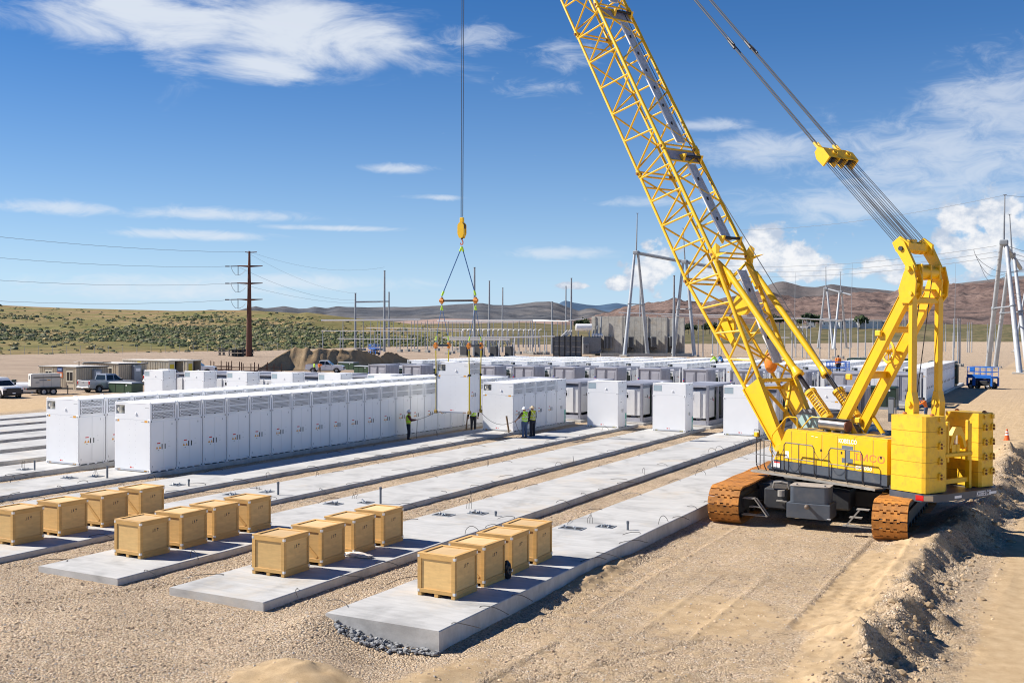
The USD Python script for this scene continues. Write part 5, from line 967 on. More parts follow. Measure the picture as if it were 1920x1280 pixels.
for P_, lw, nm in ((P1, lows[0], 'left'), (P2, lows[1], 'right')):
    for e, fb_ in zip(lw, ('near', 'far')): sling(P_ - [0, 0, .28], e + [0, 0, .26], blue_s, f'thin blue sling from the upper bar to the {fb_} end of the {nm} lower bar', .018)
for lw, x, nm in ((lows[0], -CW - .03, 'left'), (lows[1], CW + .03, 'right')):
    for e, y, fb_ in zip(lw, (-CD + .02, CD - .02), ('near', 'far')):
        q = LW(x, y, .08); p = e - np.array([0, 0, .26]); t = thing('web_strap', f'yellow web strap down the {fb_} {nm} corner of the lifted cabinet', 'strap', q)
        mid = LW(x, y, 2.2); obj('webbing', MB(lambda V: V - q).bar(p, mid, .09, .02, up=(1, 0, 0)).bar(mid, q, .09, .02, up=(1, 0, 0)), yel_s, t); obj('corner_pad', MB(lambda V: V - q).cbox(q[0] - .09, q[0] + .09, q[1] - .09, q[1] + .09, q[2] - .1, q[2] + .1, .02), mat('brown_corner_pad', (.30, .20, .05), .8) if 'brown_corner_pad' not in MATS else MATS['brown_corner_pad'], t)
        obj('corner_clamp', MB(lambda V: V - q).box(mid[0] - .07, mid[0] + .07, mid[1] - .07, mid[1] + .07, mid[2] - .05, mid[2] + .05), black, t)
hk = np.array([-30.71, 51.68, 11.2]); hb = thing('hook_block', 'yellow hook block with orange hook hanging below the crane boom', 'hook block', hk); UsdGeom.Xformable(hb).AddScaleOp().Set(Gf.Vec3f(.68, .68, .74))
obj('cheek_plate', MB().prism([(-.15, .25), (-.31, .6), (-.31, 1.25), (-.15, 1.45), (.15, 1.45), (.31, 1.25), (.31, .6), (.15, .25)], 'y', -.24, -.16), yellow, hb); obj('cheek_plate', MB().prism([(-.15, .25), (-.31, .6), (-.31, 1.25), (-.15, 1.45), (.15, 1.45), (.31, 1.25), (.31, .6), (.15, .25)], 'y', .16, .24), yellow, hb)
obj('weight_plate', MB().cbox(-.27, .27, -.15, .15, .35, 1.0, .04), yellow, hb); obj('sheave', MB().tube((0, -.1, 1.1), (0, .1, 1.1), .3, 20), dark_frame, hb, smooth=40); obj('head_bracket', MB().cbox(-.16, .16, -.12, .12, 1.45, 1.85, .03), yellow, hb)
obj('hook', MB().path([(0, 0, .3), (0, 0, .12), (.10, 0, -.02), (.10, 0, -.18), (0, 0, -.28), (-.11, 0, -.22), (-.13, 0, -.12)], .05, 8), mat('orange_hook_paint', (.55, .10, .02), .5), hb, smooth=40); obj('swivel', MB().tube((0, 0, .16), (0, 0, .36), .09, 12), black, hb, smooth=40)
tipw = W3(*bp_(TIP + .2, 0, -.2))
for dx in (-.06, .05): obj('hoist_rope', MB(lambda V: V - CC).tube(hk + np.array([dx, 0, 1.4]), np.array([hk[0] + dx * 1.2, hk[1], tipw[2]]), .02, 6), steel_rope, crane)
# ---------------------------------------------------------------- hills and mountains
def relief(name, sky, base, D0, D1, m, label, amp, n_t=40, step=6, x0=-500, x1=2450, power=1.0, fscale=None, crag=0.0, side=None):
    'a hillside between a foot line and a skyline, both given where the photograph has them, with its own distance'
    px = np.arange(x0, x1 + 1, step); sx, sy_ = zip(*sky); bx, by = zip(*base)
    ys = np.interp(px, sx, sy_); yb = np.interp(px, bx, by); T = np.concatenate([np.linspace(0, 1, n_t), [1.04, 1.12, 1.3]])
    V = np.zeros((len(T), len(px), 3))
    D0c = np.array([depth(atz(x, max(y, 632 + x * .005), -.75)) for x, y in zip(px, yb)]) if D0 is None else np.full(len(px), float(D0))
    for i, t in enumerate(T):
        tt = min(t, 1.0); D = (D0c * (D1 / D0c) ** (t ** power))[:, None]; y = yb + (ys - yb) * tt
        d = FW[None] + ((px - 960) / F_PX)[:, None] * RT[None] + ((640 - y) / F_PX)[:, None] * UP[None]; P_ = CAM + d * D
        w = min(1, tt * 6) * (1 - .8 * tt ** 3)
        fs = fscale or 6.0 / D1
        nse = meshkit.fbm(P_ * [fs, fs, 0] + [3, 1, .5 * len(name)], 6, len(name)) - .5
        rdg = 1 - np.abs(meshkit.fbm(P_ * [fs * 2.2, fs * 2.2, 0] + 7, 5, 3) - .5) * 4
        P_[:, 2] += amp * (nse * 1.0 + .35 * rdg * (1 if crag else .0)) * w
        if crag: P_[:, 2] += crag * amp * np.clip(meshkit.fbm(P_ * [fs * 9, fs * 9, 0], 4, 8) - .5, 0, 1) * 2.2 * (1 if tt > .45 else .25)
        if t > 1: P_[:, 2] -= (t - 1) * (P_[:, 2] + 5) * 2.6
        V[i] = P_
    nt, npx = len(T), len(px); idx = np.arange(nt * npx).reshape(nt, npx)
    f = np.stack([idx[:-1, :-1].ravel(), idx[:-1, 1:].ravel(), idx[1:, 1:].ravel(), idx[1:, :-1].ravel()], 1)
    obj(name, (V.reshape(-1, 3), f), m, smooth=True, label=label, kind='structure'); return V, px, T
def land(name, ramp, scale, ramp2=None, fine=8.0, mixs=(.45, .6), stretch=(1, 1, 1), bump=0.0, fvar=.25, dark=None):
    N = {'geo': ('geometry', {}), 'mp': ('mapping', {'scale': stretch}), 'n': ('noise_texture', {'scale': scale, 'detail': 10, 'roughness': .68, 'distortion': .4}), 'r': ('rgb_ramp', {'ramp': ramp}),
         'f': ('noise_texture', {'scale': scale * fine, 'detail': 8, 'roughness': .75}), 'fr': ('map_range', {'from_min': .3, 'from_max': .7, 'to_min': 1 - fvar, 'to_max': 1 + fvar, 'clamp': True}), 'h': ('hsv', {}), 'p': ('principled_bsdf', {'roughness': 1.0, 'specular_ior_level': .05})}
    L = [('geo.position', 'mp.vector'), ('mp.vector', 'n.vector'), ('n.fac', 'r.fac'), ('mp.vector', 'f.vector'), ('f.fac', 'fr.value'), ('fr.result', 'h.value')]; c = 'r.color'
    if ramp2:
        N['n2'] = ('noise_texture', {'scale': scale * 2.7, 'detail': 9, 'roughness': .7, 'distortion': .8}); N['m2'] = ('map_range', {'from_min': mixs[0], 'from_max': mixs[1], 'clamp': True}); N['r2'] = ('rgb_ramp', {'ramp': ramp2}); N['mx'] = ('mix_color', {})
        L += [('mp.vector', 'n2.vector'), ('n2.fac', 'm2.value'), ('m2.result', 'mx.fac'), (c, 'mx.a'), ('f.fac', 'r2.fac'), ('r2.color', 'mx.b')]; c = 'mx.result'
    L += [(c, 'h.color'), ('h.color', 'p.base_color')]
    if bump: N['bp'] = ('bump', {'strength': .7, 'distance': bump}); L += [('f.fac', 'bp.height'), ('bp.normal', 'p.normal')]
    return usdkit.material(stage, f'/World/Looks/{name}', N, L, surface='p.BSDF')
hill_m = land('sage_hillside', [(.30, (.245, .168, .092)), (.45, (.265, .19, .10)), (.55, (.18, .15, .066)), (.66, (.125, .122, .046)), (.8, (.215, .16, .09))], .012, [(.3, (.115, .125, .043)), (.65, (.20, .18, .075))], fine=16, mixs=(.43, .58), stretch=(1, .45, 1), bump=.5, fvar=.32)
plain_m = land('sage_plain', [(.32, (.21, .16, .095)), (.5, (.165, .135, .07)), (.68, (.22, .17, .10))], .011, [(.3, (.062, .068, .034)), (.7, (.135, .12, .062))], fine=18, mixs=(.40, .56), stretch=(1, .25, 1), bump=.5, fvar=.35)
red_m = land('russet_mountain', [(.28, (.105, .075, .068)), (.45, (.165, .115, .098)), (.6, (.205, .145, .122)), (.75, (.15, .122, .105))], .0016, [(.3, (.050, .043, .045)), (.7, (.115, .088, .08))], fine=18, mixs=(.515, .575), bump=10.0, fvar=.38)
blue_m = land('slate_ridge', [(.28, (.050, .060, .080)), (.46, (.095, .102, .115)), (.58, (.145, .140, .140)), (.70, (.25, .215, .19))], .0011, [(.35, (.04, .048, .062)), (.7, (.09, .09, .095))], fine=9, mixs=(.48, .6), bump=12.0)  # bluish ramp stands for distance haze, put into the ridge colour
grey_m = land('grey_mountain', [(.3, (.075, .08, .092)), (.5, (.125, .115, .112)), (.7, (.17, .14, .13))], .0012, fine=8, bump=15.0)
far_m = land('far_haze_tinted_mountain', [(.3, (.055, .095, .155)), (.7, (.085, .13, .19))], .0008, fine=6)  # no air between: the haze of distance is painted as blue rock colour
pink_m = land('pink_flat', [(.3, (.26, .19, .155)), (.5, (.33, .235, .20)), (.7, (.22, .165, .14))], .004, fine=9, stretch=(1, .4, 1))
H_ = lambda x: 618.4 + x / 1919 * 9.6
relief('far_mountain', [(-500, 640), (980, 612), (1030, 582), (1046, 571), (1056, 563), (1062, 563), (1075, 567), (1100, 571), (1120, 573), (1140, 570), (1155, 568), (1175, 571), (1215, 580), (1300, 600), (2450, 640)], [(-500, 650), (2450, 650)], 11000, 15000, far_m, 'distant mountain peak tinted blue for haze behind the substation', 120, 14, 8, 900, 1400)
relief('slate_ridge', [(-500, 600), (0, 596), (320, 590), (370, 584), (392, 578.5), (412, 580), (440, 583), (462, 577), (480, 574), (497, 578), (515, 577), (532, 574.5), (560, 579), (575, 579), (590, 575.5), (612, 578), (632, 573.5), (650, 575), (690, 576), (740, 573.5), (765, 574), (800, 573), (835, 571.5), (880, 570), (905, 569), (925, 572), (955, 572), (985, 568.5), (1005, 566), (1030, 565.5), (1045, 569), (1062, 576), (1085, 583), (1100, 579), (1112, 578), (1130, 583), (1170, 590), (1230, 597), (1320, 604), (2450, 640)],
       [(-500, 632), (2450, 634)], 3400, 6800, blue_m, 'ridge tinted blue for haze across the left horizon', 130, 40, 5, -400, 1350, fscale=.0016)
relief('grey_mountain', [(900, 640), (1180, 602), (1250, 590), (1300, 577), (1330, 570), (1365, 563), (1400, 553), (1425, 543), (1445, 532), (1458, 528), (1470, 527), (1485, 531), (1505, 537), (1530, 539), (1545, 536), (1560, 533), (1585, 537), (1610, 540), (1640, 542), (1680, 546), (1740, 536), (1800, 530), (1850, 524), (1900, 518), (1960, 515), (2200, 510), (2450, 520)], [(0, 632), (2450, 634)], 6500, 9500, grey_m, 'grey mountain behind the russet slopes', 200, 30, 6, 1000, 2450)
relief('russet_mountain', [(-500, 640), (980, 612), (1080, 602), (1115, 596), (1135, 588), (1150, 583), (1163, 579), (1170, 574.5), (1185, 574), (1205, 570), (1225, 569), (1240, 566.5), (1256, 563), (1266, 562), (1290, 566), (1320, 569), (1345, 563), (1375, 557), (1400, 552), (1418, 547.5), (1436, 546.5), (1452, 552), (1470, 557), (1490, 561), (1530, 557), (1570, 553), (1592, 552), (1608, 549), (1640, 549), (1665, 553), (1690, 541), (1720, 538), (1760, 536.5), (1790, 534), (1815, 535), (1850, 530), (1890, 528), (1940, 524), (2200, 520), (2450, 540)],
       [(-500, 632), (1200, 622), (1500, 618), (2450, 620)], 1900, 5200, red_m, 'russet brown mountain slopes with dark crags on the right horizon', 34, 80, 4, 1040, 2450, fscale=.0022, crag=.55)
relief('pink_flat', [(-500, 615), (700, 606), (830, 597), (950, 600), (1050, 603), (1200, 607), (1500, 606), (2450, 612)], [(-500, 630), (2450, 634)], 1500, 3400, pink_m, 'pale pinkish flat below the ridges', 12, 14, 10, 500, 2450)
relief('sage_plain', [(-500, 612), (560, 606), (760, 607), (900, 606.5), (940, 604), (1000, 605), (1060, 609), (1200, 610), (1500, 607), (2450, 610)], [(-500, 660), (480, 656), (800, 648), (1200, 646), (1500, 645), (1740, 641), (1920, 640), (2450, 640)], None, 1900, plain_m, 'flat plain of green sagebrush beyond the yard', 4, 30, 6, 400, 2450, power=1.2, fscale=.004)
HV, HPX, HT = relief('sage_hill', [(-500, 560), (-100, 570), (0, 572), (60, 575), (130, 578), (220, 580.5), (330, 582.5), (420, 581), (470, 582), (520, 585), (560, 587.5), (575, 585.5), (600, 588.5), (650, 595), (700, 599.5), (750, 604), (800, 610), (860, 618), (900, 628), (960, 650), (2450, 700)], [(-500, 672), (0, 668), (240, 664), (480, 660), (600, 655), (700, 652), (800, 650), (960, 652), (2450, 700)],
       None, 640, hill_m, 'low hill covered in sagebrush and dry grass', 5.0, 44, 5, -420, 960, fscale=.011)
# sagebrush over the hill: uncountable
def bush(seed, squash):
    r = np.random.default_rng(seed); V, Fc, n = [], [], 0
    for i in range(5):
        t = trimesh.creation.icosphere(1, 1.0); v = np.array(t.vertices); v = v * (1 + .6 * (r.random((len(v), 1)) - .5)) * r.uniform(.35, .6) * np.array([1, 1, squash]) + np.array([*r.uniform(-.4, .4, 2), r.uniform(.1, .4)]); V.append(v); Fc.append(t.faces + n); n += len(v)
    return np.vstack(V), np.vstack(Fc)
def scatter(name, n, pick, size, mats_, label):
    pi = UsdGeom.PointInstancer.Define(stage, f'/World/{name}'); ps = []
    for j, mm in enumerate(mats_): ps.append(usdkit.mesh(stage, f'/World/{name}/bush_{j:03d}', bush(50 + j, .75), mm).GetPath())
    P_, pr, sc = [], [], []
    while len(P_) < n:
        p, j, s = pick()
        if p is None: continue
        P_.append(p); pr.append(j); sc.append(s * size * min(math.exp(rng.normal(-.15, .45)), 2.2))
    pi.CreatePrototypesRel().SetTargets(ps); pi.CreateProtoIndicesAttr(Vt.IntArray.FromNumpy(np.array(pr, np.int32))); pi.CreatePositionsAttr(Vt.Vec3fArray.FromNumpy(np.array(P_, np.float32)))
    s = np.array(sc); pi.CreateScalesAttr(Vt.Vec3fArray.FromNumpy(np.stack([s, s, s * rng.uniform(.7, 1.1, len(s))], 1).astype(np.float32)))
    a = rng.uniform(0, 2 * PI, len(s)); pi.CreateOrientationsAttr(Vt.QuathArray([Gf.Quath(float(math.cos(x / 2)), 0., 0., float(math.sin(x / 2))) for x in a])); setd(pi.GetPrim(), label, None, None, 'stuff')
bm = [mat('sagebrush_leaf_grey', (.155, .155, .085), .9, var=.3), mat('sagebrush_leaf_green', (.098, .118, .038), .9, var=.3), mat('sagebrush_leaf_dark', (.075, .088, .036), .9, var=.3), mat('dry_grass_tuft', (.33, .26, .11), .9, var=.3)]
def pick_hill():
    t = rng.uniform(0.02, .985) ** 1.25; i = t * (44 - 1); j = rng.uniform(0, len(HPX) - 2); i0, j0 = int(i), int(j); a, b = i - i0, j - j0
    p = (HV[i0, j0] * (1 - a) + HV[i0 + 1, j0] * a) * (1 - b) + (HV[i0, j0 + 1] * (1 - a) + HV[i0 + 1, j0 + 1] * a) * b
    g = meshkit.fbm(np.array([p[0] * .012, p[1] * .018, .3]), 4, 77); low = t < .16
    if rng.uniform() > (np.clip((g - .47) * 9, .05, 1) * (.30 if low else 1)): return None, 0, 0
    k = rng.choice(4, p=[.34, .30, .18, .18] if g < .55 else [.22, .46, .25, .07]); return p - [0, 0, .1], int(k), 1.0
scatter('sagebrush', 13000, pick_hill, .85, bm, 'grey green sagebrush scattered over the hill at the left')
# ---------------------------------------------------------------- spoil heaps behind the parked truck
def heap(name, pts, label, m):
    'pts: px, foot y, top y'
    px = np.array([p[0] for p in pts], float); xs = np.linspace(px[0], px[-1], 90); yb = np.interp(xs, px, [p[1] for p in pts]); yt = np.interp(xs, px, [p[2] for p in pts]); rows = 26
    V = []
    for i in range(rows):
        t = i / (rows - 1); row = []
        for x, b, tp_ in zip(xs, yb, yt):
            f = atz(x, b, -.42); D = depth(f); h = max((b - tp_) / F_PX * D, .02); back = h * 1.5
            u = min(t / .55, 1); k = 1 if t <= .55 else 1 - (t - .55) / .45
            dep = D + back * (t / .55) ; d = dirpx(x, b); p = CAM + d / 1.0 * 0 + np.array([f[0], f[1], 0]) * (dep / D); z = -.42 + h * (dep / D) * (u ** 1.05 if t <= .55 else k)
            row.append((p[0], p[1], z))
        V.append(row)
    V = np.array(V); q = V.reshape(-1, 3); n_ = meshkit.fbm(q * [.45, .45, .3], 5, 4) - .5; hgt = np.clip((q[:, 2] + .42) / 2, 0, 1); q = q + np.stack([n_ * .8 * hgt, n_ * 1.4 * hgt, n_ * 1.3 * hgt], 1)
    g = 1 - np.abs(meshkit.fbm(np.stack([q[:, 0] * .55 + q[:, 1] * .3, q[:, 2] * .05, q[:, 1] * 0], 1), 4, 6) - .5) * 4; q[:, 2] += .30 * g * hgt
    idx = np.arange(rows * 90).reshape(rows, 90); fc = np.stack([idx[:-1, :-1].ravel(), idx[:-1, 1:].ravel(), idx[1:, 1:].ravel(), idx[1:, :-1].ravel()], 1)
    obj(name, (q, fc), m, smooth=True, label=label, cat='dirt pile')
soil = land('spoil_soil', [(.3, (.235, .165, .095)), (.5, (.31, .225, .135)), (.7, (.36, .27, .17))], .5, fine=10, bump=.25)
heap('dirt_pile', [(476, 697, 696), (500, 696, 683), (520, 695, 672), (545, 694, 658), (556, 694, 652), (566, 694, 656), (580, 694, 659), (620, 693, 657.5), (660, 692, 659), (690, 690, 664), (712, 687, 671), (730, 684, 683.5)], 'long heap of brown excavated earth behind the parked pickup', soil)
heap('dirt_pile', [(690, 686, 685.5), (705, 687, 676), (718, 686, 667), (729, 685, 661), (738, 684, 663), (752, 683, 670), (770, 682, 677), (778, 681, 680.5)], 'small pointed dirt pile at the right end of the long heap', soil)

# ---------------------------------------------------------------- transmission line
corten = mat('weathering_steel', (.105, .036, .020), .75, var=.25, scale=.4, stretch=(1, 1, .2))
def zat(px, py, P): return float(CAM[2] + dirpx(px, py)[2] * depth(P))
mpb = atz(467, 668, -.45); Dm = depth(mpb); mz = lambda y: zat(467, y, mpb) - mpb[2]
mono = thing('transmission_pole', 'tall rust brown steel pole with three pairs of crossarms', 'power pole', mpb)
obj('shaft', MB().tube((0, 0, 0), (0, 0, mz(471)), .82, 12, r2=.27), corten, mono)
ax_ = RT0 / np.linalg.norm(RT0)
def mpx(px, y): return ax_ * ((px - 467) / F_PX * Dm) + np.array([0, 0, mz(y)])
for y, x0, x1 in ((473, 459, 481), (499, 445, 492), (531, 444, 492), (561.5, 444, 492)):
    for e in (x0, x1):
        a_ = mpx(467, y + .5); b_ = mpx(e, y - .5); obj('crossarm', MB().tube(a_, b_, .26 if y > 480 else .14, 8, r2=.10), corten, mono)
insul = mat('grey_insulator', (.13, .14, .16), .4)
wire_far = mat('aluminium_conductor', (.17, .18, .19), .6, metal=.3)
def catenary(p, q, s, n=24): t = np.linspace(0, 1, n)[:, None]; P_ = np.asarray(p) * (1 - t) + np.asarray(q) * t; P_[:, 2] -= s * 4 * (t * (1 - t))[:, 0]; return P_
def wire(p, q, s, r, lab): obj('overhead_wire', MB().path(catenary(p, q, s), r, 5), wire_far, label=lab, cat='wire')
for y, yl, nm in ((499, 475, 'uppermost'), (531, 517.5, 'middle'), (561.5, 557, 'lowest')):
    tip_ = mpb + mpx(445, y); wire(tip_, atd(-160, yl - (y - yl) * .30, Dm * .72), 1.2, .032, f'{nm} of the three conductors running left from the rust brown pole')
    for dx in (0, ): obj('insulator_string', MB().tube(mpx(445, y), mpx(432, y + .4), .13, 8).tube(mpx(430, y + .5), mpx(422, y + .5), .16, 8), insul, mono)
    obj('insulator_post', MB().tube(mpx(446, y), mpx(446, y + 17), .09, 7), insul, mono); obj('jumper_loop', MB().path([mpx(432, y), mpx(436, y + 10), mpx(441, y + 16), mpx(448, y + 17), mpx(455, y + 13), mpx(460, y + 8)], .05, 5), wire_far, mono)
wire(mpb + mpx(459, 473), atd(-160, 426, Dm * .72), 1.0, .035, 'thin shield wire running left from the top of the rust brown pole')

# ---------------------------------------------------------------- substation
def stand(px, yb, z=-.35): return atz(px, yb, z)
def vpole(px, yt, yb, r0, r1, label, cat='steel pole', group=None, name='steel_mast', m=None, foot=False, parent=None, n=10):
    b = stand(px, yb); h = zat(px, yt, b) - b[2]
    t = thing(name, label, cat, b, group=group)
    obj('shaft', MB().tube((0, 0, 0), (0, 0, h), r0, n, r2=r1), m or galv_d, t, smooth=40); obj('cap', MB().tube((0, 0, h), (0, 0, h + .12), r1 * 1.5, 8), galv_d, t)
    if foot: obj('footing', MB().cbox(-.9, .9, -.9, .9, -.2, .6, .05), wall_conc, t)
    return b, h
hA, hAh = vpole(666, 550, 656, .42, .28, 'left pole of the pole frame with a level crossbar'); hB, hBh = vpole(729, 548, 650, .48, .3, 'right pole of the pole frame with a level crossbar')
zb_ = zat(666, 566, hA); obj('crossbar', MB().tube((hA[0], hA[1], zb_), (hB[0], hB[1], zat(729, 565, hB)), .25, 10), galv_d, label='level steel crossbar between the two slim poles', cat='beam')
for px, yt, yb, r, lab in ((720.5, 508, 659, .46, 'tallest grey mast, just in front of the pole frame'), (889, 502, 666, .42, 'tall grey mast right behind the hanging cabinet slings'), (917, 527, 661, .38, 'second of three masts right of the hanging load'), (942, 540, 660, .34, 'third and shortest of three masts right of the hanging load'), (1035, 566, 663, .40, 'short mast left of the white conservator tank'), (1060.5, 537, 662, .33, 'left of the pair of masts behind the white conservator tank'), (1070.5, 522, 662, .42, 'right and taller of the pair of masts behind the white conservator tank'), (1199.5, 536, 664, .32, 'thin mast between the legs of the first steel A-frame'), (1263, 517, 668, .45, 'straight mast left of the second steel A-frame')):
    vpole(px, yt, yb, r, r * .55, lab)
for px, yt, nm in ((1490, 512, 'left'), (1596.5, 494, 'tallest'), (1696, 495, 'third'), (1790, 495, 'rightmost')): vpole(px, yt, 652, .16, .05, f'{nm} hair thin lightning rod over the right yard', 'lightning rod', name='lightning_rod', n=6)
def aframe(feet, apex, spike, r, label, brace=None):
    'feet: two (px, y); apex (px, y)'
    f0, f1 = stand(*feet[0]), stand(*feet[1]); c = (f0 + f1) / 2; D = depth(c); ap = atd(apex[0], apex[1], D)
    t = thing('steel_a_frame', label, 'steel frame', c)
    for f_, o in ((f0, -1), (f1, 1)):
        e = ap + RT0 * (o * r * .9); obj('leg', MB(lambda V: V - c).tube(f_, e, r * 1.1, 14, r2=r * .72), galv, t, smooth=40); obj('footing', MB(lambda V: V - c).cbox(f_[0] - 1.1, f_[0] + 1.1, f_[1] - 1.1, f_[1] + 1.1, f_[2] - .3, f_[2] + .35, .05), wall_conc, t)
        m_ = f_ * .5 + e * .5; d_ = (e - f_) / np.linalg.norm(e - f_); obj('collar', MB(lambda V: V - c).tube(m_ - d_ * .12, m_ + d_ * .12, r * 1.25, 14), galv_d, t, smooth=40)
    a_, b_ = f0 * .5 + (ap - RT0 * r) * .5, f1 * .5 + (ap + RT0 * r) * .5; obj('tie_bar', MB(lambda V: V - c).tube(a_, b_, r * .28, 8), galv_d, t)
    obj('head', MB(lambda V: V - c).cbox(ap[0] - r * 1.6, ap[0] + r * 1.6, ap[1] - r * 1.6, ap[1] + r * 1.6, ap[2] - r, ap[2] + r * 1.1, r * .4), galv_d, t)
    if spike: sp = atd(spike[0], spike[1], D); obj('spike', MB(lambda V: V - c).tube(ap + [0, 0, r], sp, r * .42, 10, r2=r * .2).tube(sp - RT0 * r * .8, sp + RT0 * r * .8, r * .12, 6), galv_d, t)
    return ap
ap1 = aframe(((1171, 667.5), (1214.5, 666)), (1193, 474), (1195, 400), .50, 'large steel A-frame in front of the concrete walls, left end of the beam')
ap2 = aframe(((1262, 667), (1302, 668)), (1284, 491), (1281, 428), .50, 'second large steel A-frame, half behind the crane boom')
obj('frame_beam', MB().tube(ap1, ap2, .46, 14).tube(ap2, ap2 + (ap2 - ap1) * .55, .46, 14), galv_d, smooth=40, label='heavy round steel beam across the two large A-frames', cat='beam')
q1 = aframe(((1534, 653), (1562, 654)), (1548.5, 541), (1548.5, 501), .52, 'left small A-frame far behind the crane mast'); q2 = aframe(((1563, 655), (1587, 653)), (1576, 548), (1576, 510), .52, 'right small A-frame far behind the crane mast')
obj('frame_beam', MB().tube(q1, q2, .4, 12).tube(q2, q2 + (q2 - q1) * .7, .4, 12), galv_d, smooth=40, label='round beam across the two small far A-frames', cat='beam')
r1_ = aframe(((1852, 692), (1912, 702)), (1882, 455), (1884, 365), .44, 'tall front A-frame at the right edge, beside the blue scissor lift'); r2_ = aframe(((1866, 690), (1927, 697)), (1897, 478), (1893, 402), .40, 'rear A-frame at the right frame edge'); r3_ = aframe(((1902, 660), (1950, 660)), (1924, 542), None, .34, 'distant A-frame cut by the right frame edge')
obj('frame_beam', MB().tube(r1_, r1_ + (r1_ - r2_) * -2.2, .38, 12), galv_d, smooth=40, label='round beam between the A-frames at the right edge', cat='beam')
for i, (yl, yr) in enumerate(((494, 461), (503, 472), (512, 481))):
    a_ = atd(1292 + 8 * i, yl - 2, depth(ap2)); b_ = atd(1868 + 2 * i, yr, depth(r1_)); wire(a_, b_, 2.2, .036, f'{["upper", "middle", "lower"][i]} conductor strung between the large A-frame and the right edge frame')
    wire(b_ + RT0 * 2, atd(2050, yr + 10, depth(r1_)), 1.2, .04, f'{["upper", "middle", "lower"][i]} conductor leaving the frame at the right edge')
    q = atd(1826 + i * 3, yr + 6, depth(r1_)); obj('jumper_wire', MB().path(__import__('scipy.interpolate').interpolate.CubicSpline(np.arange(5), np.array([q, atd(1836 + 3 * i, yr + 26, depth(r1_)), atd(1858, yr + 42 + 3 * i, depth(r1_)), atd(1884, 510 + 4 * i, depth(r1_)), atd(1930, 502 + 4 * i, depth(r1_))]))(np.linspace(0, 4, 25)), .035, 5), wire_far, label=f'{["first", "second", "third"][i]} drooping jumper wire beside the right edge A-frame', cat='wire')
wire(atd(1281, 428, depth(ap2)), atd(1884, 366, depth(r1_)), 2.5, .03, 'thin shield wire from the second A-frame spike to the right edge spike'); wire(atd(1884, 366, depth(r1_)), atd(2020, 362, depth(r1_)), .5, .03, 'thin shield wire leaving at the right edge')
for (x0, y0, p1, s, nm) in ((446, 500, hA + [0, 0, hAh * .88], 2.2, 'upper'), (446, 531, hB + [0, 0, hBh * .84], 2.6, 'lower'), (462, 473, hA + [0, 0, hAh], 2.0, 'thin'), (470, 473, stand(720.5, 659) + [0, 0, 27], 2.5, 'thinnest')): wire(mpb + mpx(x0, y0), p1, s, .028 if 'thin' not in nm else .02, f'{nm} wire sagging from the rust brown pole to the pole frame')
# bus work: slim columns under bright tubes
def column(px, yt, yb, r, lab, g, tee=False):
    b = stand(px, yb); h = zat(px, yt, b) - b[2]; t = thing('bus_column', lab, 'bus support', b, group=g)
    obj('post', MB().tube((0, 0, 0), (0, 0, h * .72), r, 7), galv, t, smooth=40); obj('insulator', MB().tube((0, 0, h * .72), (0, 0, h), r * .75, 7), galv_d, t)
    if tee: obj('footing', MB().cbox(-.7, .7, -.7, .7, -.2, .7, .05), wall_conc, t)
    return b, h
lg1 = 'slim galvanized bus support column in the left half of the substation'; lg2 = 'slim galvanized bus support column behind the boom, right half of the substation'; g1, g2 = 'bus columns of the left yard', 'bus columns of the right yard'
for i, (px, yt, yb) in enumerate([(605, 620, 654), (638, 620, 654), (643, 599, 654), (667.5, 620, 656), (675, 620, 656), (681, 602, 656), (690, 636, 653), (695, 602, 653), (702, 620, 656), (708, 602, 655), (713.5, 600, 656), (738, 602, 650), (744, 618, 653), (750, 614, 659), (757, 602, 651), (764, 616, 658), (771, 602, 654), (777, 601, 658), (783, 600, 659), (790, 604, 650), (797, 603, 652), (801.5, 600, 660), (808, 604, 651), (812, 602, 651), (820, 618, 657), (829, 602, 652), (840, 602, 664), (848, 603, 662), (855, 602, 656), (862, 603, 660), (868, 602, 655), (880, 602, 654), (902, 602, 656), (914, 604, 655), (925, 603, 658), (951, 604, 655), (962, 602, 662), (973, 601, 663), (986, 602, 662), (994, 601, 663), (998, 601, 664), (1004, 602, 664), (1012, 634, 664), (1021, 602, 662), (1025, 622, 664), (1045, 602, 660), (1054, 603, 660)]):
    column(px, yt, yb, .17, lg1, g1, yb > 655)
for px, yt, yb in [(1141, 592, 664), (1171, 590, 662), (1216, 592, 662), (1232, 592, 661), (1247, 592, 660), (1309, 600, 668), (1318, 600, 668), (1336, 602, 668), (1346, 600, 670), (1352, 604, 664), (1438, 600, 667), (1449, 600, 669), (1461, 605, 669), (1471, 600, 668), (1485, 597, 672), (1492, 600, 670), (1504.5, 600, 671), (1512.5, 600, 672), (1519.5, 601, 670), (1537, 600, 672), (1554.5, 600, 672), (1566, 600, 673), (1577, 602, 672), (1593.5, 596, 676), (1608.5, 598, 675), (1622.5, 600, 673), (1637, 600, 668), (1645, 602, 660), (1693, 597, 660), (1697, 600, 658), (1703, 598, 659), (1765, 605, 660), (1768, 606, 659), (1773, 606, 659), (1787.5, 597, 692), (1795.5, 597, 688), (1799.5, 597, 688), (1813.5, 604, 661), (1817, 604, 661), (1822, 604, 661), (1851, 606, 660), (1862, 607, 660), (1866, 607, 660)]:
    column(px, yt, yb, .15, lg2, g2, yb > 668 and px > 1560)
def bus(pts, r, lab, D=None): 
    P_ = [atd(x, y, d) for x, y, d in pts]; mb = MB()
    for a_, b_ in zip(P_[:-1], P_[1:]): mb.tube(a_, b_, r, 8)
    obj('bus_tube', mb, alu, smooth=40, label=lab, cat='bus tube')
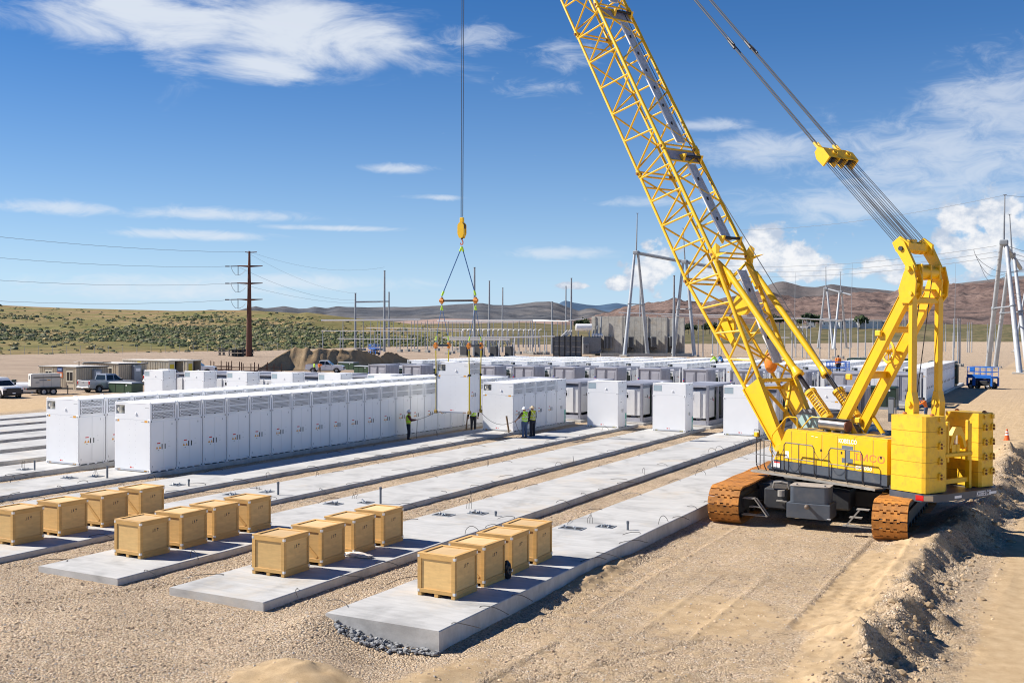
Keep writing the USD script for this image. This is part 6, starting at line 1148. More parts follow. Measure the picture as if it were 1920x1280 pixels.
bus([(602, 600.5, 330), (788, 599.5, 330)], .24, 'long bright bus tube along the top of the left yard'); bus([(820, 601.5, 320), (1000, 601, 310), (1066, 602, 300)], .20, 'upper bus tube behind the hanging slings'); bus([(838, 604.5, 300), (968, 604.5, 300)], .13, 'thin bus tube just under the upper one behind the slings')
bus([(602, 620, 330), (700, 620.5, 330), (870, 620.5, 330)], .12, 'middle rail of the left yard'); bus([(633, 635, 320), (780, 635.5, 320)], .13, 'lowest rail of the left yard'); bus([(687, 615, 345), (1000, 618, 330)], .10, 'rear rail of the left yard')
bus([(830, 633, 262), (1014, 631.5, 262)], .17, 'rear of the two bright low bus tubes behind the lifted cabinet'); bus([(840, 636.5, 255), (955, 636.5, 255)], .19, 'front of the two bright low bus tubes behind the lifted cabinet'); bus([(1016, 630.5, 265), (1040, 630.5, 265)], .14, 'short low bus tube beside the dark panel wall')
bus([(1160, 586, 300), (1250, 589, 300), (1400, 592, 295)], .15, 'bus tube above the concrete fire walls'); bus([(1240, 592, 290), (1420, 596, 290)], .12, 'lower bus tube above the right end of the fire walls'); bus([(1440, 598, 268), (1500, 597, 268), (1578, 601, 268)], .16, 'bus tube on the columns behind the boom'); bus([(1060, 601, 290), (1095, 598, 290)], .13, 'short sloping bus tube left of the fire walls'); bus([(1435, 633, 262), (1480, 633, 262)], .12, 'low bus tube seen through the boom')
# disconnect switches: pairs of little bent arms along the middle rails
for i, px in enumerate(np.linspace(866, 1010, 16)):
    D = 290; b = atd(px, 634, D); t = thing('disconnect_switch', 'small galvanized disconnect switch standing among the middle bus work', 'switch', b, group='disconnect switches of the middle yard')
    obj('post', MB().tube((0, 0, -2.5), (0, 0, 1.0), .2, 7), galv, t); obj('bent_arm', MB().path([(0, 0, 1), (0, 0, 2.0), (.2 * RT0[0], .2 * RT0[1], 2.35), (.8 * RT0[0], .8 * RT0[1], 2.45)], .16, 6), alu, t, smooth=40)
for i, px in enumerate((872, 899.5, 928, 956)):
    b = stand(px, 668); t = thing('circuit_breaker', f'dark grey circuit breaker tank, {["leftmost", "second", "third", "rightmost"][i]} of four behind the white roofs', 'circuit breaker', b)
    w = 1.0; obj('tank', MB().cbox(-w, w, -w, w, .3, 2.7, .1), mat('charcoal_tank', (.06, .062, .065), .5) if i == 0 else MATS['charcoal_tank'], t)
    for o in (-1.5, 0, 1.5): obj('bushing', MB().tube((o * .4, 0, 2.7), (o * RT0[0], o * RT0[1], 5.0), .17, 8), galv_d, t)
    obj('support_leg', MB().tube((1.3, -.5, -.2), (1.7, -.5, 4.9), .16, 8), alu, t); obj('base', MB().cbox(-1.2, 1.2, -1.2, 1.2, -.3, .3, .05), wall_conc, t)
# fire walls and transformers
tank_m = mat('transformer_grey', (.17, .175, .18), .5, var=.2); rad_m = mat('radiator_grey', (.17, .175, .18), .5, var=.15)
for i, (xa, xb, yb, yt) in enumerate(((1115, 1164, 665.5, 593), (1171, 1208.5, 664.5, 593.5), (1214, 1247, 663, 595), (1250, 1279.5, 661, 596))):
    p0 = stand(xa, yb); D = depth(p0); wdt = (xb - xa) / F_PX * D / .90; d = np.array([1.0, .02, 0]); h = zat(xa, yt, p0) - p0[2]
    t = thing('fire_wall', f'bare concrete fire wall, {["nearest and leftmost", "second", "third", "furthest and rightmost"][i]} of four', 'wall', p0, math.atan2(d[1], d[0]))
    n = 4
    for j in range(n): obj('wall_panel', MB().cbox(wdt * j / n + .02, wdt * (j + 1) / n - .02, -.2, .2, -.3, h, .03), wall_conc, t)
    for x in (0, wdt - .1): obj('wall_post', MB().cbox(x - .35, x + .35, -.42, .42, -.3, h + .05, .03), wall_conc, t)
    if i == 0: obj('return_wall', MB().cbox(-1.1, -.35, .3, 5.0, -.3, h, .03), wall_conc, t)
    q = atd((xa - 8) if i else 1092, yb - 2, D - 2); q[2] = -.35; t = thing('transformer', f'grey power transformer with bushings, {["standing left of the nearest fire wall", "between the first and second fire walls", "between the second and third fire walls", "beside the furthest fire wall"][i]}', 'transformer', q, math.atan2(RT0[1], RT0[0]))
    if i == 0:
        obj('tank', MB().cbox(0, 5.2, -1.5, 1.5, .3, 5.2, .12), tank_m, t); obj('conservator', MB().lathe([(0, -2.3), (.85, -2.3), (.98, -2.2), (.98, 2.2), (.85, 2.3), (0, 2.3)], (.35, -.4, 7.9), axis='x', n=22), mat('white_conservator', (.78, .78, .77), .4), t, smooth=40)
        for x in (-1.2, 1.9): obj('conservator_leg', MB().bar((x, -.4, 4.6), (x, -.4, 7.1), .3, .3, up=(0, 1, 0)).bar((x + .2, -.4, 4.6), (x - .6, -.4, 7.1), .12, .12, up=(0, 1, 0)), galv, t)
        obj('control_cabinet', MB().cbox(.1, 1.75, -2.3, -1.6, .5, 3.2, .05), rad_m, t); obj('cabinet_window', MB().box(.8, 1.2, -2.32, -2.30, 2.3, 2.6), black, t)
        for j in range(6): obj('radiator_fin', MB().box(6.1 + j * .38, 6.3 + j * .38, -1.6, 1.6, 2.0, 5.5), rad_m, t)
        for x, h2 in ((4.0, 8.4), (5.1, 11.0), (3.0, 7.2)): obj('bushing', MB().tube((x, 0, 5.2), (x + .25, 0, h2), .32, 10, r2=.2), galv_d, t); 
        for x in (3.0, 3.8, 4.6, 5.3): obj('arrester', MB().sphere((x, -.8, 5.6), .45, 1, (1, 1, 1.5)), alu, t, smooth=True)
        obj('pipework', MB().path([(2.2, -1.8, .6), (3.4, -1.9, .6), (4.6, -1.8, .7), (5.2, -1.7, 1.4)], .22, 7), tank_m, t)
    else:
        obj('tank', MB().cbox(.0, 2.0, -1.5, 1.5, .3, 5.0, .1), black, t)
        for j in range(5): obj('radiator_fin', MB().box(2.1 + j * .34, 2.30 + j * .34, -2.4, .4, 2.2, 5.3), rad_m, t)
        obj('bushing', MB().tube((.6, 0, 5.0), (.5, 0, 10.8), .3, 10, r2=.2), galv_d, t); obj('fan_rack', MB().bar((2.0, -2, 1.9), (3.8, -2, 1.9), .3, .3).bar((2.2, -2, 1.2), (3.6, -2, 1.9), .15, .15), black, t)
p0 = stand(1038, 667); D = depth(p0); p1 = atd(1090, 667, D); wdt = np.linalg.norm((p1 - p0)[:2]); d = (p1 - p0) / wdt; h = zat(1038, 628.5, p0) - p0[2]
t = thing('panel_wall', 'dark grey panelled wall in front of the big transformer', 'wall', p0, math.atan2(d[1], d[0])); sl = mat('slate_panel', (.12, .125, .13), .6, var=.25, scale=.4)
for j in range(5):
    for k_ in range(4): obj('panel', MB().cbox(wdt * j / 5 + .15, wdt * (j + 1) / 5 - .15, -.1, .1, h * k_ / 4 - .2, h * (k_ + 1) / 4 - .23, .02), sl, t)
for j in range(6): obj('post', MB().box(wdt * j / 5 - .14, wdt * j / 5 + .14, -.2, .2, -.3, h + .1), black, t)
t = thing('sloped_bus_bars', 'three short bright bars sloping down over the dark panel wall', 'bus bars', atd(1058, 622, 285))
for j in range(3): c0 = atd(1058, 622, 285); obj('bar', MB(lambda V: V - c0).tube(atd(1052 + j * 4.5, 631, 285), atd(1064 + j * 4.5, 619, 285), .15, 7), alu, t)
p0 = stand(1120, 666.5); t = thing('low_kerb_wall', 'low concrete containment wall along the foot of the fire walls', 'wall', p0, math.atan2(RT0[1] + .25, RT0[0])); obj('wall_body', MB().cbox(0, 27, -3.2, -2.9, -.3, .7, .04), wall_conc, t)
# chain link fence along the foot of the hill
fp = [(x, y) for x, y in zip(np.linspace(-60, 600, 26), np.interp(np.linspace(-60, 600, 26), [-60, 0, 240, 480, 600], [668, 665, 662, 658, 653.5]))]
P_ = [stand(x, y, -.45) for x, y in fp]; t = thing('chain_link_fence', 'thin wire fence on steel posts along the foot of the sage hill', 'fence', P_[0])
for a_ in P_: obj('post', MB(lambda V: V - P_[0]).tube(a_, a_ + [0, 0, 2.3], .05, 5), galv_d, t)
for k_, zz in enumerate((.3, 1.2, 2.2)): obj('strand', MB(lambda V: V - P_[0]).path(np.array(P_) + [0, 0, zz], .018, 4), galv_d, t)
# far houses and trees below the russet mountain
hw = mat('white_house_wall', (.62, .61, .58), .8, rnd=.2); hr = mat('house_roof', (.23, .21, .20), .8, rnd=.4); hd_ = mat('house_window', (.05, .06, .07), .2)
for i, (px, y, wd, ht) in enumerate(((1513, 617, 9, 3.4), (1521, 605.5, 10, 4), (1548, 609, 11, 4), (1560, 607, 9, 4), (1569, 608, 10, 3.6), (1578, 610, 8, 3.4), (1590, 607, 10, 4.2), (1604, 606, 12, 4), (1617, 608.5, 10, 3.4), (1634, 608, 22, 4.0), (1505, 618.5, 14, 2.6), (1277, 614, 9, 3.5), (1660, 608, 12, 3.4))):
    D = 1450; b = atd(px, y, D); t = thing('house', f'tiny pale house below the russet mountain, {ordinal(i + 1)} of the scattered hamlet behind the yard', 'house', b, rng.uniform(-.5, .9)); s = 1.15
    obj('wall', MB().box(-wd * s / 2, wd * s / 2, -4, 4, -6, ht * s), hw, t); obj('roof', MB().prism([(-4.6, ht * s), (4.6, ht * s), (0, ht * s + 2.2)], 'x', -wd * s / 2 - .5, wd * s / 2 + .5), hr, t)
    for x in (-.25, .25): obj('window', MB().box(x * wd * s - .8, x * wd * s + .8, -4.06, -4.02, 1.0, 2.6), hd_, t)
leaf = [mat('cottonwood_leaf', (.050, .075, .028), .9, var=.35, scale=.3), mat('dark_tree_leaf', (.030, .048, .022), .9, var=.35, scale=.3)]
for i, (px, y, s) in enumerate(((1330, 619, 6), (1341, 618, 5), (1322, 620, 4.4), (1291, 619, 5), (1283, 621, 4), (1272, 619, 3.6), (1303, 620, 4), (1452, 606, 6), (1462, 607, 5), (1515, 605, 7), (1527, 606, 6), (1534, 607, 6), (1612, 608, 6.5), (1620, 608, 5.5), (1500, 608, 4), (1085, 615, 6), (1095, 614, 6.5))):
    D = 1350 if px > 1400 else 800; s = s * D / 1350; b = atd(px, y, D); t = thing('tree', f'dark green far tree, {ordinal(i + 1)} in the belt behind the yard', 'tree', b)
    obj('trunk', MB().tube((0, 0, -3), (0, 0, s * .9), s * .09, 7, r2=s * .05), MATS['worn_timber_tread'], t); V, Fc, n = [], [], 0
    r = np.random.default_rng(i)
    for j in range(110):
        c_ = r.normal(size=3); c_ /= np.linalg.norm(c_); c_ *= r.uniform(.3, 1.0) ** .5 * np.array([1.15, 1.0, .75]) * s; c_[2] += s * 1.05; q = r.normal(size=(6, 3)) * s * .17 + c_; hq = trimesh.convex.convex_hull(q); V.append(hq.vertices); Fc.append(hq.faces + n); n += len(hq.vertices)
    obj('crown', (np.vstack(V), np.vstack(Fc)), leaf[i % 2], t)
# ---------------------------------------------------------------- inverter skids
lav = mat('grey_container_paint', (.36, .365, .41), .5, var=.08, dirt=(.35, .34, .35), dirt_amt=.2); lav_d = mat('dark_container_frame', (.235, .24, .28), .5, var=.1); dkgreen = mat('dark_green_enamel', (.014, .035, .024), .45, var=.2); inv_white = mat('inverter_white', (.70, .70, .69), .45, var=.04); screen = mat('dark_display', (.012, .013, .015), .15); flag_b = mat('blue_sticker', (.03, .08, .35), .5)
def make_skid(kind):
    'six metre open frame skid, front end at y 0'
    t = proto('skid_' + kind); w, Lk, h = 1.22, 6.06, 2.59
    for x in (-w, w):
        for y in (0, Lk):
            sx = -1 if x > 0 else 1; sy_ = 1 if y == 0 else -1
            obj('corner_post', MB().cbox(min(x, x + sx * .16), max(x, x + sx * .16), min(y, y + sy_ * .12), max(y, y + sy_ * .12), .12, h - .12, .01), lav_d, t)
            for z in (0, h - .12): obj('corner_casting', MB().cbox(min(x, x + sx * .18) - .003, max(x, x + sx * .18) + .003, min(y, y + sy_ * .16) - .003, max(y, y + sy_ * .16) + .003, z, z + .12, .01), lav_d, t)
        obj('bottom_rail', MB().box(min(x, x - .1 * np.sign(x)), max(x, x - .1 * np.sign(x)), .16, Lk - .16, .02, .28), lav, t); obj('top_rail', MB().box(min(x, x - .09 * np.sign(x)), max(x, x - .09 * np.sign(x)), .16, Lk - .16, h - .14, h - .01), lav, t)
    for y in (0, Lk - .12):
        obj('bottom_rail', MB().box(-w + .18, w - .18, y, y + .12, .02, .28), lav, t); obj('top_rail', MB().box(-w + .18, w - .18, y, y + .12, h - .14, h - .01), lav, t)
    def boxpart(y0, y1):
        b = MB(); b.box(-w + .02, w - .02, y0, y1, .28, h - .14)
        for x in (-w + .02, w - .02):
            for i in range(int((y1 - y0) / .26)):
                yy = y0 + .1 + i * .26; b.box(min(x, x + .03 * np.sign(x)), max(x, x + .03 * np.sign(x)), yy, yy + .13, .3, h - .16)
        obj('closed_box', b, lav, t); obj('box_roof', MB().cbox(-w + .02, w - .02, y0, y1, h - .138, h - .02, .02), lav, t)
    if kind == 'doors':
        boxpart(.10, 2.55)
        for s in (-1, 1):
            x0, x1 = (-w + .18, -.02) if s < 0 else (.02, w - .18); d = obj('door', MB().cbox(x0, x1, .05, .095, .3, h - .16, .01), lav, t); obj('door_panel', MB().cbox(x0 + .2, x1 - .14, .035, .052, 1.1, 2.15, .01), lav, d); obj('lock_bar', MB().tube((s * .06, .03, .35), (s * .06, .03, h - .2), .018, 6), lav_d, d); obj('handle', MB().box(s * .5 - .02, s * .5 + .02, .02, .05, 1.1, 1.3), black, d)
        obj('flag_sticker', MB().box(-w + .02, -w + .14, -.006, -.002, 1.55, 1.68), flag_b, t); obj('flag_stripe', MB().box(-w + .02, -w + .14, -.006, -.002, 1.42, 1.55), red, t); obj('meter_box', MB().cbox(.45, .85, -.22, -.01, .35, .8, .02), grey_blue, t)
        ys = (2.75, 3.75, 4.05, 5.8)
    else: ys = (2.3, 3.55, .12, 2.05); boxpart(3.75, 5.95); obj('cover_plate', MB().box(-w + .05, w - .05, .1, 3.7, h - .03, h - .005), lav_d, t)
    tr = obj('transformer', MB().cbox(-.95, .95, ys[0], ys[1], .28, 1.95, .04), dkgreen, t); obj('transformer_lid', MB().hull([(-1.0, ys[0] - .04, 1.96), (1.0, ys[0] - .04, 1.96), (1.0, ys[1] + .04, 1.96), (-1.0, ys[1] + .04, 1.96), (-.7, ys[0] + .1, 2.12), (.7, ys[0] + .1, 2.12), (.7, ys[1] - .1, 2.12), (-.7, ys[1] - .1, 2.12)]), dkgreen, tr)
    for i in range(6): obj('cooling_fin', MB().box(.955, 1.1, ys[0] + .1 + i * .16, ys[0] + .15 + i * .16, .5, 1.7), dkgreen, tr)
    a, b = ys[2], ys[3]; iv = obj('inverter_cabinet', MB().cbox(-1.05, .98, a + .03, b, .42, 2.25, .03), inv_white, t)
    obj('inverter_hood', MB().hull([(-1.08, a, 2.26), (1.02, a, 2.26), (-1.08, b, 2.26), (1.02, b, 2.26), (-1.0, a + .25, 2.42), (.95, a + .25, 2.42), (-1.0, b, 2.42), (.95, b, 2.42)]), lav, iv)
    f_ = a + .03
    obj('front_door', MB().cbox(-.35, .62, f_ - .06, f_ - .001, .45, 2.15, .015), inv_white, iv); obj('side_module', MB().cbox(-1.1, -.4, f_ - .12, f_ - .001, 1.0, 2.1, .02), inv_white, iv); obj('louvre', MB().box(-1.0, -.5, f_ - .03, f_ - .001, .5, .95), lav, iv)
    for i in range(7): obj('louvre_slat', MB().box(-1.0, -.5, f_ - .05, f_ - .031, .52 + i * .06, .55 + i * .06), inv_white, iv)
    obj('screen_frame', MB().box(-.16, .24, f_ - .066, f_ - .061, 1.55, 2.05), paper, iv); obj('screen', MB().box(-.08, .16, f_ - .072, f_ - .067, 1.6, 1.82), screen, iv); obj('button', MB().tube((-.02, f_ - .08, 1.92), (-.02, f_ - .066, 1.92), .035, 8), screen, iv); obj('button', MB().tube((.11, f_ - .08, 1.92), (.11, f_ - .066, 1.92), .035, 8), screen, iv)
    obj('side_label', MB().box(.981, .985, a + .9, a + 1.3, 1.62, 1.65), ink, iv); obj('side_label', MB().box(.981, .985, a + 1.4, a + 1.52, 1.55, 1.75), black, iv); obj('red_emblem', MB().box(.981, .985, b - .25, b - .12, 1.5, 1.62), red, iv)
    for i in range(3): obj('cable_tray', MB().box(-.9 + i * .6, -.6 + i * .6, a + .1, b - .1, .30, .41), lav_d, iv)
    if kind == 'doors': obj('mid_post', MB().box(w - .06, w, 3.85, 3.95, .28, h - .14), lav, t)
    else: obj('mid_post', MB().box(w - .14, w, 2.1, 2.22, .28, h - .14), lav, t)
    return t
skid_front, skid_doors = make_skid('open'), make_skid('doors')
rw = ['rightmost, behind the crane', 'second from the right', 'third from the right', 'fourth from the right', 'fifth from the right', 'sixth', 'seventh', 'eighth', 'ninth', 'tenth', 'eleventh', 'twelfth', 'leftmost']
for k in range(1, 14):
    xc = slab_x(k) - .25 - 1.22
    copy('inverter_skid', skid_front, f'grey skid with white inverter behind the cabinets, {rw[k - 1]} of its rank', 'inverter skid', (xc, 65.6 if k < 7 else 66.2, zk(k) + .002), 0, 'inverter skids of the near rank')
    copy('inverter_skid', skid_doors, f'grey double doored skid facing the aisle, {rw[k - 1]} of its rank', 'inverter skid', (xc, 94.6, zk(k) + .002), 0, 'inverter skids of the far rank')
# green transformer housings
def green_box(x0, x1, y0, y1, z, h, label, straps=False):
    c = ((x0 + x1) / 2, (y0 + y1) / 2, z); t = thing('transformer_housing', label, 'transformer', c); a, b = (x1 - x0) / 2, (y1 - y0) / 2
    obj('tank', MB().cbox(-a, a, -b, b, .05, h - .12, .04), dkgreen if straps or h > 1.5 else mat('olive_green_enamel', (.045, .085, .045), .45) if 'olive_green_enamel' not in MATS else MATS['olive_green_enamel'], t); obj('lid', MB().hull([(-a - .05, -b - .05, h - .12), (a + .05, -b - .05, h - .12), (a + .05, b + .05, h - .12), (-a - .05, b + .05, h - .12), (-a + .1, -b + .1, h), (a - .1, -b + .1, h), (a - .1, b - .1, h), (-a + .1, b - .1, h)]), galv_d if h < 1.5 else dkgreen, t)
    for x in (-a * .4, a * .35): obj('door_edge', MB().box(x - .02, x + .02, -b - .02, -b + .01, .15, h - .2), black, t)
    obj('skirt', MB().box(-a - .03, a + .03, -b - .03, b + .03, -.3, .05), galv_d, t); obj('tag', MB().box(a * .5, a * .5 + .12, -b - .016, -b - .004, h - .4, h - .22), paper, t)
    if straps:
        for z_ in (h * .35, h * .72): obj('strap', MB().box(-a - .02, a + .02, -b - .025, b + .02, z_, z_ + .1), orange_p, t)
        for i in range(5): obj('fin', MB().box(a, a + .25, -b + .15 + i * .35, -b + .25 + i * .35, .3, h - .4), dkgreen, t)
green_box(-13.9, -11.0, 129.2, 132.2, 0, 2.9, 'tall dark green transformer with orange straps at the end of the right long row', True)
green_box(-18.4, -15.6, 129.2, 132.2, 0, 3.1, 'dark green transformer at the end of the second row from the right', True); green_box(-23.0, -20.2, 129.2, 132.2, 0, 3.1, 'dark green transformer at the end of the third row from the right', True)
green_box(-14.5, -12.2, 90.6, 92.3, -.1, 1.75, 'dark green transformer box left of the grey pedestal behind the crane'); 
p = atz(225, 737, -.5); green_box(p[0] - 1.7, p[0] + 1.7, p[1], p[1] + 1.5, -.5, 1.15, 'olive green transformer box with pale lid beside the silver pickup'); p = atz(648, 693, -.45); green_box(p[0] - 1.6, p[0] + 1.6, p[1], p[1] + 1.6, -.45, 1.3, 'dark green transformer box left of the leftmost far skid'); p = atz(677, 702, -.3); green_box(p[0] - 1.3, p[0] + 1.3, p[1], p[1] + 1.4, -.3, 1.3, 'low grey lidded box right of the parked white pickup')
p = atz(1671, 790, -.35); t = thing('service_pedestal', 'slim grey electrical pedestal standing left of the crane counterweight', 'pedestal', p); obj('cabinet', MB().cbox(-.2, .2, -.15, .15, -.2, 1.75, .02), grey_blue, t); obj('door', MB().cbox(-.17, .17, -.165, -.151, .6, 1.6, .004), galv_d, t); obj('conduit', MB().tube((.32, 0, -.2), (.32, 0, 1.6), .04, 8), galv_d, t)
p = atz(1640, 812, -.40); t = thing('manhole_lid', 'round grey vault lid on the gravel behind the crane', 'lid', p); obj('lid', MB().lathe([(0, 0), (.75, 0), (.75, .18), (.68, .22), (0, .24)], n=24), mat('pale_grey_lid', (.33, .34, .36), .6), t, smooth=40); obj('ring', MB().lathe([(.76, -.1), (.86, -.1), (.86, .10), (.76, .12)], n=24), wall_conc, t)

# ---------------------------------------------------------------- vehicles
car_white = mat('white_car_paint', (.74, .75, .76), .25, var=.02, coat=.5); car_silver = mat('silver_car_paint', (.46, .465, .48), .28, metal=.4, var=.03, coat=.4); tyre = mat('tyre_rubber', (.02, .02, .02), .85); rimm = mat('alloy_rim', (.45, .45, .46), .35, metal=.7); dkglass = mat('tinted_car_glass', (.012, .016, .02), .06); tail = mat('tail_light_red', (.42, .012, .015), .2); headl = mat('headlight_lens', (.75, .76, .78), .1); trim = mat('black_trim', (.02, .02, .022), .5); chromep = mat('chrome_bumper', (.6, .6, .62), .2, metal=.9)
def wheel(t, x, y, r=.40, w=.26):
    s = 1 if y > 0 else -1; a = obj('wheel', MB().lathe([(r * .55, -w / 2), (r * .93, -w / 2), (r, -w * .3), (r, w * .3), (r * .93, w / 2), (r * .55, w / 2)], (x, y, r), axis='y', n=22), tyre, t, smooth=40); rm = MB().tube((x, y - w * .35, r), (x, y + w * .35, r), r * .57, 18)
    for i in range(6): q = i * PI / 3; rm.tube((x, y + s * w * .36, r), (x + r * .5 * math.cos(q), y + s * w * .42, r + r * .5 * math.sin(q)), .035, 5)
    obj('rim', rm, rimm, a)
def pickup(label, loc, hd, paint, suv=False, name='pickup_truck'):
    t = thing(name, label, 'pickup truck' if not suv else 'suv', loc, hd); z0 = .0
    arches = shapely.union_all([sg.Point(-1.78, .42).buffer(.50), sg.Point(1.86, .42).buffer(.50)])
    prof = sg.Polygon([(-2.95, .58), (-2.97, 1.26), (-2.9, 1.32), (-.90, 1.32), (-.8, 1.20), (1.12, 1.20), (1.35, 1.24), (2.55, 1.16), (2.86, 1.02), (2.93, .62), (2.6, .44), (-2.6, .46)]) if not suv else sg.Polygon([(-2.6, .5), (-2.62, 1.2), (1.1, 1.16), (1.3, 1.17), (2.3, 1.08), (2.5, .92), (2.55, .55), (2.4, .42), (-2.4, .42)])
    prof = prof.difference(arches); b = MB()
    for y0, y1, sh in ((-.99, -.80, 0), (-.80, .80, 0), (.80, .99, 0)):
        b.prism(prof if abs(y0 + y1) > .5 else (sg.Polygon([(-2.95, .6), (-2.95, .98 if not suv else 1.2), (-.9, .98 if not suv else 1.2), (-.88, 1.2), (1.12, 1.2), (1.35, 1.26), (2.55, 1.19), (2.88, 1.02), (2.93, .62)]) if not suv else sg.Polygon([(-2.6, .5), (-2.62, 1.2), (1.1, 1.2), (1.3, 1.2), (2.3, 1.11), (2.52, .92), (2.55, .55)])), 'y', y0, y1)
    obj('body', b, paint, t)
    xb, xt0, xt1, xf = (-.92, -.82, .42, 1.25) if not suv else (-2.5, -2.2, .35, 1.2)
    c = MB().hull([(xb, -.95, 1.2), (xb, .95, 1.2), (xf, -.93, 1.2), (xf, .93, 1.2), (xt0, -.74, 1.90), (xt0, .74, 1.90), (xt1, -.72, 1.90), (xt1, .72, 1.90), (xt0 + .1, -.7, 1.94), (xt1 - .1, .7, 1.94), (xt0 + .1, .7, 1.94), (xt1 - .1, -.7, 1.94)]); obj('cab', c, paint, t)
    def on_side(x, z, s, o=.006): return (x, s * (.95 - (z - 1.2) / .7 * .21 + o), z)
    for s in (-1, 1):
        for (a0, a1, a2, a3) in (((xb + .12, xb + .95 if not suv else -1.2, xt0 + .85 if not suv else -1.15, xt0 + .12)), ((xb + 1.05 if not suv else -1.05, xf - .25, xt1 - .02, xt0 + .95 if not suv else -.95))):
            q = [on_side(a0, 1.27, s), on_side(a1, 1.27, s), on_side(a2, 1.82, s), on_side(a3, 1.82, s)]; q2 = [(x, y - s * .012, z) for x, y, z in q]; obj('side_window', MB().hull(q + q2), dkglass, t)
        if not suv: obj('tail_light', MB().cbox(-3.0, -2.92, s * .9 - .09, s * .9 + .09, .92, 1.25, .02), tail, t)
        obj('headlight', MB().cbox(2.62 if not suv else 2.3, 2.92 if not suv else 2.54, s * .8 - .16, s * .8 + .16, .86, 1.04, .03), headl, t); obj('door_mirror', MB().cbox(xf - .42, xf - .22, s * 1.06 - .1, s * 1.06 + .1, 1.25, 1.45, .03), trim, t); obj('door_handle', MB().box(.15, .35, s * .995 - .01, s * .995 + .01, 1.05, 1.09), trim, t)
        obj('door_gap', MB().box(.1, .115, s * .991 - .002, s * .991 + .002, .55, 1.2).box(xf - .1, xf - .085, s * .991 - .002, s * .991 + .002, .55, 1.2).box(xb + .05, xb + .065, s * .991 - .002, s * .991 + .002, .55, 1.2), trim, t)
    ws = [(xf + .012, -.84, 1.22), (xf + .012, .84, 1.22), (xt1 + .02, -.66, 1.87), (xt1 + .02, .66, 1.87)]; obj('windscreen', MB().hull(ws + [(x - .015, y, z - .01) for x, y, z in ws]), dkglass, t)
    rs = [(xb - .008, -.8, 1.3), (xb - .008, .8, 1.3), (xt0 - .008, -.64, 1.84), (xt0 - .008, .64, 1.84)]; obj('rear_window', MB().hull(rs + [(x + .012, y, z) for x, y, z in rs]), dkglass, t)
    xg = 2.95 if not suv else 2.57
    obj('grille', MB().cbox(xg - .06, xg + .02, -.62, .62, .62 if not suv else .5, 1.03, .02), trim, t); obj('front_bumper', MB().cbox(xg - .12, xg + .08, -.96, .96, .42, .62, .04), chromep if not suv else trim, t)
    if suv: obj('dark_fascia', MB().cbox(xg - .3, xg + .03, -.985, .985, .45, .84, .05), trim, t); obj('push_bar', MB().cbox(xg + .05, xg + .12, -.7, .7, .45, 1.02, .02), trim, t); obj('number_plate', MB().box(xg + .12, xg + .13, -.15, .15, .5, .6), paper, t)
    obj('rear_bumper', MB().cbox(-3.12 if not suv else -2.7, -2.93 if not suv else -2.58, -.96, .96, .5, .68, .04), chromep, t)
    if not suv: obj('tailgate', MB().cbox(-2.985, -2.955, -.80, .80, .70, 1.30, .01), paint, t); obj('tailgate_badge', MB().box(-2.992, -2.986, -.1, .1, 1.06, 1.14), trim, t); obj('bed_liner', MB().box(-2.9, -.95, -.79, .79, .985, 1.0), trim, t); obj('number_plate', MB().box(-3.13, -3.122, -.16, .16, .52, .62), paper, t)
    obj('underbody', MB().box(-2.4, 2.4, -.7, .7, .3, .6), trim, t)
    for x in ((-1.78, 1.86)):
        for y in (-.86, .86): wheel(t, x, y)
    return t
yawRT = math.atan2(RT0[1], RT0[0])
p = atz(163, 737, -.52); pickup('silver crew cab pickup seen from behind, parked by the beige site offices', (p[0] - .3, p[1] + 2.9, -.52), PI / 2 - .05, car_silver)
p = atz(271, 724, -.5); pickup('silver pickup tail half hidden behind the leftmost lone cabinet', (p[0] + .7, p[1] + 3, -.5), PI / 2, car_white)
p = atz(599, 699, -.45); pickup('white pickup in profile in front of the dirt pile, two people beside it', (p[0] + .4, p[1] + 1.0, -.45), yawRT - .02, car_white)
p = atz(3, 747, -.52); pickup('white patrol style SUV with black grille cut by the left frame edge', (p[0] - 1.2, p[1] + .6, -.52), yawRT - .62, car_white, suv=True, name='parked_suv')
p = atz(520, 700, -.3); pickup('white pickup roof and hood behind the lone white cabinets', (p[0] - 8.5, p[1] - 8, -.35), yawRT + .1, car_white)
# generator on a trailer
p = atz(86, 740, -.52); t = thing('generator_trailer', 'beige generator on a black two axle trailer in front of the site office', 'generator', p, 1.15); beige = mat('beige_generator_paint', (.60, .57, .50), .5, var=.06)
obj('canopy', MB().cbox(-1.45, 1.25, -.55, .65, .78, 2.15, .05), beige, t); obj('control_end', MB().cbox(-1.52, -1.451, -.5, .6, .9, 2.1, .02), mat('ivory_panel', (.70, .68, .62), .5), t); obj('vent', MB().box(-1.53, -1.522, -.05, .3, 1.6, 1.95), black, t)
obj('stripe', MB().box(-1.3, 1.25, -.556, -.551, 1.72, 1.82), black, t); obj('maker_plate', MB().box(-.75, -.05, -.562, -.557, 1.45, 1.55).box(-1.1, -.75, -.562, -.557, 1.25, 1.32), ink, t); obj('warning_decal', MB().box(.0, .3, -.562, -.557, 1.46, 1.54), amber, t)
for x in (-.4, .4): obj('panel_gap', MB().box(x - .01, x + .01, -.554, -.551, .85, 2.1), ink, t)
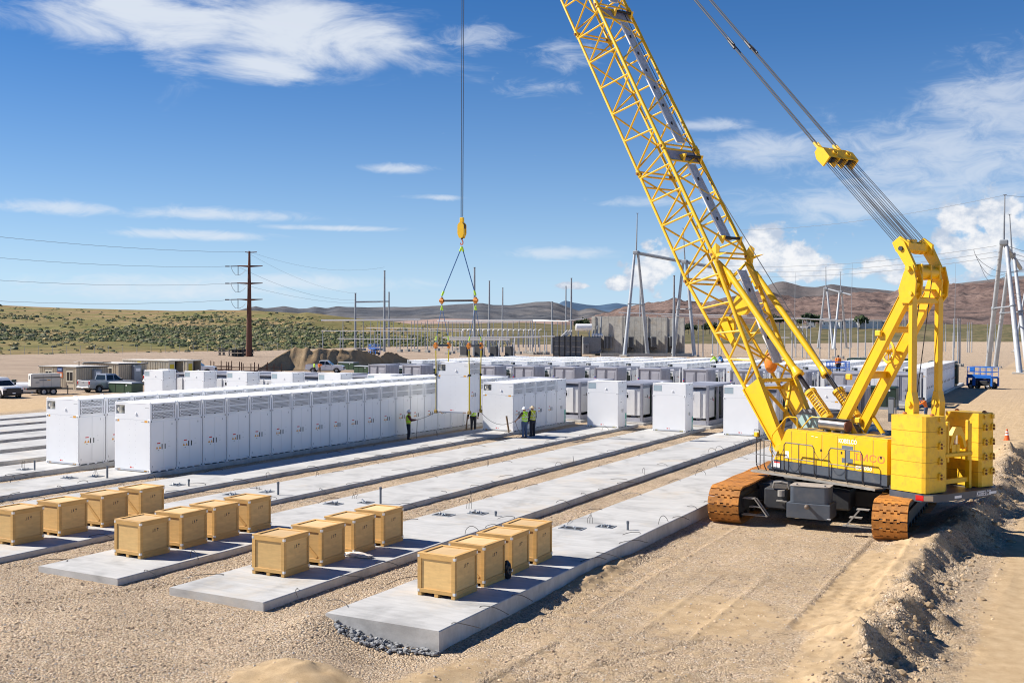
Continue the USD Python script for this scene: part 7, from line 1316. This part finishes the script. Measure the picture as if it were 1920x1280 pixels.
obj('trailer_frame', MB().cbox(-1.9, 1.4, -.6, .7, .55, .77, .03).bar((1.4, .5, .6), (2.6, .05, .55), .1, .12).bar((1.4, -.4, .6), (2.6, .05, .55), .1, .12), trim, t); obj('drawbar_jack', MB().tube((2.1, .05, .05), (2.1, .05, .9), .05, 8), trim, t); obj('mudguard', MB().cbox(-.75, .95, -.82, -.6, .72, .77, .01), trim, t); obj('rear_light', MB().cbox(-1.95, -1.9, -.6, -.45, .6, .7, .01).cbox(-1.95, -1.9, .5, .65, .6, .7, .01), tail, t)
for x in (-.38, .5): wheel(t, x, -.75, .36, .22); wheel(t, x, .85, .36, .22)
p = atz(46, 738, -.52); t = thing('fuel_tank', 'white horizontal fuel tank with pump behind the generator trailer', 'tank', p, yawRT)
obj('shell', MB().lathe([(0, -1.6), (.45, -1.58), (.56, -1.5), (.56, 1.5), (.45, 1.58), (0, 1.6)], (0, 0, .62), axis='x', n=24), car_white, t, smooth=40); obj('pump', MB().cbox(-1.3, -.9, -.1, .2, 1.18, 1.45, .03), dkgreen, t); obj('hose', MB().path([(-1.2, -.2, 1.4), (-1.35, -.6, 1.0), (-1.2, -.65, .4), (-1.0, -.62, .2), (-.7, -.64, .5), (-.9, -.55, 1.1)], .03, 6), black, t)
for x in (-1, 1): obj('saddle', MB().cbox(x - .1, x + .1, -.5, .5, -.1, .25, .02), galv_d, t)
obj('vent_pipe', MB().tube((.4, 0, 1.15), (.4, 0, 1.45), .05, 8), galv_d, t)
# site offices and containers
tan_c = mat('beige_corrugated_steel', (.50, .43, .315), .6, var=.08, dirt=(.3, .23, .15), dirt_amt=.25); tan_d = mat('tan_wall_steel', (.36, .31, .235), .6, var=.08); cream = mat('cream_container_paint', (.58, .53, .41), .6, var=.08, dirt=(.33, .24, .15), dirt_amt=.2)
def container(label, corner, Lx, Wy, h, m, name='shipping_container', office=True, opendoor=False, wins=(), signs=()):
    'nearest corner given; long side runs to -x, end faces +x'
    t = thing(name, label, 'site office' if office else 'shipping container', corner)
    b = MB(); b.box(-Lx + .05, -.05 if not opendoor else -1.2, .05, Wy - .05, .15, h - .08)
    if opendoor: b.box(-1.2, -.05, .05, .12, .15, h - .08).box(-1.2, -.05, Wy - .12, Wy - .05, .15, h - .08)
    obj('wall', b, m, t)
    n = int(Lx / .30)
    for i in range(n): x = -Lx + .12 + i * (Lx - .24) / n; obj('corrugation', MB().hull([(x, .052, .18), (x + .17, .052, .18), (x + .04, -.02, .18), (x + .13, -.02, .18), (x, .052, h - .12), (x + .17, .052, h - .12), (x + .04, -.02, h - .12), (x + .13, -.02, h - .12)]), m, t) if not any(a - .06 < x + .085 < b_ + .06 for a, b_, *_ in wins) else None
    if office:
        for i in range(int(Wy / .30)): y = .12 + i * .30; obj('corrugation', MB().box(-.052, -.01, y, y + .16, .18, h - .12), tan_d, t)
    obj('roof', MB().cbox(-Lx - .05, .05, -.06, Wy + .05, h - .08, h + .02, .02), mat('container_roof', (.55, .53, .49), .7) if 'container_roof' not in MATS else MATS['container_roof'], t); obj('roof_edge', MB().box(.051, .08, -.06, Wy + .05, h - .12, h).box(-Lx - .05, .08, -.085, -.061, h - .06, h), trim if office else m, t)
    obj('sill_beam', MB().box(-Lx, 0, 0, .1, 0, .15).box(-.1, 0, .1, Wy, 0, .15), m, t)
    for x in (-Lx, -.14): obj('corner_post', MB().box(x, x + .14, -.02, .12, .15, h - .1), m, t)
    for a, b_ in [w[:2] for w in wins]:
        fr = obj('window', MB().box(a - .1, b_ + .1, -.03, .045, h * .36, h * .83), cream, t); obj('pane', MB().box(a, b_, -.042, -.031, h * .42, h * .77), dkglass, fr); obj('mullion', MB().box((a + b_) / 2 - .03, (a + b_) / 2 + .03, -.055, -.043, h * .42, h * .77), cream, fr)
    if opendoor:
        obj('dark_hold', MB().box(-1.21, -1.195, .12, Wy - .12, .15, h - .1), dark_inside, t); obj('open_door', MB().box(-.04, .02, .02, 1.05, .15, h - .1), cream, t); obj('yellow_notice', MB().box(.021, .03, .2, .9, h * .45, h * .82), mat('yellow_notice_paint', (.62, .48, .02), .6) if 'yellow_notice_paint' not in MATS else MATS['yellow_notice_paint'], t)
    return t
o1 = container('beige site office with blue and orange sign and dish on its roof', atz(143, 732, -.52), 6.0, 4.2, 2.55, tan_c, 'site_office', True, wins=((-4.9, -3.9), (-1.45, -.55)))
obj('blue_sign', MB().box(-2.95, -2.15, -.06, -.03, 1.95, 2.45), mat('navy_sign', (.03, .06, .18), .5), o1); obj('orange_sign', MB().box(-3.0, -2.1, -.065, -.035, 1.35, 1.94), mat('orange_sign_frame', (.60, .16, .03), .5), o1); obj('sign_face', MB().box(-2.85, -2.25, -.075, -.066, 1.45, 1.8), paper, o1); obj('sign_print', MB().box(-2.85, -2.25, -.068, -.061, 2.15, 2.27).box(-2.8, -2.65, -.085, -.076, 1.5, 1.75), mat('sign_print_blue', (.35, .45, .6), .6), o1)
obj('air_conditioner', MB().cbox(.06, .45, 2.0, 3.0, .2, 2.2, .03), galv_d, o1); obj('notice', MB().box(.451, .46, 2.2, 2.8, 1.7, 1.95), paper, o1)
d_ = thing('satellite_dish', 'small flat white dish tilted on the roof of the first site office', 'dish', atz(143, 732, -.52) + np.array([-2.0, 2.0, 2.57])); obj('dish', MB().hull([(-.5, -.3, .42), (.5, -.3, .58), (-.5, .3, .5), (.5, .3, .68), (-.5, -.3, .39), (.5, .3, .64)]), car_white, d_); obj('stand', MB().tube((0, 0, 0), (0, 0, .5), .04, 8), trim, d_)
o2 = container('second beige site office behind the silver pickup, grey unit on its end', atz(222, 722, -.5), 6.2, 4.4, 2.55, tan_c, 'site_office', True, wins=((-2.0, -1.1),)); obj('air_conditioner', MB().cbox(.06, .55, 1.9, 3.0, .2, 2.3, .03), galv_d, o2); obj('notice', MB().box(.551, .56, 2.1, 2.8, 1.6, 1.95), paper, o2); obj('meter_box', MB().cbox(.06, .25, 3.5, 3.9, 1.1, 1.7, .02), galv_d, o2); obj('roof_tarp', MB().cbox(-6.0, -2.5, -.1, 1.2, 2.57, 2.68, .05), black, o2)
container('cream shipping container with open end behind the leftmost lone cabinet', atz(316, 716, -.5), 8.2, 2.6, 2.7, cream, office=False, opendoor=True); container('second cream shipping container with open end, right of the first', atz(351, 712, -.5), 6.0, 2.6, 2.6, cream, office=False, opendoor=True)
p = atz(240, 700, -.5); t = thing('notice_board', 'tall narrow yellow notice fixed at the corner of the second office', 'sign', atz(261, 716, -.5)); obj('board', MB().box(-.3, .3, -.03, .03, 1.0, 2.6), MATS['yellow_notice_paint'], t); obj('post', MB().box(-.04, .04, .03, .08, -.1, 2.6), galv_d, t)
# cable reels below the pole and rusty steel between the cabinets
reel_m = mat('black_reel', (.012, .012, .013), .5); reel_c = mat('grey_reel_core', (.22, .20, .17), .7)
for i, (px, yb, s) in enumerate(((412, 666, .8), (419.5, 666, .8), (430, 667.5, .5), (437, 668, 1), (442, 668.5, 1), (448, 668.5, 1), (453.5, 668.5, 1), (458.5, 667.5, 1), (464, 667, 1), (472, 668, 1))):
    p = atz(px, yb, -.45); t = thing('cable_reel', f'black cable reel on its side near the rust brown pole, {ordinal(i + 1)} from the left', 'cable reel', p)
    for j in range(2):
        for z in (.05, .75): obj('flange', MB().lathe([(0, z + j * .95), (.62 * s, z + j * .95), (.62 * s, z + .1 + j * .95), (0, z + .1 + j * .95)], n=14), reel_m, t)
        obj('drum', MB().tube((0, 0, .1 + j * .95), (0, 0, .8 + j * .95), .38 * s, 12), reel_c if i < 3 else reel_m, t)
rusty = mat('rusty_steel', (.12, .06, .035), .8, var=.3)
for i, (px, yb, wd, n) in enumerate(((405, 695, 5, 4), (425, 697, 4, 3), (465, 698, 6, 4), (492, 697.5, 6, 6), (338, 690, 4, 3))):
    p = atz(px, yb, -.4); t = thing('steel_rack', f'low rack of rusty steel stakes behind the lone cabinets, {ordinal(i + 1)} of five', 'steel rack', p, yawRT)
    obj('rail', MB().box(-wd / 2, wd / 2, -.3, .3, .2, .32).box(-wd / 2, wd / 2, -.3, -.2, .7, .8), rusty, t)
    for j in range(n): obj('stake', MB().box(-wd / 2 + j * wd / max(n - 1, 1) - .06, -wd / 2 + j * wd / max(n - 1, 1) + .06, -.05, .05, -.1, 1.6 if i != 3 else 1.3), rusty, t)
# scissor lifts
lift_blue = mat('lift_blue_paint', (.015, .13, .50), .4, var=.08); lift_dk = mat('lift_dark_blue', (.01, .06, .25), .45, var=.08)
def scissor(label, loc, hd, raise_=0.0):
    t = thing('scissor_lift', label, 'scissor lift', loc, hd)
    obj('chassis', MB().cbox(-1.25, 1.25, -.62, .62, .4, .85, .05), trim, t); obj('engine_tray', MB().cbox(-1.1, -.1, -.9, -.62, .5, 1.05, .04).cbox(.1, 1.0, -.9, -.62, .5, 1.0, .04), trim, t); obj('ladder', MB().cbox(-.75, -.4, -.92, -.88, .4, 1.25, .02), lift_blue, t)
    for x in (-1.0, 1.0):
        for y in (-.72, .72): wheel(t, x, y, .37, .28)
    for x in (-1.45, 1.45):
        for y in (-.75, .75): obj('outrigger', MB().cbox(x - .09, x + .09, y - .09, y + .09, .35, 1.35, .02).box(min(x, x * .8), max(x, x * .8), y - .06, y + .06, .5, .65), lift_blue, t)
    z = 1.25 + raise_; n = 3
    for s in (-.5, .5):
        for i in range(n): a, b = .88 + (z - .95) * i / n, .88 + (z - .95) * (i + 1) / n; obj('scissor_arm', MB().bar((-1.0, s, a), (1.0, s, b), .06, .10).bar((1.0, s * .9, a), (-1.0, s * .9, b), .06, .10), lift_dk, t)
    obj('deck', MB().cbox(-1.45, 1.45, -.85, .85, z, z + .22, .03), lift_blue, t)
    for x in np.linspace(-1.42, 1.42, 5):
        for y in (-.82, .82): obj('rail_post', MB().box(x - .03, x + .03, y - .03, y + .03, z + .22, z + 1.3), lift_blue, t)
    for zz in (.7, 1.27):
        for y in (-.82, .82): obj('guard_rail', MB().box(-1.45, 1.45, y - .03, y + .03, z + zz, z + zz + .07), lift_blue, t)
        for x in (-1.42, 1.42): obj('guard_rail', MB().box(x - .03, x + .03, -.82, .82, z + zz, z + zz + .07), lift_blue, t)
    obj('toe_board', MB().box(-1.45, 1.45, -.865, -.851, z + .22, z + .42), lift_blue, t); obj('control_box', MB().cbox(-1.1, -.5, -.9, -.84, z + .8, z + 1.25, .02), lift_blue, t); return z
scissor('blue scissor lift parked on the sand at the foot of the right A-frame', (-8.3, 132.2, -.30), -.42)
scissor('blue scissor lift railing above the dirt pile near the pole frame', (*atz(702, 666, -.4)[:2], -.4), -.3, .4); scissor('blue scissor lift raised behind the boom, worker in its basket', (-19.25, 103.5, -.25), PI / 2, 1.0)
p = atz(1888, 826, -.42); t = thing('traffic_cone', 'orange traffic cone with white collars on the sand right of the crane', 'traffic cone', p); con = mat('cone_orange', (.75, .11, .015), .5)
obj('cone', MB().lathe([(0, .04), (.17, .04), (.035, .72), (0, .72)], n=20), con, t, smooth=40); obj('base', MB().cbox(-.21, .21, -.21, .21, 0, .04, .015), con, t)
for z0, z1 in ((.34, .44), (.5, .58)): obj('collar', MB().lathe([(0, z0), (.173 - .199 * (z0 - .04) + .004, z0), (.173 - .199 * (z1 - .04) + .004, z1), (0, z1)], n=20), paper, t, smooth=40)

# ---------------------------------------------------------------- people
skin = mat('skin', (.36, .20, .13), .55, var=.05); lime = mat('lime_vest', (.46, .80, .03), .7, var=.1, scale=9); hi_or = mat('orange_hi_vis', (.85, .20, .02), .7, var=.1, scale=9); denim = mat('blue_denim', (.045, .075, .15), .85, var=.2, scale=9); navy = mat('dark_trousers', (.018, .02, .03), .85, var=.2, scale=9); blk_cloth = mat('black_cloth', (.015, .015, .016), .85, var=.2); maroon = mat('maroon_sleeve', (.10, .022, .022), .85); khaki = mat('khaki_trousers', (.22, .15, .09), .85); hat_w = mat('white_hard_hat', (.78, .78, .77), .35); straw = mat('straw_hat', (.50, .40, .26), .8); refl = mat('silver_tape', (.62, .64, .55), .4); boot = mat('leather_boot', (.06, .04, .028), .8); hairm = mat('dark_hair', (.02, .015, .012), .7)
Man = manifold3d.Manifold
def chain(pts, seg=14):
    return [Man.batch_hull([Man.sphere(r0, seg).translate(tuple(map(float, p0))), Man.sphere(r1, seg).translate(tuple(map(float, p1)))]) for (p0, r0), (p1, r1) in zip(pts[:-1], pts[1:])]
def fuse(parts, it=6, rl=.035):
    m = Man.batch_boolean(parts, manifold3d.OpType.Add).refine_to_length(rl).to_mesh(); t = trimesh.Trimesh(m.vert_properties[:, :3], m.tri_verts, process=True); trimesh.smoothing.filter_taubin(t, iterations=it); return (np.array(t.vertices), np.array(t.faces))
def person(label, loc, hd, top, bottom, vest=None, hat=None, arms=None, legs=None, lean=0.0, stripes=None, sleeves=True, scale=1.0, group=None, glove=False):
    'faces local +x; arms: {side: (elbow, wrist)} offsets from the shoulder'
    t = thing('person', label, 'person', loc, hd); S = scale
    A = dict(L=((.02, .06, -.29), (.10, .05, -.54)), R=((.02, -.06, -.29), (.10, -.05, -.54))); A.update(arms or {}); Lg = dict(L=((.02, .105, .50), (-.02, .115, .085)), R=((.03, -.105, .50), (.0, -.115, .085))); Lg.update(legs or {})
    ln = lambda z: lean * (z - .95)
    P_ = lambda x, y, z: (x + (ln(z) if z > .95 else 0), y, z - (.25 * abs(lean) * max(z - .95, 0)))
    hip = {s: ((0, o * .10, .90), .105) for s, o in (('L', 1), ('R', -1))}; sh = {s: np.array(P_(0, o * .185, 1.40)) for s, o in (('L', 1), ('R', -1))}
    torso = [((P_(0, 0, .98)), .135), (P_(0, 0, 1.12), .13), (P_(.01, 0, 1.28), .15), (P_(0, 0, 1.38), .12)]
    def wide(sc): return [Man.batch_hull([Man.sphere(r * sc, 16).scale((.82, 1.22, 1)).translate(tuple(map(float, p))), Man.sphere(r1 * sc, 16).scale((.82, 1.22, 1)).translate(tuple(map(float, p1)))]) for (p, r), (p1, r1) in zip(torso[:-1], torso[1:])]
    def arm(s, e, cut=2):
        el, wr = sh[s] + np.array(A[s][0]), sh[s] + np.array(A[s][1]); q = [(sh[s], .068 + e), (el, .048 + e), (el * .15 + wr * .85, .036 + e)][:cut + 1]; return chain(q), el, wr
    def leg(s, e): kn, an = Lg[s]; return chain([(hip[s][0], hip[s][1] + e * .6), (kn, .068 + e), (an, .046 + e)]), an
    hc = np.array(P_(.03, 0, 1.615)); body = wide(.95) + chain([(P_(0, 0, 1.40), .075), (P_(.015, 0, 1.52), .058)]) + [Man.batch_hull([Man.sphere(.098, 18).scale((1, .82, 1.12)).translate(tuple(hc)), Man.sphere(.06, 12).translate(tuple(hc + [.03, 0, -.075]))]), Man.sphere(.02, 8).translate(tuple(hc + [.105, 0, -.01]))]
    for o in (-1, 1): body += [Man.sphere(.026, 8).scale((.6, .5, 1.2)).translate(tuple(hc + [-.005, o * .082, -.005]))]
    for s, o in (('L', 1), ('R', -1)):
        c, el, wr = arm(s, 0); body += c; f_ = wr - el; f_ /= np.linalg.norm(f_); sd = np.cross(f_, [0, 0, 1.0]); sd = np.array([0, 1.0, 0]) if np.linalg.norm(sd) < .2 else sd / np.linalg.norm(sd); up_ = np.cross(sd, f_)
        palm = wr + f_ * .05; body.append(Man.batch_hull([Man.sphere(.026, 8).translate(tuple(wr)), Man.sphere(.024, 8).translate(tuple(palm + sd * .025 + f_ * .03)), Man.sphere(.024, 8).translate(tuple(palm - sd * .025 + f_ * .03))]))
        for j, l in enumerate((.062, .074, .070, .054)):
            b0 = palm + f_ * .035 + sd * (.03 - .02 * j); k1 = b0 + f_ * l * .55 - up_ * .006; body += chain([(b0, .0095), (k1, .009), (k1 + f_ * l * .3 - up_ * l * .35, .008)], 8)
        th0 = palm - f_ * .02 + sd * .032 * o; body += chain([(th0, .011), (th0 + f_ * .03 + sd * .03 * o, .010), (th0 + f_ * .058 + sd * .028 * o - up_ * .012, .009)], 8)
        c, an = leg(s, 0); body += c
    obj('body', fuse(body, 4, .03), skin, t, smooth=True)
    tp_ = wide(1.07)
    for s in 'LR': tp_ += arm(s, .014, 2 if sleeves else 1)[0]
    obj('shirt', fuse(tp_), top, t, smooth=True)
    tr = [Man.batch_hull([Man.sphere(.14, 14).scale((.86, 1.12, .8)).translate((0, 0, .95)), Man.sphere(.12, 14).translate((0, .06, .88)), Man.sphere(.12, 14).translate((0, -.06, .88))])]
    for s in 'LR': tr += leg(s, .018)[0]
    obj('trousers', fuse(tr), bottom, t, smooth=True)
    for s in 'LR': an = np.array(Lg[s][1]); obj('boot', fuse(chain([(an + [0, 0, .05], .062), (an + [0, 0, -.03], .058), (an + [.13, 0, -.045], .045)]), 3), boot, t, smooth=True)
    if vest is not None:
        v_ = obj('vest', fuse(wide(1.19) + [Man.batch_hull([Man.sphere(.085, 10).translate(tuple(sh['L'] - [0, .05, -.01])), Man.sphere(.085, 10).translate(tuple(sh['R'] + [0, .05, .01]))])]), vest, t, smooth=True); sm = stripes or refl
        st = MB()
        for z in (1.02, 1.20):
            th = np.linspace(0, 2 * PI, 25); rr = 1.22 * (.133 if z < 1.1 else .142); cen = np.array(P_(0, 0, z)); st.path([cen + (rr * .84 * math.cos(a), rr * 1.25 * math.sin(a), 0) for a in th], .022, 5)
        for o in (-1, 1): st.path([np.array(P_(-.135, o * .13, 1.40)), np.array(P_(-.155, o * .02, 1.25)), np.array(P_(-.14, -o * .10, 1.08))], .018, 5); st.path([np.array(P_(.12, o * .10, 1.40)), np.array(P_(.145, o * .09, 1.2)), np.array(P_(.13, o * .09, 1.02))], .018, 5)
        obj('reflective_tape', st, sm, v_)
    if hat == 'hard': obj('hard_hat', MB().lathe([(0, .125), (.05, .12), (.10, .085), (.125, .02), (.128, 0), (.155, -.005), (.155, -.014), (.12, -.01)], hc + [0, 0, .03], n=22), hat_w, t, smooth=True)
    elif hat == 'brim': obj('sun_hat', MB().lathe([(0, .11), (.07, .10), (.10, .03), (.19, .0), (.20, -.02), (.10, -.005)], hc + [0, 0, .035], n=22), straw, t, smooth=True)
    elif hat == 'cap': obj('cap', MB().sphere(hc + [0, 0, .03], .112, 2, (1, .9, 1)).box(hc[0] + .05, hc[0] + .2, -.07, .07, hc[2] + .035, hc[2] + .05), blk_cloth, t, smooth=30)
    if hat is None: obj('hair', MB().sphere(hc + [-.012, 0, .028], .105, 2, (1, .88, 1)), hairm, t, smooth=True)
    return t
def face(dx, dy): d = RT0 * dx + np.array([FW[0], FW[1], 0]) * dy; return math.atan2(d[1], d[0])
p1_ = np.array([-33.15, 49.9, -.24]); h1 = face(1, .12)
person('worker in white hard hat and lime vest, arm out, holding the left tag line', p1_, h1, maroon, navy, lime, 'hard', arms=dict(R=((.16, -.05, -.24), (.42, -.02, -.20)), L=((.14, .08, -.24), (.36, .02, -.24))), stripes=mat('orange_tape', (.75, .35, .12), .5))
p2_ = np.array([-32.85, 56.8, -.24]); person('worker in lime vest and black clothes standing right below the hanging cabinet', p2_, face(-.1, -1), blk_cloth, navy, lime, 'hard', arms=dict(L=((-.02, .14, -.25), (.05, .12, -.50)), R=((-.02, -.14, -.25), (.05, -.12, -.50))))
t = thing('plank', 'brown board leaning beside the worker below the hanging cabinet', 'plank', p2_ + np.array([-.5, -.05, 0])); obj('board', MB().bar((0, 0, 0), (.05, .1, 1.0), .12, .03), khaki, t)
p3_ = np.array([-26.95, 52.4, 0]); h3 = face(-.55, .75); person('worker in white hard hat and jeans, back turned, lime vest with white cross', p3_, h3, mat('brown_shirt', (.10, .06, .045), .85), denim, lime, 'hard', arms=dict(L=((.10, .16, -.24), (.26, .22, -.40)), R=((.06, -.06, -.28), (.2, -.03, -.45))), sleeves=False)
person('worker in straw hat and black sleeves half hidden behind the one in jeans', (-27.0, 53.5, 0), face(-.5, .6), blk_cloth, navy, mat('yellow_vest', (.60, .62, .04), .7), 'brim')
obj('timber_prop', MB().bar((-29.35, 55.0, 0), (-29.6, 55.15, .95), .10, .05), khaki, label='brown timber prop leaning at the corner of the short cabinet row', cat='timber')
pt = atz(591, 699.5, -.45); person('person in lime top beside the rear door of the white pickup', pt + np.array([.3, -.6, 0]), face(.9, .5), mat('lime_shirt', (.46, .72, .04), .7), navy, None, None); pt = atz(601, 700, -.45); person('person in orange shirt leaning at the door of the white pickup', pt + np.array([.2, -.5, 0]), face(.2, 1), hi_or, khaki, None, None, arms=dict(L=((.2, .12, -.18), (.38, .05, -.05)), R=((.2, -.12, -.18), (.38, -.05, -.05))))
kneel = dict(L=((.30, .12, .52), (.02, .13, .10)), R=((.22, -.12, .40), (-.12, -.13, .10)))
person('worker in lime vest and white hat bending on the far white roofs', atz(1344, 677.5, 2.92) + np.array([0, 0, -.85]), face(-.8, .2), lime, navy, lime, 'hard', lean=.7, arms=dict(L=((.2, .05, -.22), (.38, .0, -.42)), R=((.2, -.05, -.22), (.38, 0, -.42)))); person('second worker on the far white roofs, blue shirt and tan hat', atz(1354, 677, 2.92) + np.array([0, 0, -.85]), face(-.6, -.3), mat('blue_shirt', (.03, .16, .40), .8), navy, None, 'brim', lean=.5)
person('worker in orange shirt standing in the raised blue lift behind the boom', (-19.2, 103.3, 2.25 - .05), face(.3, 1), hi_or, navy, None, 'cap'); person('worker bending between white roofs, only dark hat and tan back showing', atz(1282, 694, 2.2) + np.array([0, 0, -.9]), face(-.8, .2), khaki, navy, None, 'brim', lean=.6)
person('worker in orange shirt and jeans seen between the yellow back links of the crane', (-9.05, 83.0, -.42), face(-.75, .65), hi_or, denim, None, 'cap', lean=.25, arms=dict(L=((.22, .10, -.16), (.34, .05, .06)), R=((.22, -.10, -.16), (.34, -.05, .06))))
# tag lines
def rope(pts, label): 
    from scipy.interpolate import CubicSpline
    P_ = np.array(pts); t = np.linspace(0, len(P_) - 1, 24); obj('tag_line', MB().path(CubicSpline(np.arange(len(P_)), P_)(t) if len(P_) > 2 else catenary(P_[0], P_[1], .05), .012, 5), steel_rope, label=label, cat='rope')
ca, sa = math.cos(h1), math.sin(h1); hand1 = p1_ + np.array([.50 * ca, .50 * sa, 1.19]); c1_ = LW(-CW - .03, -CD + .02, .05); rope([hand1, c1_], 'tag line from the left worker up to the lifted cabinet'); rope([hand1 + [0, 0, .02], hand1 + [-.02, 0, -.5], hand1 + [-.05, .02, -1.1]], 'loose end of the tag line hanging from the left worker')
ca, sa = math.cos(h3), math.sin(h3); hand3 = p3_ + np.array([.30 * ca - .42 * sa, .30 * sa + .42 * ca, .98]); c2_ = LW(CW + .03, CD - .02, .05); mid = (c2_ + hand3) / 2; rope([c2_, c2_ * .66 + hand3 * .34 + [0, 0, -.42], c2_ * .33 + hand3 * .67 + [0, 0, -.40], hand3], 'sagging tag line from the lifted cabinet to the worker in jeans'); rope([hand3, hand3 + [.15, -.1, -.35], hand3 + [.4, -.2, -.6]], 'short loose rope end at the hand of the worker in jeans')
